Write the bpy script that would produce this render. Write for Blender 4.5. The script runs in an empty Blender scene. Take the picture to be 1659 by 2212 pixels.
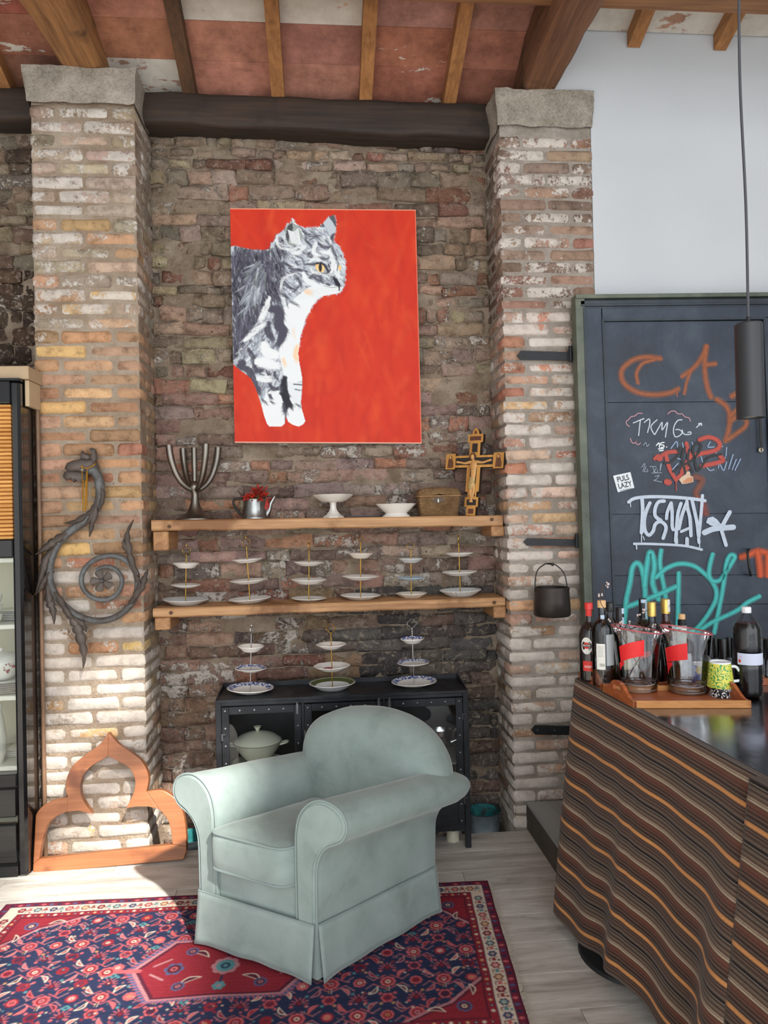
import bpy, bmesh, math, random
import numpy as np
from mathutils import Vector, Matrix, noise as mnoise

# ---------------------------------------------------------------- camera, world, sun, exposure
W_PX, H_PX, F_PX = 1659.0, 2212.0, 1560.0
CAM_H = 1.63
YAW, PITCH, ROLL = math.radians(4.8), math.radians(0.5), math.radians(1.25)
_F = Vector((math.sin(YAW)*math.cos(PITCH), math.cos(YAW)*math.cos(PITCH), math.sin(PITCH)))
_R0 = Vector((math.cos(YAW), -math.sin(YAW), 0))
_U0 = _R0.cross(_F)
_R = _R0*math.cos(ROLL) - _U0*math.sin(ROLL)
_U = _R0*math.sin(ROLL) + _U0*math.cos(ROLL)
CAM = Vector((0, 0, CAM_H))
scene = bpy.context.scene
COL = scene.collection
cd = bpy.data.cameras.new('camera'); cam = bpy.data.objects.new('camera', cd); COL.objects.link(cam)
cd.sensor_fit = 'VERTICAL'; cd.sensor_height = 36.0; cd.lens = F_PX/H_PX*36.0
cd.clip_start = 0.05; cd.clip_end = 100
m = Matrix((( _R.x, _U.x, -_F.x, CAM.x), (_R.y, _U.y, -_F.y, CAM.y), (_R.z, _U.z, -_F.z, CAM.z), (0, 0, 0, 1)))
cam.matrix_world = m
scene.camera = cam
scene.view_settings.view_transform = 'Standard'
scene.view_settings.look = 'None'
scene.view_settings.gamma = 1.0
scene.view_settings.use_curve_mapping = False
scene.view_settings.exposure = 0.0
world = bpy.data.worlds.new('world'); scene.world = world; world.use_nodes = True
bg = world.node_tree.nodes['Background']
bg.inputs[0].default_value = (0.91, 0.96, 1.0, 1); bg.inputs[1].default_value = 3.3
SUN_DIR = Vector((-0.40, 0.75, -0.75)).normalized()
sl = bpy.data.lights.new('sun', 'SUN'); sun = bpy.data.objects.new('sun', sl); COL.objects.link(sun)
sl.energy = 10.5; sl.angle = math.radians(1.6); sl.color = (1.0, 0.95, 0.87)
sun.rotation_euler = SUN_DIR.to_track_quat('-Z', 'Y').to_euler()

# ---------------------------------------------------------------- measuring helpers (photo pixel -> point on a real plane)
def ray(px, py):
    return _F + _R*((px-W_PX/2)/F_PX) + _U*((H_PX/2-py)/F_PX)
def onY(px, py, Y):
    d = ray(px, py); return CAM + d*((Y-CAM.y)/d.y)
def onZ(px, py, Z):
    d = ray(px, py); return CAM + d*((Z-CAM.z)/d.z)
def onX(px, py, X):
    d = ray(px, py); return CAM + d*((X-CAM.x)/d.x)
def onP(px, py, p0, n):
    d = ray(px, py); return CAM + d*((Vector(p0)-CAM).dot(n)/d.dot(n))
def pxm(p):
    return F_PX/((Vector(p)-CAM).dot(_F))      # pixels per metre at a point
def s2l(c):
    return tuple(((v/255.0)/12.92 if v/255.0 <= 0.04045 else ((v/255.0+0.055)/1.055)**2.4) for v in c)

random.seed(7); rng = np.random.default_rng(7)
def rnd(a, b): return random.uniform(a, b)

# ---------------------------------------------------------------- object helpers
def tag(o, label=None, cat=None, group=None, kind=None):
    if label: o['label'] = label
    if cat: o['category'] = cat
    if group: o['group'] = group
    if kind: o['kind'] = kind
    return o
def thing(name, label, cat, loc=(0, 0, 0), rot=(0, 0, 0), group=None):
    o = bpy.data.objects.new(name, None); COL.objects.link(o); o.empty_display_size = 0.05
    o.location = loc; o.rotation_euler = rot
    return tag(o, label, cat, group)
def struct(name, loc=(0, 0, 0), rot=(0, 0, 0)):
    o = bpy.data.objects.new(name, None); COL.objects.link(o); o.empty_display_size = 0.05
    o.location = loc; o.rotation_euler = rot
    o['kind'] = 'structure'; return o
def copy_tree(o, parent=None):
    c = o.copy(); COL.objects.link(c)
    if parent is not None: c.parent = parent
    for ch in list(o.children): copy_tree(ch, c)
    return c

class MB:
    """collects geometry; build() links it as one mesh object"""
    def __init__(self): self.v = []; self.f = []; self.uv = {}; self.mi = []; self.cur = 0; self.vc = None
    def add(self, verts, faces, uvs=None):
        b = len(self.v); self.v += [tuple(p) for p in verts]
        for k, f in enumerate(faces):
            if uvs is not None: self.uv[len(self.f)] = uvs[k]
            self.f.append(tuple(b+i for i in f)); self.mi.append(self.cur)
        return self
    def box(self, a, b, rot=None, c=None):
        x0, y0, z0 = a; x1, y1, z1 = b
        vs = [Vector(p) for p in ((x0,y0,z0),(x1,y0,z0),(x1,y1,z0),(x0,y1,z0),(x0,y0,z1),(x1,y0,z1),(x1,y1,z1),(x0,y1,z1))]
        if rot is not None:
            ce = Vector(c) if c is not None else (Vector(a)+Vector(b))/2
            vs = [rot @ (p-ce) + ce for p in vs]
        return self.add(vs, [(0,3,2,1),(4,5,6,7),(0,1,5,4),(1,2,6,5),(2,3,7,6),(3,0,4,7)])
    def rbox(self, a, b, r=0.004):
        """box with chamfered edges"""
        a = Vector(a); b = Vector(b); r = min(r, min((b-a))*0.45)
        idx = {}; vs = []
        for sx in (0, 1):
            for sy in (0, 1):
                for sz in (0, 1):
                    c = Vector((b.x if sx else a.x, b.y if sy else a.y, b.z if sz else a.z))
                    i = Vector((-r if sx else r, -r if sy else r, -r if sz else r))
                    for ax in range(3):
                        p = c.copy()
                        for k in range(3):
                            if k != ax: p[k] += i[k]
                        idx[(sx, sy, sz, ax)] = len(vs); vs.append(p)
        fs = []
        for ax in range(3):
            o = [k for k in range(3) if k != ax]
            for s in (0, 1):
                q = []
                for (u, w) in ((0,0),(1,0),(1,1),(0,1)):
                    t = [0,0,0]; t[ax] = s; t[o[0]] = u; t[o[1]] = w; q.append(idx[(*t, ax)])
                flip = (s == 0) ^ (ax == 1)
                fs.append(tuple(q[::-1] if flip else q))
            for u in (0, 1):
                for w in (0, 1):
                    e = []
                    for s in (0, 1):
                        t = [0,0,0]; t[ax] = s; t[o[0]] = u; t[o[1]] = w
                        e.append((idx[(*t, o[0])], idx[(*t, o[1])]))
                    fs.append((e[0][0], e[0][1], e[1][1], e[1][0]))
        for sx in (0, 1):
            for sy in (0, 1):
                for sz in (0, 1):
                    fs.append(tuple(idx[(sx, sy, sz, ax)] for ax in range(3)))
        return self.add(vs, fs)
    def lathe(self, prof, n=24, c=(0, 0, 0), sx=1.0, sy=1.0, a0=0.0, fn=None):
        c = Vector(c); vs = []; fs = []; rows = []
        for (r, z) in prof:
            if r < 1e-6: rows.append([len(vs)]); vs.append(c+Vector((0, 0, z))); continue
            row = []
            for k in range(n):
                t = a0+2*math.pi*k/n; rr = r*(fn(t, r, z) if fn else 1)
                row.append(len(vs)); vs.append(c+Vector((rr*sx*math.cos(t), rr*sy*math.sin(t), z)))
            rows.append(row)
        for A, B in zip(rows, rows[1:]):
            for k in range(n):
                k2 = (k+1) % n
                if len(A) == 1 and len(B) == 1: continue
                if len(A) == 1: fs.append((A[0], B[k2], B[k]))
                elif len(B) == 1: fs.append((A[k], A[k2], B[0]))
                else: fs.append((A[k], A[k2], B[k2], B[k]))
        return self.add(vs, fs)
    def tube(self, pts, rad, n=8, closed=False, caps=True, flat=1.0, up=None):
        pts = [Vector(p) for p in pts]; N = len(pts)
        if not hasattr(rad, '__len__'): rad = [rad]*N
        vs = []; fs = []; prev = None
        for i, p in enumerate(pts):
            if closed: t = pts[(i+1) % N]-pts[i-1]
            else: t = pts[min(i+1, N-1)]-pts[max(i-1, 0)]
            if t.length < 1e-9: t = Vector((0, 0, 1))
            t.normalize()
            if prev is None:
                ref = Vector(up) if up else (Vector((0, 0, 1)) if abs(t.z) < 0.9 else Vector((0, 1, 0)))
                nn = (ref-t*ref.dot(t)).normalized()
            else:
                nn = prev-t*prev.dot(t)
                nn = nn.normalized() if nn.length > 1e-6 else t.orthogonal().normalized()
            prev = nn; bb = t.cross(nn)
            for k in range(n):
                a = 2*math.pi*k/n
                vs.append(p+nn*(rad[i]*math.cos(a))+bb*(rad[i]*flat*math.sin(a)))
        M = N if closed else N-1
        for i in range(M):
            j = (i+1) % N
            for k in range(n):
                k2 = (k+1) % n
                fs.append((i*n+k, i*n+k2, j*n+k2, j*n+k))
        if caps and not closed:
            fs.append(tuple(range(n))[::-1]); fs.append(tuple((N-1)*n+k for k in range(n)))
        return self.add(vs, fs)
    def prism(self, pts, off, bev=0.0):
        """closed outline of 3-D points extruded by vector off"""
        pts = [Vector(p) for p in pts]; off = Vector(off); n = len(pts)
        vs = pts+[p+off for p in pts]
        fs = [tuple(range(n))[::-1], tuple(range(n, 2*n))]+[(i, (i+1) % n, n+(i+1) % n, n+i) for i in range(n)]
        return self.add(vs, fs)
    def grid(self, fn, nu, nv, close_u=False):
        vs = []; fs = []; uv = []
        for j in range(nv+1):
            for i in range(nu+(0 if close_u else 1)):
                vs.append(fn(i/nu, j/nv))
        w = nu if close_u else nu+1
        for j in range(nv):
            for i in range(nu):
                i2 = (i+1) % w
                fs.append((j*w+i, j*w+i2, (j+1)*w+i2, (j+1)*w+i))
                uv.append(((i/nu, j/nv), ((i+1)/nu, j/nv), ((i+1)/nu, (j+1)/nv), (i/nu, (j+1)/nv)))
        return self.add(vs, fs, uv)
    def sphere(self, c, r, n=10, m_=6, sc=(1, 1, 1)):
        prof = [(math.sin(math.pi*k/m_), -math.cos(math.pi*k/m_)) for k in range(m_+1)]
        b = len(self.v)
        self.lathe([(p[0] if 0 < k < m_ else 0, p[1]) for k, p in enumerate(prof)], n)
        for i in range(b, len(self.v)):
            p = self.v[i]; self.v[i] = (c[0]+p[0]*r*sc[0], c[1]+p[1]*r*sc[1], c[2]+p[2]*r*sc[2])
        return self
    def build(self, name, mat=None, parent=None, smooth=True, angle=40, local=False, kind=None, color=None, sub=0):
        if parent is not None and not local:
            inv = world_of(parent).inverted()
            self.v = [tuple(inv @ Vector(p)) for p in self.v]
        me = bpy.data.meshes.new(name)
        me.from_pydata(self.v, [], self.f)
        if self.uv:
            ul = me.uv_layers.new(name='UVMap')
            li = 0
            data = np.zeros(len(me.loops)*2)
            for fi, f in enumerate(self.f):
                u = self.uv.get(fi)
                for k in range(len(f)):
                    if u: data[(li)*2:(li)*2+2] = u[k]
                    li += 1
            ul.data.foreach_set('uv', data)
        mats = mat if isinstance(mat, (list, tuple)) else [mat]
        for m_ in mats:
            if m_: me.materials.append(m_)
        if len(mats) > 1: me.polygons.foreach_set('material_index', self.mi)
        bm = bmesh.new(); bm.from_mesh(me); bmesh.ops.recalc_face_normals(bm, faces=bm.faces); bm.to_mesh(me); bm.free()
        if smooth:
            me.polygons.foreach_set('use_smooth', [True]*len(me.polygons))
            if angle < 180: me.set_sharp_from_angle(angle=math.radians(angle))
        me.update()
        o = bpy.data.objects.new(name, me); COL.objects.link(o)
        if parent is not None: o.parent = parent
        if kind: o['kind'] = kind
        if color: o.color = color
        if sub:
            md = o.modifiers.new('sub', 'SUBSURF'); md.levels = sub; md.render_levels = sub
        return o
def world_of(o):
    m_ = Matrix.LocRotScale(o.location, o.rotation_euler.to_quaternion(), o.scale)
    return world_of(o.parent) @ m_ if o.parent else m_
def catmull(pts, per=6, closed=False):
    pts = [Vector(p) for p in pts]; n = len(pts); out = []
    for i in range(n if closed else n-1):
        if closed: p0, p1, p2, p3 = pts[i-1], pts[i], pts[(i+1) % n], pts[(i+2) % n]
        else: p0, p1, p2, p3 = pts[max(i-1, 0)], pts[i], pts[i+1], pts[min(i+2, n-1)]
        for k in range(per):
            t = k/per
            out.append(0.5*((2*p1)+(p2-p0)*t+(2*p0-5*p1+4*p2-p3)*t*t+(3*p1-p0-3*p2+p3)*t**3))
    if not closed: out.append(pts[-1])
    return out

# ---------------------------------------------------------------- materials
class NT:
    def __init__(self, name):
        self.m = bpy.data.materials.new(name); self.m.use_nodes = True
        self.t = self.m.node_tree; self.b = self.t.nodes['Principled BSDF']
    def n(self, kind, **kw):
        nd = self.t.nodes.new(kind)
        for k, v in kw.items():
            if hasattr(nd, k) and not k.startswith('i_'): setattr(nd, k, v)
        return nd
    def set(self, nd, **kw):
        for k, v in kw.items():
            s = nd.inputs[k.replace('_', ' ')] if k.replace('_', ' ') in nd.inputs else nd.inputs[k]
            if hasattr(v, 'links') or isinstance(v, bpy.types.NodeSocket): self.t.links.new(v, s)
            else: s.default_value = v
        return nd
    def link(self, a, b): self.t.links.new(a, b)
    def math(self, op, a, b=None, clamp=False):
        nd = self.t.nodes.new('ShaderNodeMath'); nd.operation = op; nd.use_clamp = clamp
        for k, v in ((0, a), (1, b)):
            if v is None: continue
            if isinstance(v, bpy.types.NodeSocket): self.link(v, nd.inputs[k])
            else: nd.inputs[k].default_value = v
        return nd.outputs[0]
    def mix(self, fac, a, b, mode='MIX'):
        nd = self.t.nodes.new('ShaderNodeMix'); nd.data_type = 'RGBA'; nd.blend_type = mode
        for s, v in ((nd.inputs[0], fac), (nd.inputs[6], a), (nd.inputs[7], b)):
            if isinstance(v, bpy.types.NodeSocket): self.link(v, s)
            elif isinstance(v, (int, float)): s.default_value = v
            else: s.default_value = (*v[:3], 1)
        return nd.outputs[2]
    def ramp(self, fac, stops, interp='LINEAR'):
        nd = self.t.nodes.new('ShaderNodeValToRGB'); cr = nd.color_ramp; cr.interpolation = interp
        while len(cr.elements) > 1: cr.elements.remove(cr.elements[-1])
        cr.elements[0].position = stops[0][0]; cr.elements[0].color = (*stops[0][1], 1)
        for p, c in stops[1:]:
            e = cr.elements.new(p); e.color = (*c, 1)
        self.link(fac, nd.inputs[0]); return nd.outputs[0]
    def coords(self, kind='Object', scale=(1, 1, 1), loc=(0, 0, 0), rot=(0, 0, 0)):
        if kind == 'World': src = self.t.nodes.new('ShaderNodeNewGeometry').outputs['Position']
        else: src = self.t.nodes.new('ShaderNodeTexCoord').outputs[kind]
        mp = self.t.nodes.new('ShaderNodeMapping'); self.link(src, mp.inputs[0])
        mp.inputs['Scale'].default_value = scale; mp.inputs['Location'].default_value = loc; mp.inputs['Rotation'].default_value = rot
        return mp.outputs[0]
    def noise(self, vec, scale, detail=3, rough=0.6, out='Fac', dist=0.0):
        nd = self.t.nodes.new('ShaderNodeTexNoise'); self.link(vec, nd.inputs['Vector'])
        nd.inputs['Scale'].default_value = scale; nd.inputs['Detail'].default_value = detail
        nd.inputs['Roughness'].default_value = rough; nd.inputs['Distortion'].default_value = dist
        return nd.outputs[out]
    def step(self, v, lo, hi):
        nd = self.t.nodes.new('ShaderNodeMapRange'); nd.interpolation_type = 'SMOOTHSTEP'
        for s, x in (('Value', v), ('From Min', lo), ('From Max', hi)):
            if isinstance(x, bpy.types.NodeSocket): self.link(x, nd.inputs[s])
            else: nd.inputs[s].default_value = x
        return nd.outputs[0]
    def bump(self, h, strength=0.3, dist=0.01, normal=None):
        nd = self.t.nodes.new('ShaderNodeBump'); nd.inputs['Strength'].default_value = strength; nd.inputs['Distance'].default_value = dist
        self.link(h, nd.inputs['Height'])
        if normal is not None: self.link(normal, nd.inputs['Normal'])
        self.link(nd.outputs[0], self.b.inputs['Normal']); return nd.outputs[0]
    def out(self, color=None, rough=None, metal=None, **kw):
        for s, v in (('Base Color', color), ('Roughness', rough), ('Metallic', metal)):
            if v is None: continue
            if isinstance(v, bpy.types.NodeSocket): self.link(v, self.b.inputs[s])
            elif s == 'Base Color': self.b.inputs[s].default_value = (*v[:3], 1)
            else: self.b.inputs[s].default_value = v
        for k, v in kw.items(): self.b.inputs[k.replace('_', ' ')].default_value = v
        return self.m
def plain(name, rgb, rough=0.5, metal=0.0, var=0.0, scale=8, bump=0.0, bscale=60, coords='Object', **kw):
    t = NT(name); c = s2l(rgb)
    if var or bump: vec = t.coords(coords)
    col = c
    if var:
        n_ = t.noise(vec, scale, 4, 0.6)
        col = t.ramp(n_, [(0.3, tuple(v*(1-var) for v in c)), (0.7, tuple(min(1, v*(1+var)) for v in c))])
    if bump: t.bump(t.noise(vec, bscale, 3, 0.6), bump, 0.004)
    return t.out(col, rough, metal, **kw)
def glass(name, tint=(1, 1, 1), rough=0.0, ior=1.45):
    t = NT(name); return t.out(tint, rough, 0, Transmission_Weight=1.0, IOR=ior)
def wood(name, c1, c2, axis=0, scale=1.0, rough=0.6, bump=0.25, coords='Object', dark=None, contrast=0.5):
    t = NT(name); sc = [14*scale]*3; sc[axis] = 0.9*scale
    vec = t.coords(coords, tuple(sc))
    n1 = t.noise(vec, 1.6, 5, 0.65, dist=0.6)
    sc2 = [70*scale]*3; sc2[axis] = 2.0*scale
    n2 = t.noise(t.coords(coords, tuple(sc2)), 1.0, 3, 0.6)
    f = t.math('ADD', t.math('MULTIPLY', n1, 0.65), t.math('MULTIPLY', n2, 0.35))
    col = t.ramp(f, [(0.5-contrast*0.28, s2l(c1)), (0.5+contrast*0.28, s2l(c2))])
    if dark:
        n3 = t.noise(t.coords(coords, (2.2, 2.2, 2.2)), 1.3, 4, 0.6)
        col = t.mix(t.step(n3, 0.52, 0.68), col, s2l(dark))
    t.bump(f, bump, 0.006)
    return t.out(col, rough)
def vcol(name, rough=0.8, bump=0.1, bscale=200, spec=0.3):
    t = NT(name); a = t.n('ShaderNodeVertexColor'); a.layer_name = 'Col'
    if bump: t.bump(t.noise(t.coords('World'), bscale, 3, 0.6), bump, 0.003)
    return t.out(a.outputs[0], rough, 0, Specular_IOR_Level=spec)
def set_vcol(o, arr):
    """arr (nverts,3) linear"""
    at = o.data.color_attributes.new('Col', 'FLOAT_COLOR', 'POINT')
    d = np.ones((len(arr), 4)); d[:, :3] = arr
    at.data.foreach_set('color', d.ravel())

# raster painting (numpy) used for flat print: the canvas and the carpet
class Ras:
    def __init__(self, w, h, col): self.w = w; self.h = h; self.a = np.tile(np.array(col, float), (h, w, 1))
    def _bb(self, x0, y0, x1, y1):
        return max(0, int(x0)), max(0, int(y0)), min(self.w, int(x1)+2), min(self.h, int(y1)+2)
    def mask_poly(self, pts):
        pts = np.array(pts, float); x0, y0, x1, y1 = self._bb(*pts.min(0), *pts.max(0))
        if x1 <= x0 or y1 <= y0: return None
        X, Y = np.meshgrid(np.arange(x0, x1)+0.5, np.arange(y0, y1)+0.5); ins = np.zeros(X.shape, bool)
        n = len(pts)
        for i in range(n):
            xa, ya = pts[i]; xb, yb = pts[(i+1) % n]
            if ya == yb: continue
            c = ((ya > Y) != (yb > Y)) & (X < (xb-xa)*(Y-ya)/(yb-ya)+xa); ins ^= c
        return (x0, y0, x1, y1), ins.astype(float)
    def blend(self, bb, mk, col):
        x0, y0, x1, y1 = bb; s = self.a[y0:y1, x0:x1]
        s += (np.array(col, float)-s)*mk[..., None]
    def poly(self, pts, col, al=1.0):
        r = self.mask_poly(pts)
        if r: self.blend(r[0], r[1]*al, col)
    def disc(self, x, y, r, col, al=1.0, soft=0.8, ry=None):
        ry = ry or r
        x0, y0, x1, y1 = self._bb(x-r-1, y-ry-1, x+r+1, y+ry+1)
        if x1 <= x0 or y1 <= y0: return
        X, Y = np.meshgrid(np.arange(x0, x1)+0.5-x, np.arange(y0, y1)+0.5-y)
        d = np.sqrt((X/r)**2+(Y/ry)**2)*min(r, ry)
        self.blend((x0, y0, x1, y1), np.clip((min(r, ry)-d)/soft+0.5, 0, 1)*al, col)
    def line(self, p, q, w, col, al=1.0, soft=0.8, w2=None):
        w2 = w if w2 is None else w2; m_ = max(w, w2)+1
        x0, y0, x1, y1 = self._bb(min(p[0], q[0])-m_, min(p[1], q[1])-m_, max(p[0], q[0])+m_, max(p[1], q[1])+m_)
        if x1 <= x0 or y1 <= y0: return
        X, Y = np.meshgrid(np.arange(x0, x1)+0.5, np.arange(y0, y1)+0.5)
        dx, dy = q[0]-p[0], q[1]-p[1]; L = dx*dx+dy*dy+1e-9
        t = np.clip(((X-p[0])*dx+(Y-p[1])*dy)/L, 0, 1)
        d = np.hypot(X-p[0]-t*dx, Y-p[1]-t*dy)
        self.blend((x0, y0, x1, y1), np.clip(((w+(w2-w)*t)/2-d)/soft+0.5, 0, 1)*al, col)
    def path(self, pts, w, col, al=1.0, soft=0.8):
        for p, q in zip(pts, pts[1:]): self.line(p, q, w, col, al, soft)
# ================================================================= STRUCTURE
YP, YW, YF = 3.70, 4.03, 3.68          # pillar fronts, recess wall, rear edge of the laminate floor
def brick_mat(name, attr=False, bump=0.6, dist=0.014, grime=0.0):
    t = NT(name); vec = t.coords('World')
    if attr:
        a = t.n('ShaderNodeVertexColor'); a.layer_name = 'Col'; base, al = a.outputs[0], a.outputs[1]
    else:
        oi = t.n('ShaderNodeObjectInfo'); base, al = oi.outputs['Color'], oi.outputs['Alpha']
    n1 = t.noise(vec, 16, 5, 0.7); n2 = t.noise(vec, 75, 4, 0.7); n3 = t.noise(vec, 9, 6, 0.72, dist=0.4)
    dk = t.ramp(n1, [(0.32, (0.5, 0.47, 0.45)), (0.5, (0.95, 0.95, 0.95)), (0.72, (1.18, 1.16, 1.14))])
    c = t.mix(1.0, base, dk, 'MULTIPLY')
    c = t.mix(t.step(n2, 0.62, 0.72), c, t.mix(1.0, c, (0.55, 0.5, 0.48), 'MULTIPLY'))
    f = t.math('ADD', t.math('MULTIPLY', n3, 0.7), t.math('MULTIPLY', n2, 0.3))
    thr = t.math('SUBTRACT', 0.74, t.math('MULTIPLY', al, 0.46))
    wash = t.step(f, thr, t.math('ADD', thr, 0.05))
    c = t.mix(t.math('MULTIPLY', wash, 0.88), c, t.ramp(n1, [(0.3, s2l((176, 166, 156))), (0.6, s2l((208, 200, 191)))]))
    if grime:
        n4 = t.noise(vec, 28, 6, 0.75, dist=0.8); n5 = t.noise(vec, 5, 3, 0.6)
        c = t.mix(t.math('MULTIPLY', t.step(n4, 0.52, 0.64), 0.75), c, t.ramp(n5, [(0.35, s2l((150, 134, 116))), (0.65, s2l((176, 162, 146)))]))
        c = t.mix(t.step(t.noise(vec, 40, 5, 0.7), 0.60, 0.72), c, s2l((48, 40, 34)))
    h = t.math('ADD', t.math('MULTIPLY', n1, 0.9), t.math('ADD', t.math('MULTIPLY', n2, 0.5), t.math('MULTIPLY', wash, 0.25)))
    t.bump(h, bump, dist)
    return t.out(c, 0.92, 0, Specular_IOR_Level=0.15)
M_BRICK = brick_mat('old_brick'); M_BRICKV = brick_mat('old_brick_mass', True, 1.0, 0.028, 1.0); M_RUBBLE = brick_mat('rubble_brick', False, 1.0, 0.028, 1.0)
def mortar_mat(name, c1, c2, white=0.0):
    t = NT(name); vec = t.coords('World')
    n1 = t.noise(vec, 6, 5, 0.7); n2 = t.noise(vec, 45, 5, 0.75)
    c = t.ramp(n1, [(0.35, s2l(c1)), (0.65, s2l(c2))])
    c = t.mix(t.step(n2, 0.6, 0.75), c, s2l((70, 62, 56)))
    t.bump(t.math('ADD', n1, n2), 0.9, 0.02)
    return t.out(c, 0.95, 0, Specular_IOR_Level=0.1)
M_MORT_R = mortar_mat('rubble_mortar', (122, 105, 88), (166, 150, 132))
M_MORT_L = mortar_mat('pillar_mortar', (150, 130, 110), (184, 168, 150))
M_MORT_P = mortar_mat('pillar_mortar_grey', (142, 130, 118), (180, 170, 160))
def conc_mat():
    t = NT('rough_concrete'); vec = t.coords('World')
    n1 = t.noise(vec, 7, 6, 0.7); n2 = t.noise(vec, 90, 4, 0.7)
    c = t.ramp(t.math('ADD', t.math('MULTIPLY', n1, 0.6), t.math('MULTIPLY', n2, 0.4)), [(0.33, s2l((112, 104, 92))), (0.5, s2l((162, 153, 140))), (0.68, s2l((198, 188, 174)))])
    t.bump(n2, 0.9, 0.012)
    return t.out(c, 0.95, 0, Specular_IOR_Level=0.1)
M_CONC = conc_mat()

def brick_data(name, w, h, d, irr, seed, rad=0.17):
    """front face looks towards -Y, centre at the origin; 10 points per ring"""
    r = random.Random(seed); r_ = min(w, h)*rad*(1+irr*2)
    hw, hh = w/2, h/2
    o = [(-hw+r_, -hh), (0, -hh), (hw-r_, -hh), (hw, -hh+r_), (hw, hh-r_), (hw-r_, hh), (0, hh), (-hw+r_, hh), (-hw, hh-r_), (-hw, -hh+r_)]
    j = lambda s: r.uniform(-1, 1)*s
    ring = [(x+j(irr*h*0.55), z+j(irr*h*0.55)) for x, z in o]
    b = MB(); bev = min(0.010, h*0.14)*(1+irr)
    vs = [(x, d, z) for x, z in ring]+[(x, bev+j(irr*0.01), z) for x, z in ring]
    vs += [(x*(1-1.6*bev/hw)+j(irr*0.004), j(irr*0.022), z*(1-1.6*bev/hh)+j(irr*0.004)) for x, z in ring]+[(j(w*0.15), -abs(j(irr*0.02)), j(h*0.1))]
    fs = []
    for k in range(10):
        q = (k+1) % 10
        fs += [(k, q, 10+q, 10+k), (10+k, 10+q, 20+q, 20+k), (20+k, 20+q, 30)]
    return vs, fs
def brick_mesh(name, *a):
    vs, fs = brick_data(name, *a)
    b = MB(); b.add(vs, fs); o = b.build(name, None, None, True, 60); me = o.data; bpy.data.objects.remove(o); return me
def place(me, name, parent, loc, rotz=0.0, scale=(1, 1, 1), color=(1, 1, 1, 1), mat=None, roty=0.0):
    o = bpy.data.objects.new(name, me); COL.objects.link(o); o.parent = parent
    o.location = loc; o.rotation_euler = (0, roty, rotz); o.scale = scale; o.color = color
    return o
def jit(c, s=0.12, de=0.30):
    k = 1+random.uniform(-s, s); g = sum(c)/3
    return tuple(min(255, (v+(g-v)*de)*k*(1+random.uniform(-0.025, 0.025))) for v in c)

ST = [brick_mesh('stretcher_brick', 0.245, 0.0605, 0.12, 0.10, 100+i) for i in range(7)]
HD = [brick_mesh('header_brick', 0.119, 0.0605, 0.12, 0.10, 200+i) for i in range(7)]
for me in ST+HD: me.materials.append(M_BRICK)

# ---- pillars
def pillar(x0, x1, pitch, ztop, zcap, side, colf, mort, cap_over):
    root = struct('brick_pillar', (x0, YP, 0))
    tag(root, side['label'])
    c = MB(); c.box((x0+0.006, YP+0.008, -0.2), (x1-0.006, YW+0.06, ztop+0.02)); c.build('mortar_core', mort, root, False)
    n = int(ztop/pitch)
    for i in range(n):
        z = (i+0.5)*pitch+rnd(-0.002, 0.002); hs = pitch/0.070
        w = x1-x0
        lay = [0.25, 0.25] if i % 2 else [0.122, 0.25, 0.122]
        tot = sum(lay)+0.010*(len(lay)-1); g = 0.010; x = x0+(w-tot)/2
        for k, l in enumerate(lay):
            col, al = colf(z, (x-x0)/w)
            me = random.choice(ST if l > 0.2 else HD)
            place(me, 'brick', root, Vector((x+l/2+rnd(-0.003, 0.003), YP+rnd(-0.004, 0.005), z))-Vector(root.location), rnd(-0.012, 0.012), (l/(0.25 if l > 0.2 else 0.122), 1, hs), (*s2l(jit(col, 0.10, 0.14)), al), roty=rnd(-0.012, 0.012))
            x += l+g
        # side towards the recess, its shade put into a darker brick colour
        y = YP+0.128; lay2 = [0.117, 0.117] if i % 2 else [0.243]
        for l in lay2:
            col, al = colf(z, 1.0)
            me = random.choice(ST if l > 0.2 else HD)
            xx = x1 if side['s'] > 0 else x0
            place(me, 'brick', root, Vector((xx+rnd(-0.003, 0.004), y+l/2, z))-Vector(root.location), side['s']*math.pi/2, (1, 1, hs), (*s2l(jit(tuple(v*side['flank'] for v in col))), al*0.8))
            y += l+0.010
    # rough concrete capital
    cb = MB(); ov = cap_over
    def fn(u, v):
        a = u*4; k = int(a) % 4; f = a-int(a)
        X0, X1, Y0, Y1 = x0-ov, x1+ov*0.6, YP-ov, YW+0.05
        p = [(X0+(X1-X0)*f, Y0), (X1, Y0+(Y1-Y0)*f), (X1-(X1-X0)*f, Y1), (X0, Y1-(Y1-Y0)*f)][k]
        zz = ztop-0.02+(zcap-ztop+0.02)*v
        sh = 1-0.30*ov*2*(1-v); cx, cy = (X0+X1)/2, (Y0+Y1)/2
        P = Vector((cx+(p[0]-cx)*(1-0.06*(1-v)), cy+(p[1]-cy)*(1-0.05*(1-v)), zz))
        nz = mnoise.noise_vector(P*9)*0.012+mnoise.noise_vector(P*30)*0.004
        return P+nz
    cb.grid(fn, 64, 8, True)
    n0 = len(cb.v)-64
    cb.add([], [])
    cb.f.append(tuple(range(n0, n0+64))); cb.mi.append(0)
    cb.build('capital', M_CONC, root, True, 80)
    return root
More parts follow.
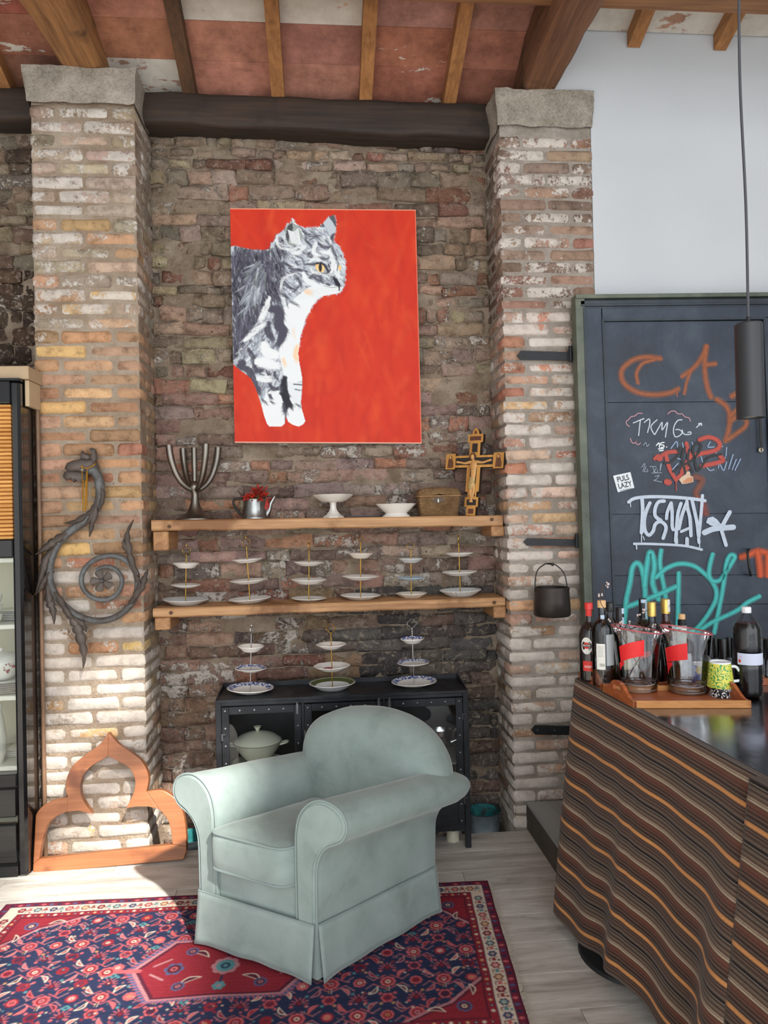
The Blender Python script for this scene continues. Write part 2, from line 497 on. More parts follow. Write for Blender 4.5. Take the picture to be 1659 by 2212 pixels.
def col_left(z, u):
    tan = random.choice([(196, 154, 114), (184, 140, 104), (202, 160, 112), (186, 142, 114), (178, 132, 98), (192, 148, 118), (206, 164, 104), (182, 124, 96)])
    if z > 3.15: return random.choice([(176, 156, 134), (168, 146, 122), (182, 160, 140)]), rnd(0.4, 0.7)
    if z > 2.6: return (tan if random.random() < 0.7 else (176, 156, 134)), rnd(0.35, 0.65)
    if z > 1.45: return tan, random.choice([0.05, 0.1, 0.2, 0.3, 0.45])
    if z > 1.0: return tan, random.choice([0.35, 0.5, 0.65, 0.8])
    return random.choice([(205, 165, 115), (190, 150, 120), (196, 178, 158)]), random.choice([0.5, 0.7, 0.85, 0.95, 1.0])
def col_right(z, u):
    if z > 2.7: return random.choice([(146, 120, 104), (154, 124, 102), (138, 112, 98), (150, 108, 92)]), rnd(0.3, 0.7)
    if z > 1.1: return random.choice([(196, 158, 134), (186, 142, 116), (202, 168, 146), (190, 126, 102), (206, 164, 122)]), rnd(0.35, 0.8)
    return random.choice([(184, 146, 120), (170, 128, 98), (190, 158, 134)]), random.choice([0.4, 0.6, 0.8, 0.95, 1.0])
PL0, PL1, PR0, PR1 = -1.413, -0.900, 0.957, 1.460
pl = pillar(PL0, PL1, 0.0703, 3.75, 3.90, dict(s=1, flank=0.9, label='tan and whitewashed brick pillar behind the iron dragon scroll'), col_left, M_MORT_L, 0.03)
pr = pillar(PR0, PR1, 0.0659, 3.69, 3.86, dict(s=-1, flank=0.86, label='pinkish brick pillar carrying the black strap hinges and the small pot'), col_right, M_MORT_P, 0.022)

# ---- rubble brick wall of the recess and of the bay behind the black display cabinet
RB = []
for wcls in (0.07, 0.11, 0.16, 0.22, 0.27):
    RB.append((wcls, [brick_mesh('rubble_brick', wcls, 0.062, 0.09, 0.20, int(wcls*1000)*10+i, 0.09) for i in range(6)]))
for _, ms in RB:
    for me in ms: me.materials.append(M_RUBBLE)
def wall_mortar(root, x0, x1, z0, z1, Y, nx, nz, amp):
    g = MB()
    g.grid(lambda u, v: Vector((x0+(x1-x0)*u, Y+mnoise.noise(Vector((u*(x1-x0)*9, 3.3, v*(z1-z0)*9)))*amp+mnoise.noise(Vector((u*(x1-x0)*32, 7.7, v*(z1-z0)*32)))*amp*0.6, z0+(z1-z0)*v)), nx, nz)
    return g.build('mortar_bed', M_MORT_R, root, True, 180)
wall_back = struct('wall_back', (0.03, YW, 0))
wall_mortar(wall_back, -0.93, 0.99, -0.2, 3.95, YW-0.010, 130, 260, 0.022)
wall_left = struct('wall_left', (-2.0, YW, 0))
wall_mortar(wall_left, -2.7, -1.38, -0.2, 4.0, YW-0.010, 60, 160, 0.022)
def rub_col(x, z):
    if z > 2.35: pal = [(134, 112, 92), (144, 116, 94), (122, 98, 80), (150, 116, 92), (126, 110, 94), (138, 90, 70), (152, 132, 98), (146, 122, 104)]; al = rnd(0.1, 0.5)
    elif z > 1.25: pal = [(152, 112, 94), (140, 104, 90), (150, 118, 104), (160, 104, 78), (132, 108, 98), (146, 126, 108), (122, 96, 84)]; al = rnd(0.15, 0.6)
    else:
        pal = [(132, 92, 78), (118, 84, 74), (110, 92, 84), (142, 84, 66), (96, 82, 74), (136, 104, 74)]; al = rnd(0.25, 0.65)
        if x > 0.15: pal = [(92, 80, 74), (78, 72, 70), (104, 82, 70), (86, 78, 76)]; al = rnd(0.05, 0.42)
        if x < -0.55: pal = [(140, 108, 88), (128, 96, 78), (150, 112, 92)]
    return tuple(min(255, v*1.13) for v in random.choice(pal)), al
def rubble(root, x0, x1, z0, z1, mess, colf, limit=300, seen=None):
    items = []; z = z0
    while z < z1:
        h = rnd(0.055, 0.092) if mess(z) > 0.5 else rnd(0.062, 0.082)
        x = x0-rnd(0, 0.12)
        while x < x1:
            w = random.choice([0.06, 0.08, 0.10, 0.11, 0.13, 0.15, 0.19]) if mess(z) > 0.5 else random.choice([0.11, 0.17, 0.22, 0.24, 0.25, 0.26])
            w *= rnd(0.9, 1.1); g = rnd(0.006, 0.014)
            a, b = max(x, x0), min(x+w, x1)
            if b-a > 0.03: items.append(((a+b)/2, z+h/2+rnd(-0.006, 0.006), b-a, h-rnd(0.007, 0.013)))
            x += w+g
        z += h+rnd(0.0, 0.004)
    vis = []
    for it in items:
        if random.random() < 0.02: continue                      # a hole in the wall
        s = it[2]*it[3]
        vis.append((0 if (seen and not seen(it[0], it[1])) else 1, s, it))
    vis.sort(key=lambda t: (-t[0], -t[1]))
    mass = MB(); cols = []
    for k, (v, s, (cx, cz, w, h)) in enumerate(vis):
        col, al = colf(cx, cz); c = s2l(jit(col, 0.16)); y = YW-0.028+rnd(-0.013, 0.013)*(1.2 if mess(cz) > 0.5 else 0.8)
        wc, ms = min(RB, key=lambda t: abs(t[0]-w)); me = random.choice(ms)
        if k < limit:
            place(me, 'brick', root, Vector((cx, y, cz))-Vector(root.location), 0, (w/wc*1.07, 1, h/0.062*1.14), (*c, al), roty=rnd(-0.05, 0.05)*(1.3 if mess(cz) > 0.5 else 0.4))
        else:
            n0 = len(mass.v)
            mass.add([(p.co.x*w/wc+cx, p.co.y+y, p.co.z*h/0.062+cz) for p in me.vertices], [tuple(f.vertices) for f in me.polygons])
            cols += [(*c, al)]*(len(mass.v)-n0)
    if mass.v:
        o = mass.build('smaller_bricks', M_BRICKV, root, True, 60, kind='stuff')
        at = o.data.color_attributes.new('Col', 'FLOAT_COLOR', 'POINT'); at.data.foreach_set('color', np.array(cols).ravel())
def seen_back(x, z):
    if -0.50 < x < 0.49 and 1.98 < z < 3.02: return False        # behind the canvas
    if -0.40 < x < 0.62 and z < 0.72: return False               # behind cabinet and armchair
    return z < 3.72
rubble(wall_back, -0.90, 0.957, -0.15, 3.86, lambda z: 1 if (z > 2.3 and (math.sin(z*9) > -0.7)) else 0, rub_col, 300, seen_back)
rubble(wall_left, -2.1, -1.40, 1.9, 3.9, lambda z: 1, lambda x, z: (random.choice([(134, 108, 84), (146, 124, 96), (150, 128, 104), (112, 88, 68)]) if z > 3.0 else random.choice([(92, 70, 56), (80, 62, 50), (104, 78, 60)]), rnd(0.05, 0.5)), 200, None)

# ---- white plaster wall to the right
t = NT('white_plaster'); v = t.coords('World')
t.bump(t.noise(v, 3, 4, 0.6), 0.08, 0.03)
M_PLASTER = t.out(t.ramp(t.noise(v, 1.1, 3, 0.5), [(0.3, s2l((184, 187, 191))), (0.7, s2l((194, 197, 200)))]), 0.9, 0, Specular_IOR_Level=0.15)
b = MB(); b.box((PR1-0.004, YP+0.004, 0.13), (4.2, YP+0.30, 4.6)); b.box((1.16, YP+0.004, 3.84), (PR1-0.004, YP+0.30, 4.6)); o = b.build('wall_right', M_PLASTER, None, False); o['kind'] = 'structure'

# ---- floor: whitewashed laminate boards, lower stone floor in the recess
def floor_mat():
    t = NT('whitewashed_laminate'); vec = t.coords('World', (1.2, 9, 1)); oi = t.n('ShaderNodeObjectInfo')
    add = t.n('ShaderNodeVectorMath', operation='ADD'); t.link(vec, add.inputs[0])
    cmb = t.n('ShaderNodeCombineXYZ'); t.link(t.math('MULTIPLY', oi.outputs['Random'], 37.0), cmb.inputs[0]); t.link(cmb.outputs[0], add.inputs[1])
    n1 = t.noise(add.outputs[0], 2.2, 6, 0.7, dist=0.5); n2 = t.noise(add.outputs[0], 11, 4, 0.65)
    c = t.ramp(n1, [(0.30, s2l((150, 143, 134))), (0.46, s2l((186, 181, 173))), (0.64, s2l((208, 205, 198)))])
    c = t.mix(t.step(n2, 0.63, 0.74), c, s2l((128, 118, 108)))
    c = t.mix(1.0, c, t.ramp(oi.outputs['Random'], [(0, (0.90, 0.90, 0.90)), (1, (1.03, 1.03, 1.03))]), 'MULTIPLY')
    t.bump(n1, 0.08, 0.003)
    return t.out(c, 0.5)
M_FLOOR = floor_mat()
floor = struct('floor', (0, 2.6, 0))
b = MB(); b.box((-3.2, -3.5, -0.08), (4.2, YF, -0.006)); b.build('subfloor', plain('joint_dust', (95, 88, 80), 0.9), floor, False)
b = MB(); b.box((-3.2, YF, -0.22), (PR1, 4.3, -0.16)); b.build('recess_slab', plain('dark_slab', (62, 58, 55), 0.9, var=0.3, bump=0.4), floor, False)
y = YF; r = 0
while y > 1.5:
    pw = 0.192; x = -2.3-((r*0.47) % 1.28)
    while x < 1.7:
        L = 1.28; b = MB(); b.rbox((max(x, -2.9), y-pw+0.0012, -0.012), (x+L-0.0016, y-0.0008, 0.0), 0.0012)
        if x+L > -2.0: b.build('floor_plank', M_FLOOR, floor, False)
        x += L
    y -= pw; r += 1
b = MB(); b.box((-3.2, -3.5, -0.012), (4.2, y, -0.0)); b.build('outlying_boards', M_FLOOR, floor, False)

# ---- raised platform beside the right pillar
M_PLAT = wood('grey_platform_boards', (132, 134, 132), (160, 163, 161), 1, 0.6, 0.5, 0.1)
plat = struct('raised_platform_floor', (1.5, 3.3, 0)); tag(plat, 'raised grey board floor between the brick pillar and the bar')
for i in range(4):
    b = MB(); b.rbox((1.02+i*0.19, 2.99, 0.125), (1.02+(i+1)*0.19-0.003, YP-0.004, 0.140), 0.002); b.build('platform_plank', M_PLAT, plat, False)
b = MB(); b.box((1.02, 2.99, 0.0), (1.022+0.015, YP+0.0, 0.124)); b.build('riser', plain('dark_oiled_riser', (74, 66, 58), 0.7, var=0.25, scale=6, bump=0.2), plat, False)
b = MB(); b.box((1.04, 2.99, 0.0), (2.6, YP-0.004, 0.124)); b.build('platform_body', plain('platform_body', (70, 64, 58), 0.8), plat, False)

# ---- roof: joists, terracotta tiles, tie beams, wall plate, purlin
SL = 0.37; YB, ZJ = 3.85, 3.90         # joist underside meets the wall plate here
def zj(Y): return ZJ+SL*(YB-Y)
ceiling = struct('ceiling', (0, 3.4, 4.0))
def wood_old(name, c1, c2, axis, dark): return wood(name, c1, c2, axis, 1.0, 0.75, 0.5, 'World', dark, 0.55)
M_JOIST = wood_old('joist_wood', (122, 80, 44), (178, 124, 74), 1, None)
M_JDARK = wood_old('dark_joist_wood', (62, 44, 30), (104, 72, 46), 1, None)
M_BEAM = wood_old('tie_beam_wood', (104, 68, 40), (180, 128, 78), 1, (58, 40, 26))
M_BEAM2 = wood_old('brown_tie_beam_wood', (76, 48, 33), (134, 92, 63), 1, (50, 34, 24))
M_PLATE = wood_old('smoky_beam_wood', (36, 28, 23), (66, 50, 39), 0, (34, 27, 22))
M_PURL = wood_old('purlin_wood', (104, 70, 44), (152, 106, 68), 0, None)
def tile_mat():
    t = NT('painted_terracotta'); oi = t.n('ShaderNodeObjectInfo')
    vec = t.coords('World', (2.0, 5.5, 5.5)); v2 = t.coords('World', (1.5, 1.5, 1.5))
    cmb = t.n('ShaderNodeCombineXYZ'); t.link(t.math('MULTIPLY', oi.outputs['Random'], 23.0), cmb.inputs[2])
    add = t.n('ShaderNodeVectorMath', operation='ADD'); t.link(vec, add.inputs[0]); t.link(cmb.outputs[0], add.inputs[1])
    n1 = t.noise(add.outputs[0], 1.5, 8, 0.74, dist=0.3); n2 = t.noise(v2, 5, 6, 0.75); n3 = t.noise(t.coords('World', (7, 50, 50)), 1, 3)
    c = t.mix(1.0, oi.outputs['Color'], t.ramp(n2, [(0.3, (0.55, 0.53, 0.53)), (0.5, (0.95, 0.95, 0.95)), (0.7, (1.35, 1.4, 1.45))]), 'MULTIPLY')
    c = t.mix(t.math('MULTIPLY', t.step(n3, 0.55, 0.8), 0.35), c, (0.12, 0.05, 0.035))
    thr = t.math('SUBTRACT', 0.76, t.math('MULTIPLY', oi.outputs['Alpha'], 0.46))
    w = t.step(n1, thr, t.math('ADD', thr, 0.02))
    c = t.mix(w, c, t.ramp(n2, [(0.3, s2l((186, 178, 166))), (0.7, s2l((214, 208, 198)))]))
    t.bump(t.math('ADD', w, t.math('MULTIPLY', n2, 0.6)), 0.35, 0.006)
    return t.out(c, 0.7)
M_TILE = tile_mat()
JX = [-2.53, -2.06, -1.60, -1.13, -0.66, -0.195, 0.275, 0.735, 1.21, 1.70, 2.18, 2.66]
def joist(x, zoff, y0, y1, mat, w=0.068, h=0.085):
    b = MB()
    def sec(y): z = zj(y)+zoff; return [(x-w/2, y, z), (x+w/2, y, z), (x+w/2, y, z+h), (x-w/2, y, z+h)]
    A, B = sec(y0), sec(y1)
    b.add(A+B, [(0, 1, 2, 3), (7, 6, 5, 4), (0, 4, 5, 1), (1, 5, 6, 2), (2, 6, 7, 3), (3, 7, 4, 0)])
    return b.build('joist', mat, ceiling, False)
for k, x in enumerate(JX):
    right = x > 1.3
    joist(x, 0.155 if right else 0.0, 0.4, YP-0.0 if right else 3.99, M_JDARK if k in (4,) else M_JOIST)
RED = [(168, 108, 80), (174, 114, 86), (160, 100, 74), (170, 118, 94), (164, 104, 80)]
spec = {(3, 0): ((150, 100, 76), 0.78), (3, 1): ((148, 72, 44), 0.0), (4, 0): ((166, 88, 64), 0.05), (4, 1): ((160, 84, 60), 0.05), (4, 2): ((170, 96, 74), 0.9), (3, 2): ((156, 84, 60), 0.12),
        (5, 0): ((150, 84, 66), 0.22), (5, 1): ((144, 72, 56), 0.1), (5, 2): ((176, 110, 84), 0.9), (6, 0): ((150, 72, 48), 0.35), (6, 1): ((140, 64, 44), 0.36), (6, 2): ((150, 80, 74), 0.15),
        (7, 0): ((134, 60, 42), 0.0), (7, 1): ((138, 68, 50), 0.12), (7, 2): ((140, 72, 60), 0.15), (2, 0): ((120, 60, 42), 0.1), (2, 1): ((140, 66, 46), 0.4), (1, 1): ((140, 66, 46), 0.4), (2, 2): ((150, 62, 44), 0.4),
        (8, 0): ((150, 90, 66), 0.85), (9, 0): ((150, 90, 66), 0.8), (10, 0): ((160, 110, 90), 0.9), (8, 1): ((150, 90, 66), 0.85), (9, 1): ((150, 90, 66), 0.9)}
TW = 0.212
for k in range(len(JX)-1):
    right = JX[k] > 1.1; zo = 0.155 if right else 0.0
    for r in range(16):
        y1 = (YP if right else 3.97)-r*TW*0.938; y0 = y1-TW*0.938
        col, al = spec.get((k, r), (random.choice(RED), random.choice([0, 0.1, 0.3, 0.5, 0.8])))
        b = MB(); e = 0.002; zt = 0.085+zo; dz = rnd(-0.002, 0.002)
        b.add([(JX[k]+e, y0+e, zj(y0)+zt+dz), (JX[k+1]-e, y0+e, zj(y0)+zt+dz), (JX[k+1]-e, y1-e, zj(y1)+zt+dz), (JX[k]+e, y1-e, zj(y1)+zt+dz)]
              + [(JX[k]+e, y0+e, zj(y0)+zt+0.03), (JX[k+1]-e, y0+e, zj(y0)+zt+0.03), (JX[k+1]-e, y1-e, zj(y1)+zt+0.03), (JX[k]+e, y1-e, zj(y1)+zt+0.03)],
              [(0, 1, 2, 3), (4, 7, 6, 5), (0, 4, 5, 1), (1, 5, 6, 2), (2, 6, 7, 3), (3, 7, 4, 0)])
        b.build('terracotta_tile', M_TILE, ceiling, False, color=(*s2l(jit(tuple(min(255, v*k_) for v, k_ in zip(col, (1.26, 1.36, 1.30))), 0.06, 0.36)), al))
def beam(name, pts, ws, hs, mat, label=None):
    """squared log: centre line of the underside, widths, heights; wavering edges"""
    pts = catmull(pts, 8); n = len(pts)
    W = np.interp(np.linspace(0, 1, n), np.linspace(0, 1, len(ws)), ws); Hh = np.interp(np.linspace(0, 1, n), np.linspace(0, 1, len(hs)), hs)
    b = MB(); vs = []; K = 16
    for i, p in enumerate(pts):
        t_ = (pts[min(i+1, n-1)]-pts[max(i-1, 0)]).normalized(); s_ = t_.cross(Vector((0, 0, 1))).normalized(); u_ = s_.cross(t_)
        for k in range(K):
            a = 2*math.pi*k/K+math.pi/K; ca, sa = math.cos(a), math.sin(a); e = 0.28
            x = math.copysign(abs(ca)**e, ca)*W[i]/2; z = math.copysign(abs(sa)**e, sa)*Hh[i]/2
            q = p+s_*x+u_*(z+Hh[i]/2); vs.append(q+mnoise.noise_vector(q*6)*0.010+mnoise.noise_vector(q*22)*0.003)
    fs = [(i*K+k, i*K+(k+1) % K, (i+1)*K+(k+1) % K, (i+1)*K+k) for i in range(n-1) for k in range(K)]
    fs += [tuple(range(K))[::-1], tuple((n-1)*K+k for k in range(K))]
    b.add(vs, fs); o = b.build(name, mat, None, True, 50); o['kind'] = 'structure'
    if label: o['label'] = label
    return o
pA = onY(174, 150, YP); pB = onY(1168, 190, YP)
beam('ceiling_beam', [(-1.15, 4.1, 3.905), (-1.155, 3.6, 3.90), (-1.16, 3.0, 3.88), (-1.17, 1.9, 3.86), (-1.17, 0.6, 3.86)], [0.20, 0.20, 0.23, 0.27, 0.27], [0.20, 0.22, 0.24, 0.26, 0.26], M_BEAM, 'squared amber tie beam resting on the tan brick pillar')
beam('ceiling_beam', [(1.175, 4.1, 3.865), (1.175, 3.6, 3.86), (1.18, 3.0, 3.86), (1.19, 1.9, 3.86), (1.19, 0.6, 3.86)], [0.18, 0.19, 0.20, 0.22, 0.22], [0.26, 0.27, 0.28, 0.28, 0.28], M_BEAM2, 'dark brown tie beam resting on the pinkish brick pillar')
beam('ceiling_beam', [(-0.90, 3.94, 3.735), (-0.3, 3.94, 3.725), (0.4, 3.94, 3.705), (0.99, 3.94, 3.70)], [0.17, 0.17, 0.17], [0.17, 0.18, 0.19], M_PLATE, 'blackened wall plate along the top of the rubble brick wall')
beam('ceiling_beam', [(-2.5, 3.94, 3.735), (-2.0, 3.94, 3.735), (-1.40, 3.94, 3.735)], [0.17, 0.17], [0.17, 0.17], M_PLATE, 'short blackened wall plate above the black display cabinet')
b = MB(); b.box((-2.5, 3.02, zj(3.1)-0.225), (4.0, 3.20, zj(3.1)+0.03)); o = b.build('roof_purlin_beam', M_PURL, None, False); o['kind'] = 'structure'
# masonry infill above the wall plates, so no daylight leaks in behind the joists
b = MB(); b.box((-2.7, 3.97, 3.80), (1.2, 4.15, 4.06)); o = b.build('wall_head', plain('sooty_wall_head', (46, 38, 32), 0.95, var=0.3, bump=0.5), None, False); o['kind'] = 'structure'
# roof deck over the tiles; an unseen opening behind the camera is added to place the sun patch
HOLE = [(-2.8, -4.6), (3.0, -4.6), (1.75, -1.2), (-2.8, -1.2)]
def roof_pt(x, y, up): return (x, y, zj(y)+0.125+up)
def sky_hole(X0, Z0):
    """point of the roof plane the sun passes on its way to the point (X0, Y=0, Z0)"""
    zr0 = ZJ+SL*YB+0.28
    s = (zr0-Z0)/(1-SL); return (X0+0.5333*s, -s)
HOLE = [sky_hole(*p) for p in ((-1.2, 2.25), (0.74, 2.25), (1.36, 3.82), (1.60, 4.02), (1.60, 4.26), (1.20, 4.32), (0.92, 4.72), (-1.2, 4.72))]  # outline chosen to shape the sun patch on pillar, frame and carpet
OUT = [(-3.2, -5.6), (5.4, -5.6), (5.4, -3.2), (5.4, -2.4), (5.4, -1.5), (5.4, 0.5), (5.4, 4.3), (-3.2, 4.3)]
b = MB(); up = 0.28
def rp(p, dz): return (p[0], p[1], ZJ+SL*(YB-p[1])+up+dz)
n = len(HOLE)
vs = [rp(p, 0) for p in HOLE]+[rp(p, 0) for p in OUT]+[rp(p, 0.06) for p in HOLE]+[rp(p, 0.06) for p in OUT]
fs = []
for i in range(n):
    j = (i+1) % n
    fs += [(i, j, n+j, n+i), (2*n+i, 3*n+i, 3*n+j, 2*n+j), (i, 2*n+i, 2*n+j, j), (n+i, n+j, 3*n+j, 3*n+i)]
b.add(vs, fs); o = b.build('roof_deck', plain('roof_boards', (120, 92, 70), 0.9), None, False); o['kind'] = 'structure'
b = MB()
A, B_ = sky_hole(-1.2, 4.30), sky_hole(1.1, 4.30)
b.tube([rp(A, 0.03), rp(B_, 0.03)], 0.06, 6)
A, B_ = sky_hole(0.05, 2.25), sky_hole(0.55, 4.72)
b.tube([rp(A, 0.03), rp(B_, 0.03)], 0.05, 6)
for (a_, c_, r_) in (((0.10, 4.12), (1.15, 4.86), 0.085), ((-0.5, 3.02), (1.25, 4.26), 0.10)):  # unseen diagonal bars added to throw shadow bands across the sun patch
    A, B_ = sky_hole(*a_), sky_hole(*c_)
    b.tube([rp(A, 0.05), rp(B_, 0.05)], r_, 8)
o = b.build('sun_patch_bars', plain('shadow_bar_grey', (60, 60, 60), 0.6), None); o['kind'] = 'structure'
# side walls of the hall
b = MB(); b.box((-3.3, -5.6, -0.1), (-3.2, 4.3, 8.4)); o = b.build('wall_west', M_PLASTER, None, False); o['kind'] = 'structure'
b = MB(); b.box((4.2, -5.6, -0.1), (4.3, 4.3, 0.5)); b.box((4.2, -5.6, 3.3), (4.3, 4.3, 8.4)); b.box((4.2, 0.9, 0.5), (4.3, 4.3, 3.3)); b.box((4.2, -5.6, 0.5), (4.3, -5.2, 3.3))
o = b.build('wall_east', M_PLASTER, None, False); o['kind'] = 'structure'
w2 = struct('added_side_window', (4.25, -2.1, 0.5))  # unseen window added to bring in light from the right
for y_ in (-5.2, -3.68, -2.15, -0.63, 0.87):
    b = MB(); b.box((4.22, y_-0.03, 0.5), (4.28, y_+0.03, 3.3)); b.build('window_frame', plain('window_steel', (60, 62, 64), 0.5), w2, False)
# ================================================================= CANVAS WITH THE CAT
M_WHITE_EDGE = plain('canvas_edge', (226, 214, 204), 0.8)
def fit_plane_rect(c4, Y):
    p = [onY(x, y, Y) for x, y in c4]; return p     # TL, TR, BR, BL
tl, tr, br, bl = fit_plane_rect([(497, 450), (898, 453), (911, 958), (507, 956)], 3.945)
def canvas_pt(u, v, off=0.0):
    return tl.lerp(tr, u).lerp(bl.lerp(br, u), v)+Vector((0, -off, 0))
cv = thing('canvas_painting', 'large orange red canvas painted with a grey tabby cat hanging on rubble brick wall', 'painting', tuple((bl+br)/2))
b = MB(); q = [tl, tr, br, bl]
b.prism([p+Vector((0, 0.001, 0)) for p in q], (0, 0.032, 0)); b.build('stretched_canvas', M_WHITE_EDGE, cv, False)
W_, H_ = 330, 412
orange = s2l((200, 48, 20))
A = Ras(W_, H_, orange)
def cp(x, y):      # photo crop pixels -> raster
    v = (y-75)/1875; u = (x-60-32*v)/(1490+10*v); return (u*W_, v*H_)
def cpl(l): return [cp(*p) for p in l]
pr_ = random.Random(3)
for _ in range(420):                       # brushed red ground
    x, y = pr_.uniform(0, 1600), pr_.uniform(60, 1960); L = pr_.uniform(60, 260); w = pr_.uniform(4, 14)
    c = s2l(pr_.choice([(232, 70, 36), (206, 40, 22), (228, 62, 30), (216, 50, 30), (238, 92, 48), (200, 44, 30)]))
    a_ = pr_.gauss(math.pi/2, 0.35); A.line(cp(x, y), cp(x+math.cos(a_)*L, y+math.sin(a_)*L), w, c, 0.22, w*0.9)
sil = [(66,384),(100,376),(150,390),(230,405),(330,410),(375,400),(383,350),(400,345),(415,318),(424,285),(450,275),(470,258),(498,232),(512,205),(540,190),(557,150),(572,182),(600,214),(640,227),(700,231),(765,222),(800,190),(840,142),(885,122),(900,160),(905,220),(893,272),(882,318),(880,337),(915,358),(940,395),(958,440),(962,470),(978,500),(979,545),(974,600),(972,655),(968,690),(950,722),(930,748),(890,758),(840,766),(795,775),(770,790),(752,800),(735,825),(712,850),(700,875),(690,905),(668,930),(655,965),(645,1005),(632,1050),(618,1085),(612,1130),(608,1175),(597,1230),(606,1310),(620,1380),(630,1450),(626,1530),(618,1620),(625,1680),(640,1730),(652,1775),(632,1800),(600,1818),(555,1805),(515,1780),(497,1735),(490,1790),(470,1815),(420,1820),(365,1818),(345,1790),(325,1730),(305,1650),(280,1570),(255,1500),(225,1440),(180,1400),(130,1365),(84,1322),(60,1320),(50,384)]
WHT, LG, MG, DK, BK, OC = s2l((226, 229, 230)), s2l((186, 193, 201)), s2l((126, 130, 142)), s2l((72, 70, 84)), s2l((36, 36, 44)), s2l((236, 196, 150))
S_ = cpl(sil); A.poly(S_, LG)
_, mk = A.mask_poly(S_); cat_mask = np.zeros((H_, W_)); bb = A.mask_poly(S_)[0]; cat_mask[bb[1]:bb[3], bb[0]:bb[2]] = mk
ground = A.a.copy(); g0 = Ras(W_, H_, orange)
zones = [  # outline, tone palette, hair direction (degrees, image), hair length, count
 ([(60,384),(375,400),(430,430),(480,560),(440,720),(400,800),(330,900),(250,1000),(200,1100),(120,1200),(80,1320),(60,1320)], [DK, BK, DK, BK, DK, BK, s2l((92, 86, 106)), s2l((70, 66, 84)), s2l((104, 100, 116))], 72, 120, 1100),
 ([(230,520),(330,480),(350,620),(320,760),(230,860),(160,900),(180,700)], [MG, MG, DK, s2l((120, 130, 128)), LG], 108, 120, 160),
 ([(330,900),(440,740),(480,960),(440,1200),(470,1330),(460,1500),(380,1520),(280,1560),(200,1400),(84,1322),(200,1110)], [LG, DK, MG, WHT, LG, MG], 100, 80, 620),
 ([(410,330),(520,210),(640,228),(800,195),(880,330),(975,490),(970,690),(890,758),(760,800),(560,790),(450,740),(470,560),(430,430)], [LG, WHT, MG, LG, DK], 40, 55, 760),
 ([(380,400),(470,280),(500,430),(490,560),(450,700),(420,560)], [DK, BK, MG], 70, 60, 200),
]
for poly_, pal, ang, L, cnt in zones:
    P_ = np.array(poly_); x0, y0 = P_.min(0); x1, y1 = P_.max(0); k = 0
    tmp = Ras(W_, H_, (0, 0, 0)); mm = tmp.mask_poly(cpl(poly_)); zone = np.zeros((H_, W_)); zone[mm[0][1]:mm[0][3], mm[0][0]:mm[0][2]] = mm[1]
    while k < cnt:
        x, y = pr_.uniform(x0, x1), pr_.uniform(y0, y1); cx, cy = cp(x, y)
        if not (0 <= cx < W_ and 0 <= cy < H_ and zone[int(cy), int(cx)] > 0): continue
        k += 1; a_ = math.radians(pr_.gauss(ang, 16)+18*math.sin(x/130)+12*math.sin(y/170)); l = L*pr_.uniform(0.5, 1.2)
        A.line((cx, cy), cp(x+math.cos(a_)*l, y+math.sin(a_)*l), pr_.uniform(1.6, 4.6), pr_.choice(pal), 0.62, 1.2, 0.8)
def P(l, w, c, al=0.9):
    pts = [(p.x, p.y) for p in catmull([(a, b_, 0) for a, b_ in l], 6)]
    if w < 11: A.path(cpl(pts), w*W_/1500, c, al); return
    n = len(pts)
    for i in range(n-1):
        (xa, ya), (xb, yb) = pts[i], pts[i+1]; a_ = math.atan2(yb-ya, xb-xa); tp = 0.35+0.65*math.sin(math.pi*(i+0.5)/n)
        for k in range(max(3, int(w/4))):
            o_ = pr_.uniform(-0.5, 0.5)*w*tp*1.25; x, y = xa-math.sin(a_)*o_, ya+math.cos(a_)*o_; L = pr_.uniform(0.9, 1.9)*(18+w*0.5); aa = a_+pr_.gauss(0, 0.28)
            A.line(cp(x-math.cos(aa)*L*0.3, y-math.sin(aa)*L*0.3), cp(x+math.cos(aa)*L*0.7, y+math.sin(aa)*L*0.7), w*W_/1500*0.32, c, al*0.55, 1.0, 0.5)
# white bib, legs and paws
A.poly(cpl([(470,880),(560,815),(700,790),(735,825),(690,905),(645,1005),(612,1130),(597,1230),(606,1310),(630,1450),(560,1470),(490,1440),(462,1330),(445,1200),(475,1050),(490,960)]), WHT, 0.97)
A.poly(cpl([(560,800),(690,700),(800,680),(960,700),(930,748),(840,766),(770,790),(712,850),(600,880)]), WHT, 0.9)
A.poly(cpl([(305,1650),(340,1560),(400,1515),(450,1540),(475,1620),(480,1700),(490,1790),(470,1815),(420,1820),(365,1818),(345,1790),(325,1730)]), WHT, 0.98)
A.poly(cpl([(500,1700),(540,1650),(600,1640),(625,1680),(640,1730),(652,1775),(632,1800),(600,1818),(555,1805),(515,1780)]), WHT, 0.98)
A.poly(cpl([(510,1450),(625,1470),(618,1600),(610,1640),(540,1640),(510,1560)]), WHT, 0.8)
for l, w in (([(590,1180),(575,1240),(590,1290)], 34), ([(480,1280),(490,1330)], 26), ([(660,740),(700,745)], 30), ([(560,1040),(570,1110)], 18)): P(l, w, OC, 0.35)
P([(490,1440),(480,1520),(500,1600),(495,1690)], 46, BK); P([(470,1560),(510,1620),(540,1660)], 34, BK); P([(480,1640),(490,1720)], 22, DK); P([(498,1725),(492,1775)], 8, DK)
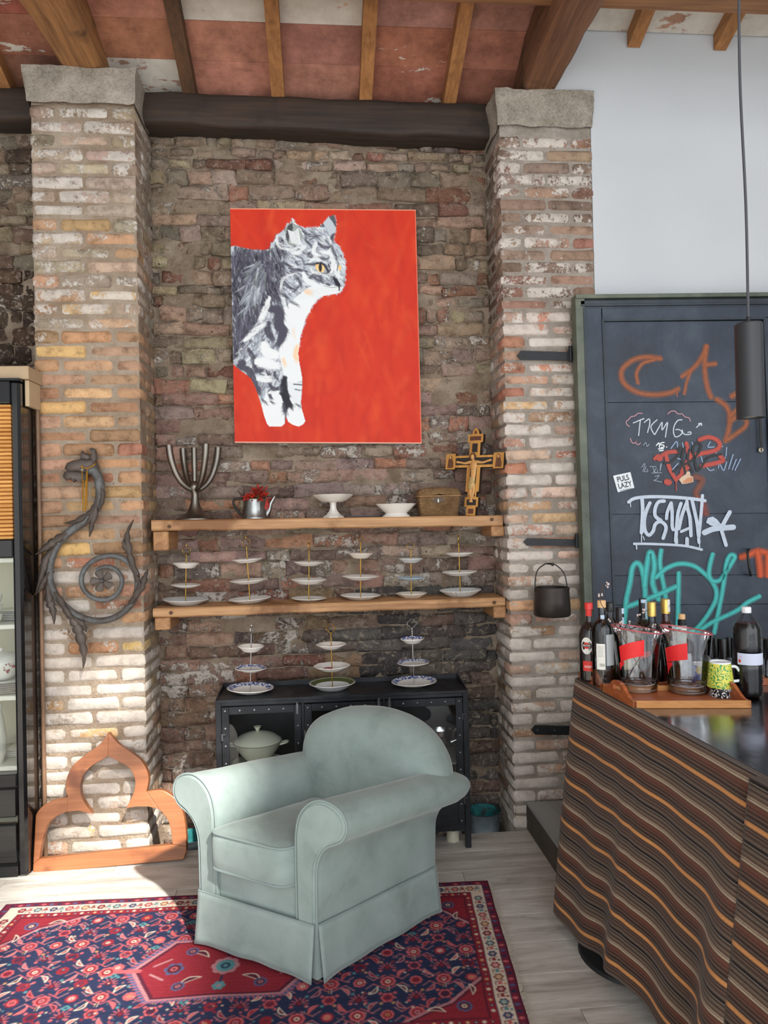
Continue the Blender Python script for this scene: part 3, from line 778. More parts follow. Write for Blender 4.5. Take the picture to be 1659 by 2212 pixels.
for l, w in (([(280,1380),(320,1370)], 26), ([(355,1380),(370,1410)], 22), ([(300,1400),(330,1420)], 14), ([(370,1480),(400,1520),(450,1510)], 26), ([(405,1390),(440,1450)], 20), ([(370,1570),(380,1590)], 20), ([(310,1600),(345,1640)], 16), ([(380,1620),(395,1630)], 12), ([(560,1480),(628,1485)], 10), ([(570,1520),(615,1530)], 8), ([(580,1640),(612,1660)], 12),
             ([(400,1290),(450,1370)], 24), ([(360,1000),(360,1060),(390,1120)], 40), ([(380,880),(440,900),(440,1000),(480,1070),(440,1160)], 60), ([(420,760),(450,850),(480,960)], 30), ([(300,1010),(250,1060),(200,1120)], 30), ([(130,1340),(200,1370),(240,1440),(290,1560)], 40), ([(210,1210),(250,1300),(260,1370)], 34), ([(160,1310),(140,1340)], 40)): P(l, w, DK, 0.85)
for l, w in (([(330,1170),(360,1230),(430,1250)], 60), ([(280,1300),(340,1310),(440,1340)], 56), ([(180,1130),(250,1060),(330,1000)], 34), ([(370,800),(330,900),(300,960)], 34), ([(470,760),(500,860)], 22), ([(290,1440),(380,1440)], 40)): P(l, w, WHT, 0.8)
# ears
A.poly(cpl([(498,232),(557,150),(572,182),(600,214),(620,250),(640,300),(600,360),(540,380),(500,330)]), s2l((150, 158, 152)), 0.9)
A.poly(cpl([(500,300),(515,215),(550,190),(560,230),(530,300),(520,350)]), BK, 0.85)
for k in range(9):
    P([(520+k*3, 250+k*12), (565+k*6, 265+k*12), (600+k*2, 235+k*14)], 9, WHT, 0.8)
P([(420,330),(460,390),(560,400),(640,370)], 16, WHT); P([(430,300),(450,360),(540,378)], 12, WHT); P([(557,150),(564,185),(600,214),(640,280)], 9, WHT)
P([(600,215),(650,260),(660,320)], 14, DK); A.poly(cpl([(800,190),(885,122),(900,160),(905,220),(885,270),(850,240),(780,225)]), LG, 0.85)
A.poly(cpl([(845,140),(885,122),(902,165),(900,230),(880,190)]), BK, 0.85); A.poly(cpl([(770,220),(800,190),(815,222)]), DK, 0.9)
P([(893,272),(870,300),(880,335)], 20, DK)
# face stripes
for l, w in (([(640,260),(700,290),(770,290)], 18), ([(690,330),(740,300),(780,330)], 14), ([(660,330),(700,370),(740,400)], 18), ([(760,350),(800,380),(860,390)], 20), ([(820,330),(850,370),(870,410)], 14), ([(700,420),(680,450),(710,470)], 12), ([(770,460),(800,480),(850,470)], 14),
             ([(880,400),(900,450),(905,490)], 14), ([(600,400),(640,430),(690,440)], 14), ([(560,440),(620,470),(650,520)], 14), ([(660,520),(720,520),(770,512)], 18), ([(780,512),(815,535),(838,580)], 22), ([(600,560),(660,590),(560,650)], 16), ([(700,615),(750,600),(790,640)], 18), ([(660,640),(720,625),(740,640)], 16), ([(760,640),(790,655)], 16),
             ([(540,580),(600,640),(620,700)], 20), ([(480,660),(520,700),(560,720)], 18), ([(600,700),(560,740)], 16), ([(500,520),(560,560),(620,570)], 22), ([(830,560),(860,600),(840,520),(870,590)], 10), ([(820,680),(850,690),(840,672)], 8), ([(470,760),(520,790)], 22), ([(540,820),(600,850)], 16), ([(500,790),(515,860)], 12)): P(l, w, DK, 0.85)
for l, w in (([(740,360),(720,420),(760,450)], 26), ([(650,380),(600,430),(560,430)], 22), ([(860,440),(880,520),(860,590)], 26), ([(640,600),(680,660),(760,690)], 34), ([(560,600),(480,640),(460,720)], 18), ([(700,560),(740,590),(830,600)], 18), ([(900,540),(920,620)], 30), ([(780,420),(830,430),(850,410)], 20), ([(690,500),(720,480),(760,490)], 16)): P(l, w, WHT, 0.85)
P([(885,630),(905,660),(925,690)], 24, BK); A.poly(cpl([(880,640),(905,635),(935,680),(920,700),(895,680)]), BK, 0.95); P([(925,690),(925,730)], 9, BK); P([(800,690),(860,705),(910,700)], 5, DK, 0.6)
A.poly(cpl([(733,525),(775,515),(805,530),(810,560),(795,585),(765,580),(742,560)]), s2l((238, 198, 132)), 1); P([(730,520),(775,512),(812,532),(836,585),(790,592)], 11, BK); A.disc(*cp(775, 545), 14*W_/1500, BK, 1, 0.8, ry=36*W_/1500)
A.poly(cpl([(918,535),(938,525),(942,560),(925,572)]), s2l((240, 196, 120)), 1); P([(915,530),(910,570)], 7, DK)
A.a = g0.a*0+A.a  # (kept flat)
ins = cat_mask[..., None]
bgA = Ras(W_, H_, orange); pr2 = random.Random(3)
for _ in range(700):
    x, y = pr2.uniform(0, 1650), pr2.uniform(40, 1980); L = pr2.uniform(60, 260); w = pr2.uniform(4, 15)
    c = s2l(pr2.choice([(208, 56, 24), (182, 32, 16), (204, 48, 18), (188, 40, 20), (218, 84, 38), (166, 30, 20)]))
    a_ = pr2.gauss(math.pi/2, 0.4); bgA.line(cp(x, y), cp(x+math.cos(a_)*L, y+math.sin(a_)*L), w, c, 0.25, w*0.9)
A.a = A.a*ins+bgA.a*(1-ins)
for _ in range(240):                        # hairs breaking the outline
    k = pr_.randrange(2, len(sil)-30); (xa, ya), (xb, yb) = sil[k], sil[k+1]; f = pr_.random(); x, y = xa+(xb-xa)*f, ya+(yb-ya)*f
    nx, ny = (yb-ya), -(xb-xa); l = math.hypot(nx, ny)+1e-6; a_ = math.atan2(ny, nx)+pr_.uniform(0.2, 0.9)
    A.line(cp(x, y), cp(x+math.cos(a_)*12, y+math.sin(a_)*12), 1.1, LG if x > 500 else DK, 0.7, 0.8, 0.3)
edge = s2l((232, 150, 120))
A.a[:2] = edge; A.a[:, -2:] = (A.a[:, -2:]+np.array(edge))/2; A.a[-2:] = s2l((230, 170, 150))
b = MB(); b.grid(lambda u, v: canvas_pt(u, v), W_-1, H_-1)
o = b.build('painted_cat', vcol('oil_paint', 0.55, 0.15, 90, 0.25), cv, False); set_vcol(o, A.a.reshape(-1, 3))

# ================================================================= SHELVES
M_SHELF = wood('oiled_shelf_oak', (148, 104, 66), (198, 154, 108), 0, 1.1, 0.6, 0.5, 'World', (128, 86, 50), 0.5)
M_SHEND = wood('shelf_block_oak', (138, 96, 60), (186, 140, 96), 1, 1.0, 0.65, 0.4, 'World', None, 0.5)
def shelf(label, x0, x1, z0l, z0r, th, yf, brl, brr):
    s = thing('wall_shelf', label, 'shelf', ((x0+x1)/2, 3.88, (z0l+z0r)/2-th))
    b = MB(); n = 40; vs = []
    for i in range(n+1):
        u = i/n; x = x0+(x1-x0)*u; zt = z0l+(z0r-z0l)*u; w1 = mnoise.noise(Vector((x*5, 1, z0l*3)))*0.007; w2 = mnoise.noise(Vector((x*7, 5, z0l*3)))*0.006
        e = 0.007
        vs += [(x, yf+w1+e, zt-th+w2), (x, yf+w1, zt-th+w2+e), (x, yf+w1*0.8, zt-e), (x, yf+w1*0.8+e, zt), (x, 4.02, zt), (x, 4.02, zt-th)]
    fs = [(i*6+k, i*6+(k+1) % 6, (i+1)*6+(k+1) % 6, (i+1)*6+k) for i in range(n) for k in range(6)]+[tuple(range(6))[::-1], tuple(n*6+k for k in range(6))]
    b.add(vs, fs); b.build('board', M_SHELF, s, True, 35)
    for (bx0, bx1, bz0, bz1) in (brl, brr):
        b = MB(); b.rbox((bx0, yf+0.012, bz0), (bx1, 4.02, bz1), 0.005); b.build('support_block', M_SHEND, s, False)
    for kx in (x0+0.09, x1-0.06):
        b = MB(); b.lathe([(0, -0.002), (0.009, -0.002), (0.009, 0.003)], 12); b.v = [(kx+p[0], yf-p[2]-0.004, (z0l+z0r)/2-th/2+p[1]) for p in b.v]; b.build('dark_knot', plain('knot_wood', (92, 62, 38), 0.7), s)
    return s
ZS1, ZS2 = 1.640, 1.197
shelf('thick upper oak wall shelf holding the candelabrum and crucifix', -0.872, 0.945, 1.646, 1.632, 0.055, 3.755, (-0.868, -0.79, 1.49, 1.589), (0.885, 0.955, 1.522, 1.577))
shelf('thick lower oak wall shelf holding six tiered cake stands', -0.872, 0.948, ZS2, ZS2, 0.047, 3.755, (-0.868, -0.79, 1.085, 1.149), (0.888, 0.955, 1.088, 1.149))
def zs1(x): return 1.646+(1.632-1.646)*(x+0.872)/1.817
YS = 3.885
def X_at(px, Y, py=1120): return onY(px, py, Y).x

# ================================================================= THINGS ON THE UPPER SHELF
M_PEWTER = plain('brushed_pewter', (126, 120, 112), 0.36, 1.0, var=0.12, scale=12)
M_PEWTER2 = plain('old_pewter', (150, 150, 148), 0.28, 1.0, var=0.2, scale=9, bump=0.05, bscale=14)
M_DKMET = plain('dark_iron_handle', (58, 56, 54), 0.5, 0.8)
x = X_at(422, YS, 1110); z = zs1(x); s = pxm((x, YS, 1.6))
c = thing('candelabrum', 'tall pewter five-armed candelabrum at the pillar end of the upper shelf', 'candelabrum', (x, YS, z))
b = MB(); b.lathe([(0, 0), (0.100, 0), (0.100, 0.006), (0.074, 0.016), (0.048, 0.034), (0.031, 0.062), (0.022, 0.095), (0.0175, 0.125), (0.0185, 0.142), (0.028, 0.160), (0.032, 0.172), (0.028, 0.186), (0.018, 0.196), (0.012, 0.205), (0, 0.205)], 40, (x, YS, z)); b.build('base', M_PEWTER, c, True, 60)
b = MB(); b.tube(catmull([(x, YS, z+0.19), (x, YS, z+0.25), (x, YS, z+0.38)], 4), [0.013]*5+[0.0155]*4, 16); b.build('arm', M_PEWTER, c, True, 50)
for th in (35, 125, 215, 305):
    t_ = math.radians(th); R_ = 0.139
    pts = [(0.008, 0.155), (0.040, 0.168), (0.075, 0.198), (0.104, 0.245), (0.124, 0.300), (0.134, 0.345), (0.139, 0.388)]
    P3 = catmull([(x+r*math.cos(t_), YS+r*math.sin(t_), z+h) for r, h in pts], 5)
    b = MB(); b.tube(P3, [0.0125+0.0055*min(1, i/len(P3)*1.3) for i in range(len(P3))], 14)
    b.build('arm', M_PEWTER, c, True, 50)
# pewter jug with red chillies
x = X_at(550.5, YS, 1110); z = zs1(x)
j = thing('pewter_jug', 'old pewter jug with open lid beside the candelabrum', 'jug', (x, YS, z))
b = MB(); b.lathe([(0, 0.001), (0.070, 0.0), (0.071, 0.006), (0.066, 0.012), (0.063, 0.05), (0.058, 0.088), (0.056, 0.102), (0.058, 0.106), (0.054, 0.105), (0.053, 0.090), (0.060, 0.012), (0, 0.010)], 40, (x, YS, z)); b.build('body', M_PEWTER2, j, True, 50)
b = MB(); b.tube(catmull([(x-0.052, YS, z+0.092), (x-0.068, YS, z+0.108), (x-0.098, YS, z+0.108), (x-0.112, YS, z+0.090), (x-0.100, YS, z+0.060), (x-0.078, YS, z+0.030), (x-0.066, YS, z+0.018)], 5), [0.006]*6+[0.0065]*20+[0.006]*5, 10); b.build('handle', M_DKMET, j)
b = MB(); b.tube(catmull([(x+0.052, YS, z+0.012), (x+0.070, YS, z+0.040), (x+0.084, YS, z+0.080), (x+0.106, YS, z+0.117)], 5), [0.022-0.016*min(1, i/14) for i in range(16)], 12, flat=0.8); b.build('spout', M_PEWTER2, j)
b = MB(); b.tube([(x-0.052, YS, z+0.108), (x-0.086, YS, z+0.150)], 0.03, 14, flat=0.10, up=(0, 1, 0)); b.build('lid', M_PEWTER2, j)
ch = thing('chilli_bunch', 'bunch of dried red chillies spilling out of the pewter jug', 'chilli bunch', (x, YS, z+0.10))
M_CH = [plain('red_chilli', c_, 0.45) for c_ in ((150, 34, 22), (176, 46, 28), (124, 26, 22))]
cx, cy, cz = x+0.018, YS-0.01, z+0.112
pods = []
for k in range(84):
    a_ = rnd(0, 2*math.pi); e = rnd(-0.25, 1.0)*math.pi/2; L = rnd(0.024, 0.040); d = Vector((math.cos(a_)*math.cos(e)*1.25, math.sin(a_)*math.cos(e), math.sin(e)*0.75)); o_ = Vector((cx, cy, cz))+d*rnd(0.022, 0.055)
    pods.append((o_, (d+Vector((rnd(-.5, .5), rnd(-.5, .5), rnd(-.3, .5)))).normalized(), L))
for k in range(12):
    pods.append((Vector((cx+0.052+rnd(-0.012, 0.014), cy-0.05, cz-0.012-k*0.003)), Vector((rnd(-.4, .4), -0.4, -1)).normalized(), rnd(0.025, 0.034)))
for k in range(8): pods.append((Vector((cx-0.05+rnd(-.015, .01), cy-0.03, cz+0.004)), Vector((rnd(-.6, .2), -0.4, rnd(-.8, .3))).normalized(), rnd(0.022, 0.03)))
for k, (o_, d, L) in enumerate(pods):
    b = MB(); e = d.orthogonal().normalized()*L*0.2
    b.tube([o_, o_+d*L*0.3+e*0.4, o_+d*L*0.7+e*0.5, o_+d*L], [0.0035, 0.0058, 0.0042, 0.0008], 6); b.build('chilli', M_CH[k % 3], ch)
b = MB()
for k in range(14):
    a_ = k*0.45; b.tube([(cx, cy, cz-0.02), (cx+math.cos(a_)*0.03, cy+math.sin(a_)*0.03, cz+0.03)], 0.0014, 4)
b.build('stems', plain('dry_stem', (120, 92, 48), 0.8), ch)
# white stoneware
M_STONE = plain('cream_stoneware', (222, 217, 208), 0.22, var=0.03, scale=5)
x = X_at(720, YS, 1110); z = zs1(x)
k_ = thing('footed_cake_stand', 'cream stoneware footed cake stand at the middle of the upper shelf', 'cake stand', (x, YS, z))
lob = lambda t_, r, zz: 1+0.025*math.cos(6*t_) if r > 0.09 else 1
b = MB(); b.lathe([(0, 0.083), (0.050, 0.083), (0.068, 0.090), (0.094, 0.110), (0.106, 0.121), (0.104, 0.124), (0.092, 0.115), (0.060, 0.098), (0, 0.096)], 60, (x, YS, z), fn=lob); b.build('dish', M_STONE, k_, True, 60)
b = MB(); b.lathe([(0, 0), (0.060, 0), (0.059, 0.006), (0.040, 0.018), (0.024, 0.036), (0.018, 0.050), (0.0165, 0.072), (0.022, 0.086), (0, 0.086)], 8, (x, YS, z), a0=0.39); b.build('stem_foot', M_STONE, k_, True, 30)
x = X_at(856, YS-0.02, 1110); z = zs1(x)
k_ = thing('oval_footed_bowl', 'cream oval footed bowl between the cake stand and wicker basket', 'bowl', (x, YS-0.02, z))
lob2 = lambda t_, r, zz: 1+(0.03*math.cos(4*t_) if zz > 0.05 else 0)
b = MB(); b.lathe([(0, 0), (0.078, 0.0), (0.078, 0.005), (0.064, 0.014), (0.060, 0.020), (0.070, 0.028), (0.088, 0.046), (0.104, 0.063), (0.110, 0.069), (0.107, 0.071), (0.094, 0.060), (0.07, 0.034), (0, 0.026)], 60, (x, YS-0.02, z), sx=0.97, sy=0.68, fn=lob2); b.build('basin', M_STONE, k_, True, 60)
x = X_at(800, 3.955, 1110); z = zs1(x)
tr_ = thing('flat_tray', 'flat dark tray lying behind the oval bowl on upper shelf', 'tray', (x, 3.945, z))
b = MB(); b.lathe([(0, 0.001), (0.165, 0.001), (0.175, 0.008), (0.172, 0.010), (0.16, 0.004), (0, 0.004)], 48, (x, 3.964, z), sx=1.2, sy=0.17); b.build('pan', plain('dark_tray', (70, 66, 66), 0.4, 0.6), tr_)
# wicker basket
def wicker():
    t = NT('woven_wicker'); vec = t.coords('World')
    sx = t.n('ShaderNodeSeparateXYZ'); t.link(vec, sx.inputs[0])
    u = t.math('MULTIPLY', t.math('ADD', sx.outputs[0], sx.outputs[1]), 95.0); w = t.math('MULTIPLY', sx.outputs[2], 155.0)
    row = t.math('FLOOR', w); ph = t.math('MULTIPLY', t.math('MODULO', row, 2.0), 3.14159)
    s_ = t.math('ABSOLUTE', t.math('SINE', t.math('ADD', t.math('MULTIPLY', u, 3.14159), t.math('MULTIPLY', ph, 0.5))))
    r_ = t.math('ABSOLUTE', t.math('SINE', t.math('MULTIPLY', w, 3.14159)))
    h = t.math('MULTIPLY', t.math('POWER', s_, 0.6), t.math('POWER', r_, 0.5))
    n1 = t.noise(vec, 14, 4, 0.7)
    c = t.mix(h, s2l((62, 42, 26)), t.ramp(n1, [(0.35, s2l((136, 100, 62))), (0.65, s2l((184, 146, 98)))]))
    t.bump(h, 0.9, 0.006)
    return t.out(c, 0.6)
M_WICK = wicker()
x0, x1 = X_at(903.5, 3.82, 1090), X_at(994, 3.82, 1090); xm = (x0+x1)/2; hw = (x1-x0)/2; z = zs1(xm); yb0, yb1 = 3.80, 3.95; ym = (yb0+yb1)/2
bk = thing('wicker_basket', 'lidded brown wicker basket beside the crucifix', 'basket', (xm, ym, z))
def bloop(f, h, dx=0.0, e=0.18): 
    out = []
    for k in range(48):
        a_ = 2*math.pi*k/48; cx_, sx_ = math.cos(a_), math.sin(a_)
        out.append((xm+math.copysign(abs(cx_)**e, cx_)*hw*f, ym+math.copysign(abs(sx_)**e, sx_)*0.078*f, z+h))
    return out
b = MB(); rows = [bloop(0.90, 0.0), bloop(0.92, 0.03), bloop(0.96, 0.07), bloop(1.0, 0.108)]
for r in rows: b.add(r, [])
b.f = [(i*48+k, i*48+(k+1) % 48, (i+1)*48+(k+1) % 48, (i+1)*48+k) for i in range(3) for k in range(48)]+[tuple(range(48))[::-1]]; b.mi = [0]*len(b.f); b.build('body', M_WICK, bk, True, 50)
b = MB()
rows = []
for f, h in ((1.03, 0.108), (1.03, 0.118), (0.99, 0.132), (0.88, 0.146), (0.62, 0.154), (0.30, 0.157)):
    rows.append([(p[0], p[1], p[2]+0.010*math.exp(-((p[0]-xm)/0.05)**2)*(1 if p[1] < ym else 0)*(h < 0.12)) for p in bloop(f, h)])
for r in rows: b.add(r, [])
b.f = [(i*48+k, i*48+(k+1) % 48, (i+1)*48+(k+1) % 48, (i+1)*48+k) for i in range(5) for k in range(48)]+[tuple(5*48+k for k in range(48))]; b.mi = [0]*len(b.f); b.build('lid', M_WICK, bk, True, 50)
b = MB(); b.tube([Vector(p)+Vector((0, 0, 0.002)) for p in bloop(1.035, 0.106)], 0.0045, 6, True); b.build('rim_braid', plain('cane_braid', (140, 104, 66), 0.6, var=0.3, scale=40), bk)
M_LEATH = plain('worn_leather', (84, 64, 46), 0.6, var=0.2)
b = MB(); b.prism([(xm+a_, yb0-0.004, z+c_) for a_, c_ in ((-0.05, 0.088), (-0.02, 0.092), (-0.028, 0.104), (0.022, 0.104), (0.012, 0.092), (0.034, 0.088), (0.03, 0.078), (0.004, 0.076), (-0.012, 0.066), (-0.024, 0.076), (-0.045, 0.078))], (0, 0.006, 0)); b.build('leather_clasp', M_LEATH, bk, False)
b = MB(); b.box((xm-0.013, yb0-0.010, z+0.074), (xm-0.006, yb0-0.003, z+0.092)); b.build('buckle', plain('steel_buckle', (150, 150, 145), 0.35, 1), bk, False)
# crucifix, turned towards the room and leaning into the corner
pb = onY(1018.6, 1111, 3.80); 
cr = thing('crucifix', 'gilt wooden painted crucifix leaning in the corner of the upper shelf', 'crucifix', (pb.x, 3.80, zs1(pb.x)), (math.radians(-7.5), math.radians(2.0), math.radians(-38)))
M_GILT = wood('gilt_cross_wood', (150, 98, 38), (206, 152, 76), 2, 1.6, 0.4, 0.15, 'Object', None, 0.6)
M_GEDGE = plain('dark_cross_edge', (40, 27, 17), 0.6)
SC = 0.475/1390.0
def cl(pts): return [((px-0)*SC, pz*SC) for px, pz in pts]
out = [(-80, 0), (80, 0), (80, 135), (115, 135), (115, 290), (72, 290), (78, 370), (115, 380), (115, 760), (330, 760), (330, 735), (500, 735), (500, 985), (330, 985), (330, 950), (92, 950), (92, 1150), (130, 1160), (130, 1290), (60, 1290), (50, 1340), (25, 1375), (0, 1390), (-25, 1375), (-50, 1340), (-60, 1290), (-130, 1290), (-130, 1160), (-92, 1150), (-92, 950), (-330, 950), (-330, 985), (-500, 985), (-500, 735), (-330, 735), (-330, 760), (-115, 760), (-115, 380), (-78, 370), (-72, 290), (-115, 290), (-115, 135), (-80, 135)]
b = MB(); b.prism([(px*SC, -0.014, pz*SC) for px, pz in out], (0, 0.028, 0)); b.mi = [0, 0]+[1]*(len(b.f)-2); b.build('cross_board', [M_GILT, M_GEDGE], cr, False, local=True)
def slab(name, pts, mat, d0, d1, sm=False):
    b = MB(); b.prism([(px*SC, -d1, pz*SC) for px, pz in pts], (0, d1-d0, 0)); return b.build(name, mat, cr, sm, local=True)
M_ICB = plain('icon_dark_ground', (34, 24, 20), 0.5); M_ICR = plain('icon_brown_ground', (88, 48, 32), 0.5); M_FLESH = plain('icon_flesh', (196, 144, 84), 0.5, var=0.15, scale=30); M_LOIN = plain('icon_loincloth', (176, 146, 92), 0.6, var=0.3, scale=60); M_HAIR = plain('icon_hair', (70, 40, 22), 0.6); M_ROBE = plain('icon_robe', (92, 54, 28), 0.6, var=0.3, scale=50)
slab('dark_panel', [(-320, 800), (320, 800), (320, 915), (-320, 915)], M_ICB, 0.013, 0.0155)
slab('dark_panel', [(-46, 1000), (46, 1000), (46, 1140), (-46, 1140)], M_ICB, 0.013, 0.0155)
slab('dark_panel', [(-50, 300), (50, 300), (45, 400), (60, 760), (-60, 760), (-50, 400)], M_ICB, 0.013, 0.0150)
slab('dark_panel', [(-80, 160), (80, 160), (80, 250), (-80, 250)], M_ICB, 0.013, 0.0155)
slab('title_panel', [(-95, 1190), (95, 1190), (95, 1255), (-95, 1255)], M_ICR, 0.013, 0.0155)
slab('foot_panel', [(-45, 30), (45, 30), (45, 105), (-45, 105)], M_ICR, 0.013, 0.0155)
for sx in (-1, 1):
    slab('side_figure', [(sx*415-50, 760), (sx*415+50, 760), (sx*415+52, 830), (sx*415+28, 900), (sx*415+22, 950), (sx*415-10, 965), (sx*415-26, 930), (sx*415-40, 860)], M_ROBE, 0.013, 0.0165)
    slab('side_figure_face', [(sx*415-14, 905), (sx*415+12, 905), (sx*415+14, 940), (sx*415-2, 950), (sx*415-16, 935)], M_FLESH, 0.0165, 0.018)
slab('top_figure', [(-22, 1296), (22, 1296), (16, 1330), (0, 1350), (-16, 1330)], M_ROBE, 0.013, 0.0165)
b = MB(); y_ = -0.018
def rt(pts, rad): b.tube([(px*SC, y_, pz*SC) for px, pz in catmull_2(pts)], [r*SC for r in np.interp(np.linspace(0, 1, len(catmull_2(pts))), np.linspace(0, 1, len(rad)), rad)], 8, flat=0.45, up=(1, 0, 0))
def catmull_2(p): return [(q.x, q.y) for q in catmull([(a_, c_, 0) for a_, c_ in p], 4)]
rt([(-8, 500), (4, 600), (6, 700), (0, 800), (-2, 850)], [42, 40, 46, 60, 30]); rt([(0, 845), (-70, 842), (-150, 826), (-220, 838), (-300, 850)], [26, 24, 17, 15, 18]); rt([(0, 845), (70, 842), (150, 832), (220, 850), (300, 872)], [26, 24, 17, 15, 18])
rt([(-16, 500), (-26, 400), (-20, 320), (2, 250), (14, 205)], [34, 27, 20, 14, 16]); rt([(14, 500), (26, 400), (18, 320), (-6, 250), (-22, 210)], [34, 27, 20, 14, 16]); rt([(-2, 850), (-14, 905)], [20, 24])
b.build('corpus', M_FLESH, cr, True, 60, local=True)
b = MB(); b.sphere((-22*SC, y_-0.003, 925*SC), 40*SC, 12, 8, (0.85, 0.6, 1.15)); b.build('head', M_FLESH, cr, local=True)
b = MB(); b.tube([(px*SC, y_-0.002, pz*SC) for px, pz in ((-58, 870), (-62, 930), (-40, 968), (-8, 972), (20, 940), (26, 880))], [16*SC]*6, 7); b.build('hair', M_HAIR, cr, local=True)
b = MB(); b.tube([(px*SC, y_-0.004, pz*SC) for px, pz in ((0, 600), (-2, 540), (-16, 460), (-30, 410))], [44*SC, 52*SC, 48*SC, 20*SC], 10, flat=0.5, up=(1, 0, 0)); b.build('loincloth', M_LOIN, cr, local=True)

# ================================================================= TIERED CAKE STANDS
M_GOLD = plain('gilt_rod', (186, 146, 66), 0.28, 1.0); M_SILV = plain('chrome_rod', (190, 190, 192), 0.2, 1.0)
M_CHINA = plain('white_china', (236, 231, 224), 0.16); M_CHINA2 = plain('ivory_china', (226, 216, 202), 0.2)
def transfer(name, ground, ink, scale, lo, hi, rough=0.15, vein=0.5):
    t = NT(name); v = t.coords('Object'); n1 = t.noise(v, scale, 4, 0.65); 
    c = t.mix(t.step(n1, vein, vein+0.05), s2l(ground), s2l(ink)); return t.out(c, rough)
M_BLUE = transfer('blue_transferware', (232, 234, 238), (62, 84, 150), 90, 0, 0, vein=0.47)
M_LTBL = plain('pale_blue_china', (176, 196, 210), 0.2); M_GREEN = plain('olive_green_glaze', (84, 92, 52), 0.25); M_ROSE = plain('rose_print', (142, 34, 60), 0.3)
M_SPRIG = transfer('sprig_china', (234, 230, 224), (150, 140, 110), 60, 0, 0, vein=0.62); M_GREY = plain('grey_china', (214, 214, 212), 0.2)
def tiered(label, Y, zb, base, tiers, ring, metal, ringkind, group, mats, rims=None, flower=None):
    """base=(px), tiers=[(px centre, py rim, half px, depth ratio, edge)], ring=(px,py,r px)"""
    xb = X_at(base, Y, tiers[-1][0]); sc_ = pxm((xb, Y, zb))
    top = onY(ring[0], ring[1], Y); tilt = math.atan2(top.x-xb, top.z-zb)
    st = thing('tiered_cake_stand', label, 'cake stand', (xb, Y, zb), (0, tilt, 0), group)
    H = (top-Vector((xb, Y, zb))).length; r_ring = ring[2]/sc_
    zr = H-r_ring
    b = MB(); b.tube([(0, 0, 0.004), (0, 0, zr)], 0.0026, 10)
    for zz, rr in ((0.010, 0.005), (zr-0.02, 0.0045), (zr-0.004, 0.0042)): b.sphere((0, 0, zz), rr, 8, 6)
    b.build('rod', metal, st, local=True)
    b = MB()
    if ringkind == 'round': P_ = [(math.cos(a_)*r_ring, 0, H+math.sin(a_)*r_ring) for a_ in np.linspace(0, 2*math.pi, 28, endpoint=False)]
    elif ringkind == 'edge': P_ = [(math.cos(a_)*r_ring*0.25, math.cos(a_)*r_ring, H+math.sin(a_)*r_ring*1.3) for a_ in np.linspace(0, 2*math.pi, 28, endpoint=False)]
    elif ringkind == 'heart': P_ = [(math.cos(a_)*r_ring*1.05, 0, H+math.sin(a_)*r_ring*(1+0.25*max(0, math.sin(a_))**4)) for a_ in np.linspace(0, 2*math.pi, 36, endpoint=False)]
    else: P_ = [(math.cos(a_)*r_ring*(1+0.13*math.cos(4*a_)), 0, H+math.sin(a_)*r_ring*(1+0.13*math.cos(4*a_))) for a_ in np.linspace(0, 2*math.pi, 48, endpoint=False)]
    b.tube(P_, 0.0019, 6, True)
    if ringkind in ('heart', 'edge'): b.sphere((0, 0, H+r_ring*1.35), 0.0045, 6, 5, (1, 1, 1.5))
    b.build('ring_handle', metal, st, local=True)
    for k, (py, hp, dr, edge) in enumerate(tiers):
        R_ = hp/sc_; zt = (onY(base, py, Y).z-zb)
        d = R_*dr; zt = max(zt-d, 0.0) if k < len(tiers)-1 else 0.0
        fn = None; n = 48
        if edge == 'lobed': fn = lambda t_, r, z_: 1+0.03*math.cos(8*t_)*(r > R_*0.8)
        if edge == 'octa': fn = lambda t_, r, z_: (1/max(abs(math.cos((t_ % (math.pi/4))-math.pi/8)), 0.9))*0.95
        if edge == 'ribbed': n = 96; fn = lambda t_, r, z_: 1+0.035*math.cos(24*t_+z_*260)*(r > R_*0.62)
        b = MB(); b.lathe([(0, 0), (R_*0.55, 0), (R_*0.60, 0.002), (R_*0.72, d*0.35), (R_*0.97, d*0.93), (R_, d), (R_*0.985, d+0.0025), (R_*0.94, d*0.95+0.0025), (R_*0.70, d*0.38+0.003), (R_*0.56, 0.006), (0, 0.005)], n, (0, 0, zt), fn=fn)
        pl_ = b.build('plate', mats[k], st, True, 60, local=True)
        if rims and rims[k]:
            b = MB(); b.lathe([(R_*0.74, d*0.46+0.0042), (R_*0.97, d*0.98+0.0036)], n, (0, 0, zt), fn=fn); b.build('printed_rim', rims[k], pl_, True, 60, local=True)
        if flower is not None and flower == k:
            b = MB()
            for q in range(9): a_ = q*0.7; b.sphere((R_*(0.18*math.cos(a_)+(0.25 if 'lower' in label else -0.22)), -R_*0.25+R_*0.2*math.sin(a_), zt+d*0.35+0.006), R_*0.10, 6, 4, (1, 1, 0.3))
            b.build('rose_print', M_ROSE, pl_, local=True)
    return st
G6 = 'tiered cake stands on the lower shelf'; G3 = 'tiered cake stands on the metal cabinet'
YT = 3.89
tiered('lower shelf cake stand nearest the iron dragon, crown-shaped ring handle', YT, ZS2, 400.6, [(1217, 28, 0.36, ''), (1263.5, 31.5, 0.17, ''), (1299, 48.8, 0.24, '')], (402.5, 1189, 8), M_GOLD, 'heart', G6, [M_CHINA, M_CHINA, M_GREY])
tiered('leaning cake stand with round ring, second from the iron dragon on lower shelf', YT, ZS2, 540, [(1208, 32.5, 0.22, 'lobed'), (1253, 40, 0.18, 'lobed'), (1297, 46, 0.20, '')], (531.6, 1171.6, 8), M_GOLD, 'heart', G6, [M_CHINA, M_CHINA, M_SPRIG])
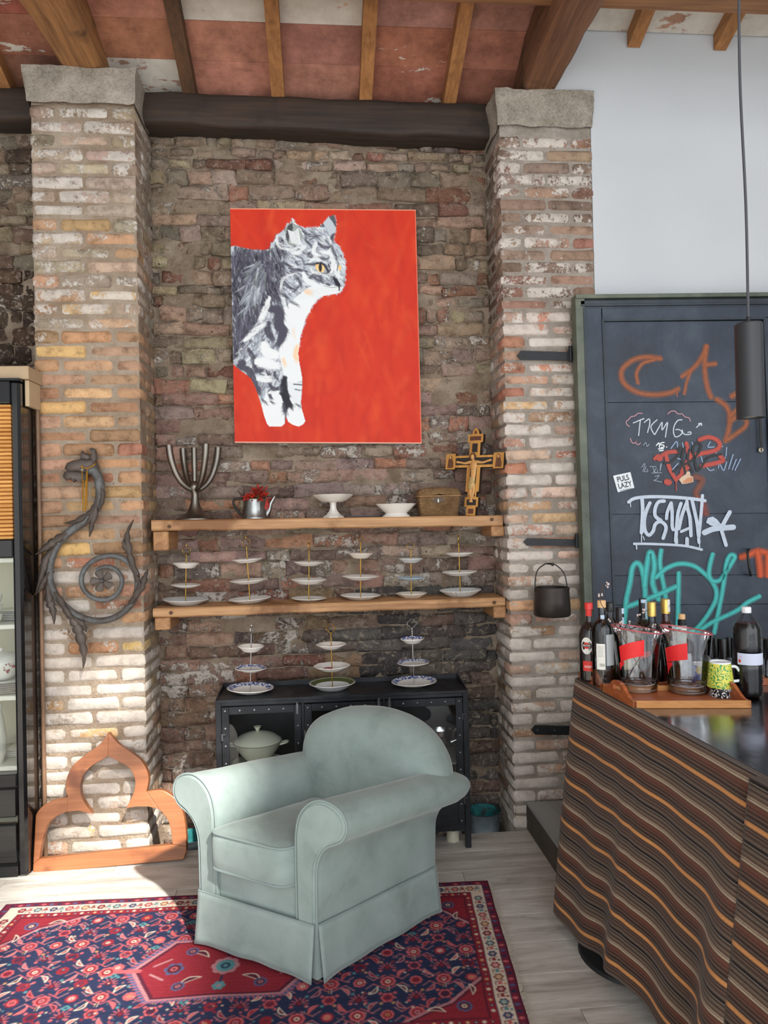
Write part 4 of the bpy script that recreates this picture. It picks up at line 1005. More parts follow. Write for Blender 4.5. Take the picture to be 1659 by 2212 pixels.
tiered('lower shelf cake stand with a pink rose print on its middle plate', YT, ZS2, 666.8, [(1214.6, 33, 0.22, ''), (1252, 38.5, 0.24, ''), (1296, 37.5, 0.16, 'lobed')], (667.6, 1180, 7), M_GOLD, 'edge', G6, [M_CHINA, M_CHINA, M_SPRIG], None, 1)
tiered('lower shelf cake stand with deep saucer-like top plate, below the white footed stand', YT, ZS2, 778.8, [(1195.7, 27, 0.38, ''), (1244.6, 40, 0.19, ''), (1292, 44, 0.2, '')], (779, 1164, 6), M_GOLD, 'clover', G6, [M_CHINA2, M_CHINA, M_SPRIG])
tiered('lower shelf cake stand with pale blue middle plate and angular base', YT, ZS2, 888.5, [(1207, 26, 0.32, ''), (1248, 30, 0.18, 'lobed'), (1285, 33.5, 0.28, 'octa')], (887, 1180, 8), M_GOLD, 'round', G6, [M_GREY, M_LTBL, M_CHINA2])
tiered('lower shelf cake stand with ribbed basket-weave base plate beside the pinkish pillar', YT, ZS2, 994.5, [(1194.8, 31, 0.22, ''), (1235, 38, 0.2, 'lobed'), (1278, 44, 0.30, 'ribbed')], (990.3, 1164, 7), M_GOLD, 'edge', G6, [M_CHINA, M_CHINA, M_GREY])
# ================================================================= thin clear glass (a real pane that lets light through)
def thin_glass(name, tint=(0.97, 0.985, 0.98), refl=1.0):
    t = NT(name); t.t.nodes.remove(t.b); o_ = t.t.nodes['Material Output']
    tr_ = t.n('ShaderNodeBsdfTransparent'); tr_.inputs[0].default_value = (*tint, 1)
    gl = t.n('ShaderNodeBsdfGlossy'); gl.inputs['Roughness'].default_value = 0.02
    fr = t.n('ShaderNodeFresnel'); fr.inputs[0].default_value = 1.45
    mx = t.n('ShaderNodeMixShader'); t.link(t.math('MULTIPLY', fr.outputs[0], refl), mx.inputs[0]); t.link(tr_.outputs[0], mx.inputs[1]); t.link(gl.outputs[0], mx.inputs[2])
    t.link(mx.outputs[0], o_.inputs['Surface']); return t.m
M_PANE = thin_glass('cabinet_glass', (0.965, 0.975, 0.975))
M_CLEAR = thin_glass('clear_glass', (0.975, 0.985, 0.985), 1.3)
# ================================================================= RIVETED METAL CABINET
def metal_dark(name, c, rough=0.42, metal=0.55):
    t = NT(name); v = t.coords('World'); n1 = t.noise(v, 9, 5, 0.7); n2 = t.noise(t.coords('World', (3, 3, 60)), 3, 3)
    col = t.ramp(n1, [(0.35, tuple(x*0.7 for x in s2l(c))), (0.68, tuple(min(1, x*1.5) for x in s2l(c)))])
    t.bump(n1, 0.06, 0.004); return t.out(col, t.ramp(n2, [(0.3, (rough-0.1,)*3), (0.7, (rough+0.12,)*3)]), metal)
M_CAB = metal_dark('blackened_steel', (38, 40, 44)); M_RIV = plain('steel_rivet', (112, 114, 118), 0.35, 0.8)
CX0, CX1, CY0, CY1, CZ = -0.535, 0.692, 3.52, 3.80, 0.775
cb = thing('metal_cabinet', 'low black riveted steel cabinet with three glazed doors under the wall shelves', 'cabinet', ((CX0+CX1)/2, (CY0+CY1)/2, 0))
b = MB(); b.box((CX0, CY0, CZ-0.012), (CX1, CY1, CZ)); b.build('top', M_CAB, cb, False)
b = MB(); b.box((CX0, CY1-0.006, CZ), (CX1, CY1, CZ+0.022)); b.build('back_lip', M_CAB, cb, False)
for xx in (CX0, CX1-0.006):
    b = MB(); b.prism([(xx, CY0+0.01, CZ), (xx, CY1, CZ), (xx, CY1, CZ+0.022)], (0.006, 0, 0)); b.build('side_lip', M_CAB, cb, False)
ZB = 0.115; T_ = 0.028
for xx in (CX0, CX1-T_):
    b = MB(); b.rbox((xx, CY0, 0.0), (xx+T_, CY0+T_, CZ-0.012), 0.002); b.build('leg', M_CAB, cb, False)
    b = MB(); b.rbox((xx, CY1-T_, -0.16), (xx+T_, CY1, CZ-0.012), 0.002); b.build('leg', M_CAB, cb, False)
b = MB(); b.box((CX0+0.004, CY0+T_, ZB), (CX0+0.008, CY1-T_, CZ-0.012)); b.build('side_panel', M_CAB, cb, False)
b = MB(); b.box((CX1-0.008, CY0+T_, ZB), (CX1-0.004, CY1-T_, CZ-0.012)); b.build('side_panel', M_CAB, cb, False)
b = MB(); b.box((CX0+T_, CY1-0.008, ZB), (CX1-T_, CY1-0.004, CZ-0.012)); b.build('back_panel', M_CAB, cb, False)
b = MB(); b.box((CX0, CY0+0.006, ZB-0.03), (CX1, CY1, ZB)); b.build('bottom', M_CAB, cb, False)
M_SHF = plain('grey_shelf', (120, 120, 116), 0.5)
b = MB(); b.box((CX0+T_, CY0+0.03, 0.405), (CX1-T_, CY1-0.01, 0.411)); b.build('inner_shelf', M_SHF, cb, False)
b = MB(); b.rbox((CX0+T_, CY0, CZ-0.030), (CX1-T_, CY0+0.02, CZ-0.012), 0.002); b.build('front_rail', M_CAB, cb, False)
DWt = (CX1-CX0-2*T_-2*0.012)/3
for k in range(3):
    dx0 = CX0+T_+k*(DWt+0.012); dx1 = dx0+DWt; dz0, dz1 = ZB+0.004, CZ-0.034
    if k: 
        b = MB(); b.box((dx0-0.012, CY0+0.002, ZB), (dx0, CY0+0.022, CZ-0.012)); b.build('mullion', M_CAB, cb, False)
    d = bpy.data.objects.new('door', None); COL.objects.link(d); d.parent = cb; d.location = Vector((dx0, CY0, dz0))-Vector(cb.location)
    fw = 0.036; yf = CY0-0.004; zm = 0.33
    for (a0, c0, a1, c1) in ((dx0+0.002, dz0, dx0+fw, dz1), (dx1-fw, dz0, dx1-0.002, dz1), (dx0+fw, dz1-fw, dx1-fw, dz1), (dx0+fw, dz0, dx1-fw, dz0+fw), (dx0+fw, zm-0.012, dx1-fw, zm+0.012)):
        b = MB(); b.rbox((a0, yf, c0), (a1, yf+0.010, c1), 0.0015); b.build('door_frame', M_CAB, d, False)
        b = MB()
        if a1-a0 > c1-c0: b.box((a0, yf-0.0015, (c0+c1)/2-0.008), (a1, yf+0.001, (c0+c1)/2+0.008))
    b = MB(); b.box((dx0+fw-0.004, yf+0.004, zm), (dx1-fw+0.004, yf+0.007, dz1-fw+0.004)); b.build('pane', M_PANE, d, False)
    b = MB(); b.box((dx0+fw-0.004, yf+0.004, dz0+0.02), (dx1-fw+0.004, yf+0.007, zm)); b.build('lower_panel', M_CAB, d, False)
    for side in range(2):
        xx = dx0+fw/2 if side == 0 else dx1-fw/2
        for q in range(8):
            b = MB(); b.sphere((xx, yf-0.001, dz0+0.018+q*(dz1-dz0-0.036)/7), 0.0062, 8, 6, (1, 0.6, 1)); b.build('rivet', M_RIV, d)
    for q in range(1, 5):
        b = MB(); b.sphere((dx0+fw/2+q*(DWt-fw)/5, yf-0.001, dz1-fw/2), 0.0062, 8, 6, (1, 0.6, 1)); b.build('rivet', M_RIV, d)
    for hx, hz in ((dx0+0.004, dz0+0.12), (dx0+0.004, dz1-0.14)) if k < 2 else ((dx1-0.004, dz0+0.12), (dx1-0.004, dz1-0.09)):
        b = MB(); b.tube([(hx, yf-0.006, hz-0.016), (hx, yf-0.006, hz+0.016)], 0.005, 8); b.tube([(hx, yf-0.006, hz+0.012), (hx+0.014, yf-0.004, hz+0.012)], 0.004, 6); b.build('hinge', M_RIV, d)
    lx = dx1-0.02 if k < 2 else dx0+0.02
    b = MB(); b.rbox((lx-0.006, yf-0.010, dz1-0.045), (lx+0.006, yf-0.002, dz1+0.012), 0.002); b.sphere((lx, yf-0.012, dz1+0.012), 0.006, 8, 5); b.build('latch', M_RIV, d, False)
    if k < 2:
        b = MB(); b.tube([(dx1-0.016, yf-0.008, 0.50), (dx1-0.016, yf-0.010, 0.47), (dx1-0.014, yf-0.008, 0.445)], [0.007, 0.004, 0.003], 8); b.build('key_pull', M_RIV, d)
# crockery behind the glass
M_CREAM = plain('cream_enamel', (226, 226, 204), 0.15)
tx = X_at(557, 3.66, 1620); tu = thing('soup_tureen', 'cream lidded soup tureen behind the glass of the metal cabinet', 'tureen', (tx, 3.66, 0.433))
b = MB(); b.lathe([(0, 0), (0.052, 0), (0.054, 0.008), (0.082, 0.036), (0.106, 0.068), (0.117, 0.092), (0.122, 0.098), (0.118, 0.100), (0, 0.096)], 48, (tx, 3.66, 0.433)); b.build('bowl', M_CREAM, tu, True, 60)
b = MB(); b.lathe([(0.119, 0.100), (0.114, 0.108), (0.088, 0.126), (0.050, 0.140), (0.010, 0.146), (0, 0.146)], 48, (tx, 3.66, 0.433)); b.build('lid', M_CREAM, tu, True, 60)
b = MB(); b.lathe([(0, 0.144), (0.006, 0.146), (0.010, 0.158), (0.019, 0.172), (0.0, 0.172)], 20, (tx, 3.66, 0.433)); b.build('lid_knob', M_CREAM, tu, True, 60)
b = MB(); b.lathe([(0.1185, 0.0995), (0.1215, 0.1005), (0.1185, 0.1015)], 48, (tx, 3.66, 0.433)); b.build('dark_rim', plain('dark_line', (60, 56, 50), 0.3), tu)
for sx in (-1, 1):
    b = MB(); b.tube(catmull([(tx+sx*0.108, 3.64, 0.515), (tx+sx*0.142, 3.645, 0.522), (tx+sx*0.150, 3.66, 0.524), (tx+sx*0.142, 3.675, 0.522), (tx+sx*0.108, 3.68, 0.515)], 4), 0.005, 8); b.build('handle', M_CREAM, tu)
pt = thing('underplate', 'cream plate under the soup tureen', 'plate', (tx, 3.66, 0.412))
b = MB(); b.lathe([(0, 0), (0.07, 0), (0.088, 0.005), (0.128, 0.019), (0.126, 0.021), (0.085, 0.009), (0, 0.008)], 48, (tx, 3.66, 0.412)); b.build('plate', M_CREAM, pt, True, 60)
gx = X_at(950, 3.66, 1570); sb_ = thing('silver_gravy_boat', 'silver gravy boat behind the glass door beside the armchair back', 'gravy boat', (gx, 3.66, 0.412))
b = MB(); b.lathe([(0, 0), (0.038, 0.0), (0.03, 0.01), (0.014, 0.03), (0.016, 0.05), (0.045, 0.072), (0.062, 0.11), (0.065, 0.135), (0.062, 0.136), (0.055, 0.105), (0, 0.07)], 32, (gx, 3.66, 0.412), sx=1.0, sy=0.7); b.build('body', M_SILV, sb_, True, 60)
b = MB(); b.tube(catmull([(gx+0.07, 3.66, 0.53), (gx+0.11, 3.66, 0.575), (gx+0.125, 3.66, 0.55), (gx+0.10, 3.66, 0.50), (gx+0.055, 3.66, 0.48)], 5), 0.005, 8); b.build('handle', M_SILV, sb_)
bx_ = X_at(900, 3.70, 1565); cbx = thing('white_lidded_jar', 'small white lidded jar behind the glass, left of the gravy boat', 'jar', (bx_, 3.70, 0.412))
b = MB(); b.lathe([(0, 0), (0.042, 0), (0.05, 0.03), (0.05, 0.10), (0.042, 0.12), (0, 0.12)], 28, (bx_, 3.70, 0.412)); b.build('pot', M_CHINA, cbx, True, 50)
b = MB(); b.lathe([(0.047, 0.12), (0.046, 0.128), (0.02, 0.142), (0.006, 0.146), (0.011, 0.16), (0, 0.166)], 28, (bx_, 3.70, 0.412)); b.build('lid', M_CHINA, cbx, True, 50)
ux = X_at(978, 3.62, 1795); un = thing('cream_tin', 'small cream tin standing on the floor under the metal cabinet', 'tin', (ux, 3.62, 0))
b = MB(); b.lathe([(0, 0), (0.032, 0), (0.032, 0.045), (0.028, 0.05), (0.028, 0.055)], 24, (ux, 3.62, 0)); b.build('can', plain('cream_tin_paint', (206, 198, 176), 0.4), un, True, 40)
b = MB(); b.lathe([(0.0285, 0.055), (0.029, 0.075), (0, 0.078)], 24, (ux, 3.62, 0)); b.build('cap', M_DKMET, un, True, 40)
# stands on the cabinet
tiered('blue and white cake stand with silver rod at the sunlit end of the metal cabinet', 3.665, CZ, 540.5, [(1396, 28, 0.4, ''), (1443, 34, 0.2, ''), (1488, 50, 0.2, '')], (543, 1361, 7), M_SILV, 'edge', G3, [M_CHINA, M_CHINA, M_CHINA], [None, M_BLUE, M_BLUE])
tiered('cake stand with gilt ring, rose print and olive green base plate on metal cabinet', 3.665, CZ, 718, [(1392, 32, 0.26, 'lobed'), (1438, 39, 0.24, 'lobed'), (1478, 50, 0.28, '')], (714.5, 1357.5, 9), M_GOLD, 'clover', G3, [M_CHINA, M_CHINA, M_GREY], [None, None, M_GREEN], 1)
tiered('blue transfer cake stand with clover-shaped silver handle, nearest the pinkish pillar on metal cabinet', 3.67, CZ, 894.5, [(1379.5, 26, 0.36, ''), (1431, 34.7, 0.16, ''), (1472, 49, 0.18, '')], (889.5, 1347, 9), M_SILV, 'clover', G3, [M_CHINA, M_CHINA, M_CHINA], [M_BLUE, M_BLUE, M_BLUE])

# ================================================================= WROUGHT IRON DRAGON
def iron():
    t = NT('weathered_wrought_iron'); v = t.coords('World'); n1 = t.noise(v, 18, 5, 0.7); n2 = t.noise(v, 70, 4, 0.7)
    c = t.ramp(n1, [(0.32, s2l((78, 68, 62))), (0.5, s2l((94, 94, 93))), (0.66, s2l((112, 115, 116)))])
    t.bump(n2, 0.5, 0.006); return t.out(c, 0.62, 0.25)
M_IRON = iron(); M_RUST = plain('rusty_sheet_iron', (94, 84, 78), 0.65, 0.2, var=0.25, scale=20, bump=0.4, bscale=50)
YD = 3.655
def dp(px, py, y=YD): return onY(px/3.456, 760+py/3.456, y)
dr = thing('iron_dragon_scroll', 'wrought iron dragon scroll with acanthus leaves mounted on the tan brick pillar', 'wall ornament', tuple(dp(700, 1600, 3.69)))
path = [(655, 880), (700, 890), (730, 930), (745, 990), (748, 1060), (738, 1120), (705, 1185), (630, 1265), (530, 1335), (450, 1410), (395, 1510), (370, 1610), (372, 1700), (392, 1770), (440, 1850), (515, 1925), (605, 1980), (700, 2006), (800, 2002), (890, 1966), (970, 1895), (1013, 1820), (1027, 1735), (1013, 1650), (975, 1585), (908, 1540), (830, 1522), (745, 1536), (665, 1584), (618, 1650), (608, 1720), (630, 1780), (682, 1828), (752, 1852), (822, 1843), (878, 1800), (908, 1740), (905, 1680), (872, 1632), (820, 1608), (768, 1608), (722, 1632)]
P3 = catmull([dp(*p) for p in path], 6); n = len(P3)
rad = np.interp(np.linspace(0, 1, n), [0, 0.06, 0.16, 0.3, 0.5, 0.75, 1.0], [0.023, 0.024, 0.021, 0.017, 0.0150, 0.0122, 0.0105])
b = MB(); b.tube(P3, list(rad), 12, up=(0, -1, 0), flat=1.0); b.build('scroll', M_IRON, dr, True, 180)
def leaf(pts, wmax, lobes=4, name='acanthus_leaf', mat=None, lift=0.012):
    """lobed leaf along a spine of crop pixels; width in metres"""
    sp = catmull([dp(x, y, YD-0.012) for x, y in pts], 8); n = len(sp); vs = []; fs = []
    for i, p in enumerate(sp):
        u = i/(n-1); t_ = (sp[min(i+1, n-1)]-sp[max(i-1, 0)]).normalized(); s_ = t_.cross(Vector((0, 1, 0))).normalized()
        w = wmax*(math.sin(math.pi*min(1, (u*0.85+0.12)))**0.8)*(0.52+0.48*abs(math.sin(lobes*math.pi*u+0.4))**0.7)*(1-u**6)
        ly = -lift*math.sin(u*math.pi)-0.012*u
        vs += [p+s_*w+Vector((0, ly+0.010, 0)), p+s_*w*0.5+Vector((0, ly+0.002, 0)), p+Vector((0, ly-0.004, 0)), p-s_*w*0.5+Vector((0, ly+0.002, 0)), p-s_*w+Vector((0, ly+0.010, 0))]
    for i in range(n-1):
        for k in range(4): fs.append((i*5+k, i*5+k+1, (i+1)*5+k+1, (i+1)*5+k))
    b = MB(); b.add(vs, fs); o = b.build(name, mat or M_RUST, dr, True, 60)
    md = o.modifiers.new('thick', 'SOLIDIFY'); md.thickness = 0.003; md.offset = 0
    return o
for pts, w, lo in (([(735, 1080), (715, 1180), (690, 1290), (672, 1380)], 0.020, 3), ([(700, 1170), (640, 1225), (560, 1270), (480, 1278)], 0.016, 3), ([(700, 1140), (690, 1220), (650, 1290)], 0.018, 3), ([(520, 1345), (430, 1400), (350, 1460), (268, 1515)], 0.024, 5), ([(420, 1450), (350, 1540), (320, 1650), (270, 1815)], 0.022, 6), ([(372, 1640), (335, 1700), (310, 1760), (285, 1800)], 0.016, 4), ([(352, 1740), (370, 1850), (400, 1930), (408, 2030)], 0.024, 5), ([(400, 1790), (450, 1850), (520, 1960), (560, 1990)], 0.018, 4),
                 ([(500, 1950), (560, 2020), (600, 2110), (630, 2240), (625, 2360)], 0.030, 6), ([(540, 1990), (620, 2030), (650, 2090)], 0.016, 3), ([(1030, 1680), (985, 1570), (960, 1450), (955, 1350), (1000, 1252)], 0.020, 5), ([(970, 1520), (935, 1450), (925, 1400)], 0.016, 3), ([(1010, 1830), (1060, 1760), (1085, 1680), (1105, 1620)], 0.018, 4), ([(960, 1890), (1010, 1830), (1040, 1760), (1045, 1700)], 0.018, 3), ([(1000, 1640), (1030, 1700), (1050, 1740)], 0.014, 3), ([(745, 1000), (770, 1060), (760, 1140), (745, 1190)], 0.014, 4)):
    leaf(pts, w*0.92, lo)
# head: jaws, crest
def plate3(name, pts, th, y0, mat=M_RUST):
    P_ = [dp(x, y, y0) for x, y in pts]; ce = sum(P_, Vector())/len(P_)
    b = MB(); n = len(P_); rings = [[p+Vector((0, th, 0)) for p in P_], P_, [ce+(p-ce)*0.72+Vector((0, -th*0.7, 0)) for p in P_], [ce+(p-ce)*0.3+Vector((0, -th*1.1, 0)) for p in P_]]
    for r in rings: b.add(r, [])
    b.f = [(i*n+k, i*n+(k+1) % n, (i+1)*n+(k+1) % n, (i+1)*n+k) for i in range(3) for k in range(n)]+[tuple(3*n+k for k in range(n))]; b.mi = [0]*len(b.f)
    return b.build(name, mat, dr, True, 70)
plate3('skull', [(480, 870), (500, 830), (545, 810), (600, 800), (660, 805), (700, 800), (725, 830), (735, 880), (700, 905), (650, 905), (610, 900), (560, 890), (510, 895)], 0.022, YD-0.004)
plate3('lower_jaw', [(480, 895), (530, 890), (590, 895), (640, 905), (650, 960), (610, 985), (575, 950), (550, 975), (520, 950), (490, 960), (468, 930)], 0.016, YD-0.004)
plate3('crest', [(600, 800), (605, 745), (615, 738), (630, 760), (660, 770), (680, 790), (660, 810)], 0.012, YD)
plate3('crest', [(670, 800), (690, 760), (665, 725), (680, 714), (710, 725), (722, 760), (722, 810), (700, 830)], 0.012, YD-0.006)
b = MB(); b.sphere(dp(615, 880, YD-0.028), 0.011, 12, 8); b.build('eye', plain('grey_iron_boss', (120, 116, 112), 0.5, 0.4), dr)
# rosette in the eye of the scroll
rc = dp(766, 1708, YD-0.004)
for k in range(5):
    a_ = math.radians(18+72*k+90); d_ = Vector((math.cos(a_), 0, math.sin(a_))); s_ = Vector((-math.sin(a_), 0, math.cos(a_))); vs = []; fs = []
    for i in range(7):
        u = i/6; w = 0.021*(0.35+0.75*u)*(1 if u < 0.9 else 0.75)
        for j in range(5):
            v_ = j/4*2-1; vs.append(rc+d_*(0.008+0.047*u-0.006*v_*v_*u)+s_*w*v_+Vector((0, -0.008-0.008*u+0.006*v_*v_+0.002*math.cos(v_*9), 0)))
    fs = [(i*5+j, i*5+j+1, (i+1)*5+j+1, (i+1)*5+j) for i in range(6) for j in range(4)]
    b = MB(); b.add(vs, fs); o = b.build('petal', M_RUST, dr, True, 80); md = o.modifiers.new('thick', 'SOLIDIFY'); md.thickness = 0.003; md.offset = 0
b = MB(); b.sphere(rc+Vector((0, -0.016, 0)), 0.010, 12, 8); b.build('boss', M_IRON, dr)
for px, py in ((560, 900), (372, 1650), (720, 2005), (1020, 1740), (760, 1850)):
    p = dp(px, py); b = MB(); b.tube([p+Vector((0, 0.005, 0)), (p.x, YP+0.004, p.z)], 0.005, 8); b.build('wall_pin', M_IRON, dr)
# gold bead strings
bd = thing('bead_necklace', 'gold bead necklace looped over the iron dragon neck', 'necklace', tuple(dp(640, 870, YD-0.034)))
M_BEAD = plain('gold_beads', (188, 140, 50), 0.25, 0.9)
for x0, x1, y0, y1 in ((612, 616, 850, 1120), (626, 618, 960, 1195), (640, 634, 960, 1190), (652, 650, 880, 1150), (645, 640, 900, 1180)):
    P_ = [dp(x0+(x1-x0)*i/40, y0+(y1-y0)*i/40, YD-0.036) for i in range(41)]
    b = MB()
    for p in P_: b.sphere(p, 0.0028, 5, 4)
    b.build('bead_string', M_BEAD, bd, True, 180)
P_ = catmull([dp(605, 855, YD-0.036), dp(650, 870, YD-0.038), dp(700, 845, YD-0.034), dp(715, 830, YD-0.02)], 10); b = MB()
for p in P_: b.sphere(p, 0.003, 5, 4)
b.build('bead_string', M_BEAD, bd, True, 180)

# ================================================================= TREFOIL FRAME LEANING ON THE PILLAR
M_FRAME = wood('varnished_frame_wood', (132, 78, 46), (172, 110, 70), 0, 0.9, 0.38, 0.12, 'World', (104, 58, 36), 0.6)
p0 = Vector((-1.05, 3.545, 0.004)); nrm = Vector((0, -1, -0.115/0.63)).normalized(); nrm = Vector((0, -0.984, 0.18)).normalized()
fr = thing('trefoil_window_frame', 'varnished wooden trefoil window frame leaning against the tan brick pillar', 'window frame', (-1.05, 3.56, 0))
FR_MIN = onY(50, 1300, 3.50).x+0.004
def fp(px, py):
    q_ = onP(px/3.687, 1350+py/3.687, p0, nrm); q_.x = max(q_.x, FR_MIN); return q_
def smooth2(l, per=4): return [(p.x, p.y) for p in catmull([(a_, c_, 0) for a_, c_ in l], per)]
o_ul = smooth2([(862, 855), (840, 890), (790, 955), (700, 1020), (610, 1090), (560, 1150), (530, 1230), (524, 1310), (541, 1372)])
i_u_l = smooth2([(735, 1505), (680, 1430), (645, 1360), (638, 1280), (658, 1200), (720, 1130), (800, 1080), (860, 1045)])
i_ll = smooth2([(533, 1488), (440, 1530), (380, 1592), (345, 1680), (322, 1790), (312, 1862)])
o_ll = smooth2([(541, 1372), (430, 1394), (330, 1450), (268, 1540), (230, 1640), (210, 1760), (199, 1905)])
o_ur = smooth2([(862, 855), (900, 905), (960, 962), (1050, 1020), (1122, 1080), (1165, 1150), (1184, 1230), (1166, 1326)])
i_ur = smooth2([(860, 1045), (950, 1090), (1030, 1140), (1068, 1210), (1076, 1270), (1058, 1350), (1005, 1460)])
o_rl = smooth2([(1166, 1326), (1280, 1314), (1370, 1360), (1432, 1430), (1466, 1530), (1482, 1650), (1485, 1765)])
i_rl = smooth2([(1262, 1466), (1322, 1530), (1357, 1620), (1372, 1750)])
pieces = [o_ul+[(533, 1488), (625, 1479)]+i_u_l, o_ll+[(312, 1862)]+i_ll[::-1][1:], [(199, 1905), (312, 1862), (1372, 1750), (1485, 1765), (1487, 1800), (1462, 1868), (195, 1988)], o_rl+i_rl[::-1], o_ur+[(1262, 1466), (1180, 1447), (1085, 1446)]+i_ur[::-1]]
for nm, pc in zip(('upper_arch', 'lobe', 'bottom_rail', 'lobe', 'upper_arch'), pieces):
    b = MB(); b.prism([fp(*q) for q in pc], -nrm*0.042); o = b.build(nm, M_FRAME, fr, False)
    md = o.modifiers.new('edge', 'BEVEL'); md.width = 0.0035; md.segments = 2; md.limit_method = 'ANGLE'

# ================================================================= BLACK DISPLAY CABINET (cut by the picture edge)
t = NT('black_lacquer'); t.out(s2l((18, 18, 20)), 0.10, 0.0, Coat_Weight=0.3); M_LACQ = t.m
M_LIN = plain('cream_cabinet_lining', (206, 202, 176), 0.6); M_SLAT = wood('tambour_slat_wood', (176, 114, 46), (222, 164, 88), 0, 1.4, 0.45, 0.1, 'World', None, 0.5)
DY0, DY1 = 3.50, 3.93; DXR = onY(50, 1300, DY0).x; DXI = onY(28, 1300, DY0).x; DXL = DXR-0.95
def dz(py): return onY(20, py, DY0).z
dc = thing('display_cabinet', 'tall black lacquered display cabinet with wooden roller shutter and crockery shelves', 'cabinet', ((DXL+DXR)/2, (DY0+DY1)/2, 0))
ZT = dz(822)
b = MB(); b.rbox((DXI, DY0, 0), (DXR, DY0+0.045, ZT), 0.012); b.build('stile', M_LACQ, dc, True, 30)
b = MB(); b.rbox((DXL, DY0, 0), (DXL+0.05, DY0+0.045, ZT), 0.008); b.build('stile', M_LACQ, dc, False)
b = MB(); b.box((DXR-0.018, DY0+0.04, 0), (DXR-0.002, DY1, ZT)); b.build('side_panel', M_LACQ, dc, False)
b = MB(); b.box((DXL, DY0+0.04, 0), (DXL+0.016, DY1, ZT)); b.build('side_panel', M_LACQ, dc, False)
for a_, c_, nm in ((822, 870, 'top_rail'), (1166, 1204, 'middle_rail'), (1674, 1702, 'lower_rail')):
    b = MB(); b.rbox((DXL+0.05, DY0+0.004, dz(c_)), (DXI, DY0+0.04, dz(a_)), 0.004); b.build(nm, M_LACQ, dc, False)
b = MB(); b.rbox((DXL+0.05, DY0+0.002, 0), (DXI, DY0+0.04, dz(1872)), 0.004); b.build('plinth', M_LACQ, dc, False)
for a_, c_ in ((1706, 1768), (1784, 1868)):
    b = MB(); b.rbox((DXL+0.055, DY0+0.008, dz(c_)), (DXI-0.004, DY0+0.035, dz(a_)), 0.005); b.build('drawer_front', M_LACQ, dc, False)
b = MB(); b.box((DXL, DY0, ZT), (DXR-0.0, DY1, ZT+0.012)); b.build('top', M_LACQ, dc, False)
b = MB(); b.box((DXL+0.02, DY1-0.02, 0.1), (DXR-0.02, DY1, ZT)); b.build('back_panel', M_LIN, dc, False)
zt_, zb_ = dz(871), dz(1166); ns = 34; hs = (zt_-zb_)/ns
for k in range(ns):
    b = MB(); z_ = zb_+k*hs; b.add([(DXL+0.05, DY0+0.030, z_+0.0008), (DXL+0.05, DY0+0.020, z_+hs*0.25), (DXL+0.05, DY0+0.020, z_+hs*0.8), (DXL+0.05, DY0+0.030, z_+hs), (DXI, DY0+0.030, z_+0.0008), (DXI, DY0+0.020, z_+hs*0.25), (DXI, DY0+0.020, z_+hs*0.8), (DXI, DY0+0.030, z_+hs)], [(0, 1, 5, 4), (1, 2, 6, 5), (2, 3, 7, 6), (3, 0, 4, 7)])
    b.build('shutter_slat', M_SLAT, dc, False)
b = MB(); b.box((DXL+0.05, DY0+0.018, dz(1672)), (DXI, DY0+0.021, dz(1206))); b.build('pane', M_PANE, dc, False)
M_SHELFW = plain('white_shelf_edge', (232, 230, 214), 0.5)
SH = []
for py in (1206, 1352, 1508, 1662):
    z_ = dz(py); SH.append(z_); b = MB(); b.rbox((DXL+0.02, DY0+0.045, z_-0.022), (DXR-0.02, DY1-0.02, z_), 0.003); b.build('shelf', M_SHELFW, dc, False)
b = MB(); b.box((DXR-0.024, DY0+0.045, dz(1672)), (DXR-0.0185, DY1-0.02, dz(1206))); b.build('side_lining', M_LIN, dc, False)
bxx = thing('wooden_box', 'beige wooden box lying on top of the black display cabinet', 'box', ((DXL+DXR)/2, 3.72, ZT+0.013))
b = MB(); b.rbox((DXL, DY0+0.03, ZT+0.013), (DXR+0.03, DY1-0.02, ZT+0.075), 0.003); b.build('box_body', plain('beige_box_wood', (176, 152, 122), 0.7, var=0.08), bxx, False)
zz0 = onY(60, 878, 3.56).z
b = MB(); b.rbox((DXR+0.004, DY0+0.05, zz0), (DXR+0.024, 3.69, ZT+0.011), 0.002); b.build('hanging_side', plain('beige_box_wood_light', (190, 166, 134), 0.7, var=0.08), bxx, False)
lt = thing('wooden_lath', 'thin brown wooden lath standing between display cabinet and tan brick pillar', 'lath', (DXR+0.016, 3.668, 0.0))
b = MB(); b.tube([(DXR+0.016, 3.672, 0.0), (DXR+0.0165, 3.672, 1.2), (DXR+0.015, 3.672, 2.2)], 0.010, 10); b.build('rod', plain('brown_lath', (124, 96, 74), 0.5, var=0.2, scale=14), lt)
# crockery that shows past the stile
ORD = ['lowest', 'second lowest', 'third lowest', 'fourth lowest', 'fifth lowest', 'topmost']
M_PLATE = plain('crockery_white', (232, 230, 220), 0.18)
def lath_thing(name, label, cat, x, y, z, prof, mat, group=None, part='body', n=32):
    t_ = thing(name, label, cat, (x, y, z), group=group); b = MB(); b.lathe(prof, n, (x, y, z)); b.build(part, mat, t_, True, 55); return t_
xq = onY(8, 1320, 3.64).x
cup = [(0, 0), (0.024, 0), (0.026, 0.004), (0.036, 0.022), (0.040, 0.045), (0.037, 0.045), (0.033, 0.022), (0, 0.008)]
for k in range(3):
    lath_thing('tea_cup', ('lowest', 'middle', 'topmost')[k]+' white tea cup of the stack on the cups shelf of display cabinet', 'cup', xq-0.03, 3.60, SH[1]+0.0005+k*0.045, cup, M_PLATE, 'stacked tea cups')
plp = [(0, 0), (0.045, 0), (0.09, 0.008), (0.088, 0.010), (0, 0.003)]
for k in range(6):
    lath_thing('small_plate', ORD[k]+' small white plate of the stack beside the tea cups', 'plate', DXR-0.125, 3.74, SH[1]+0.0005+k*0.0085, plp, M_PLATE, 'stacked small plates')
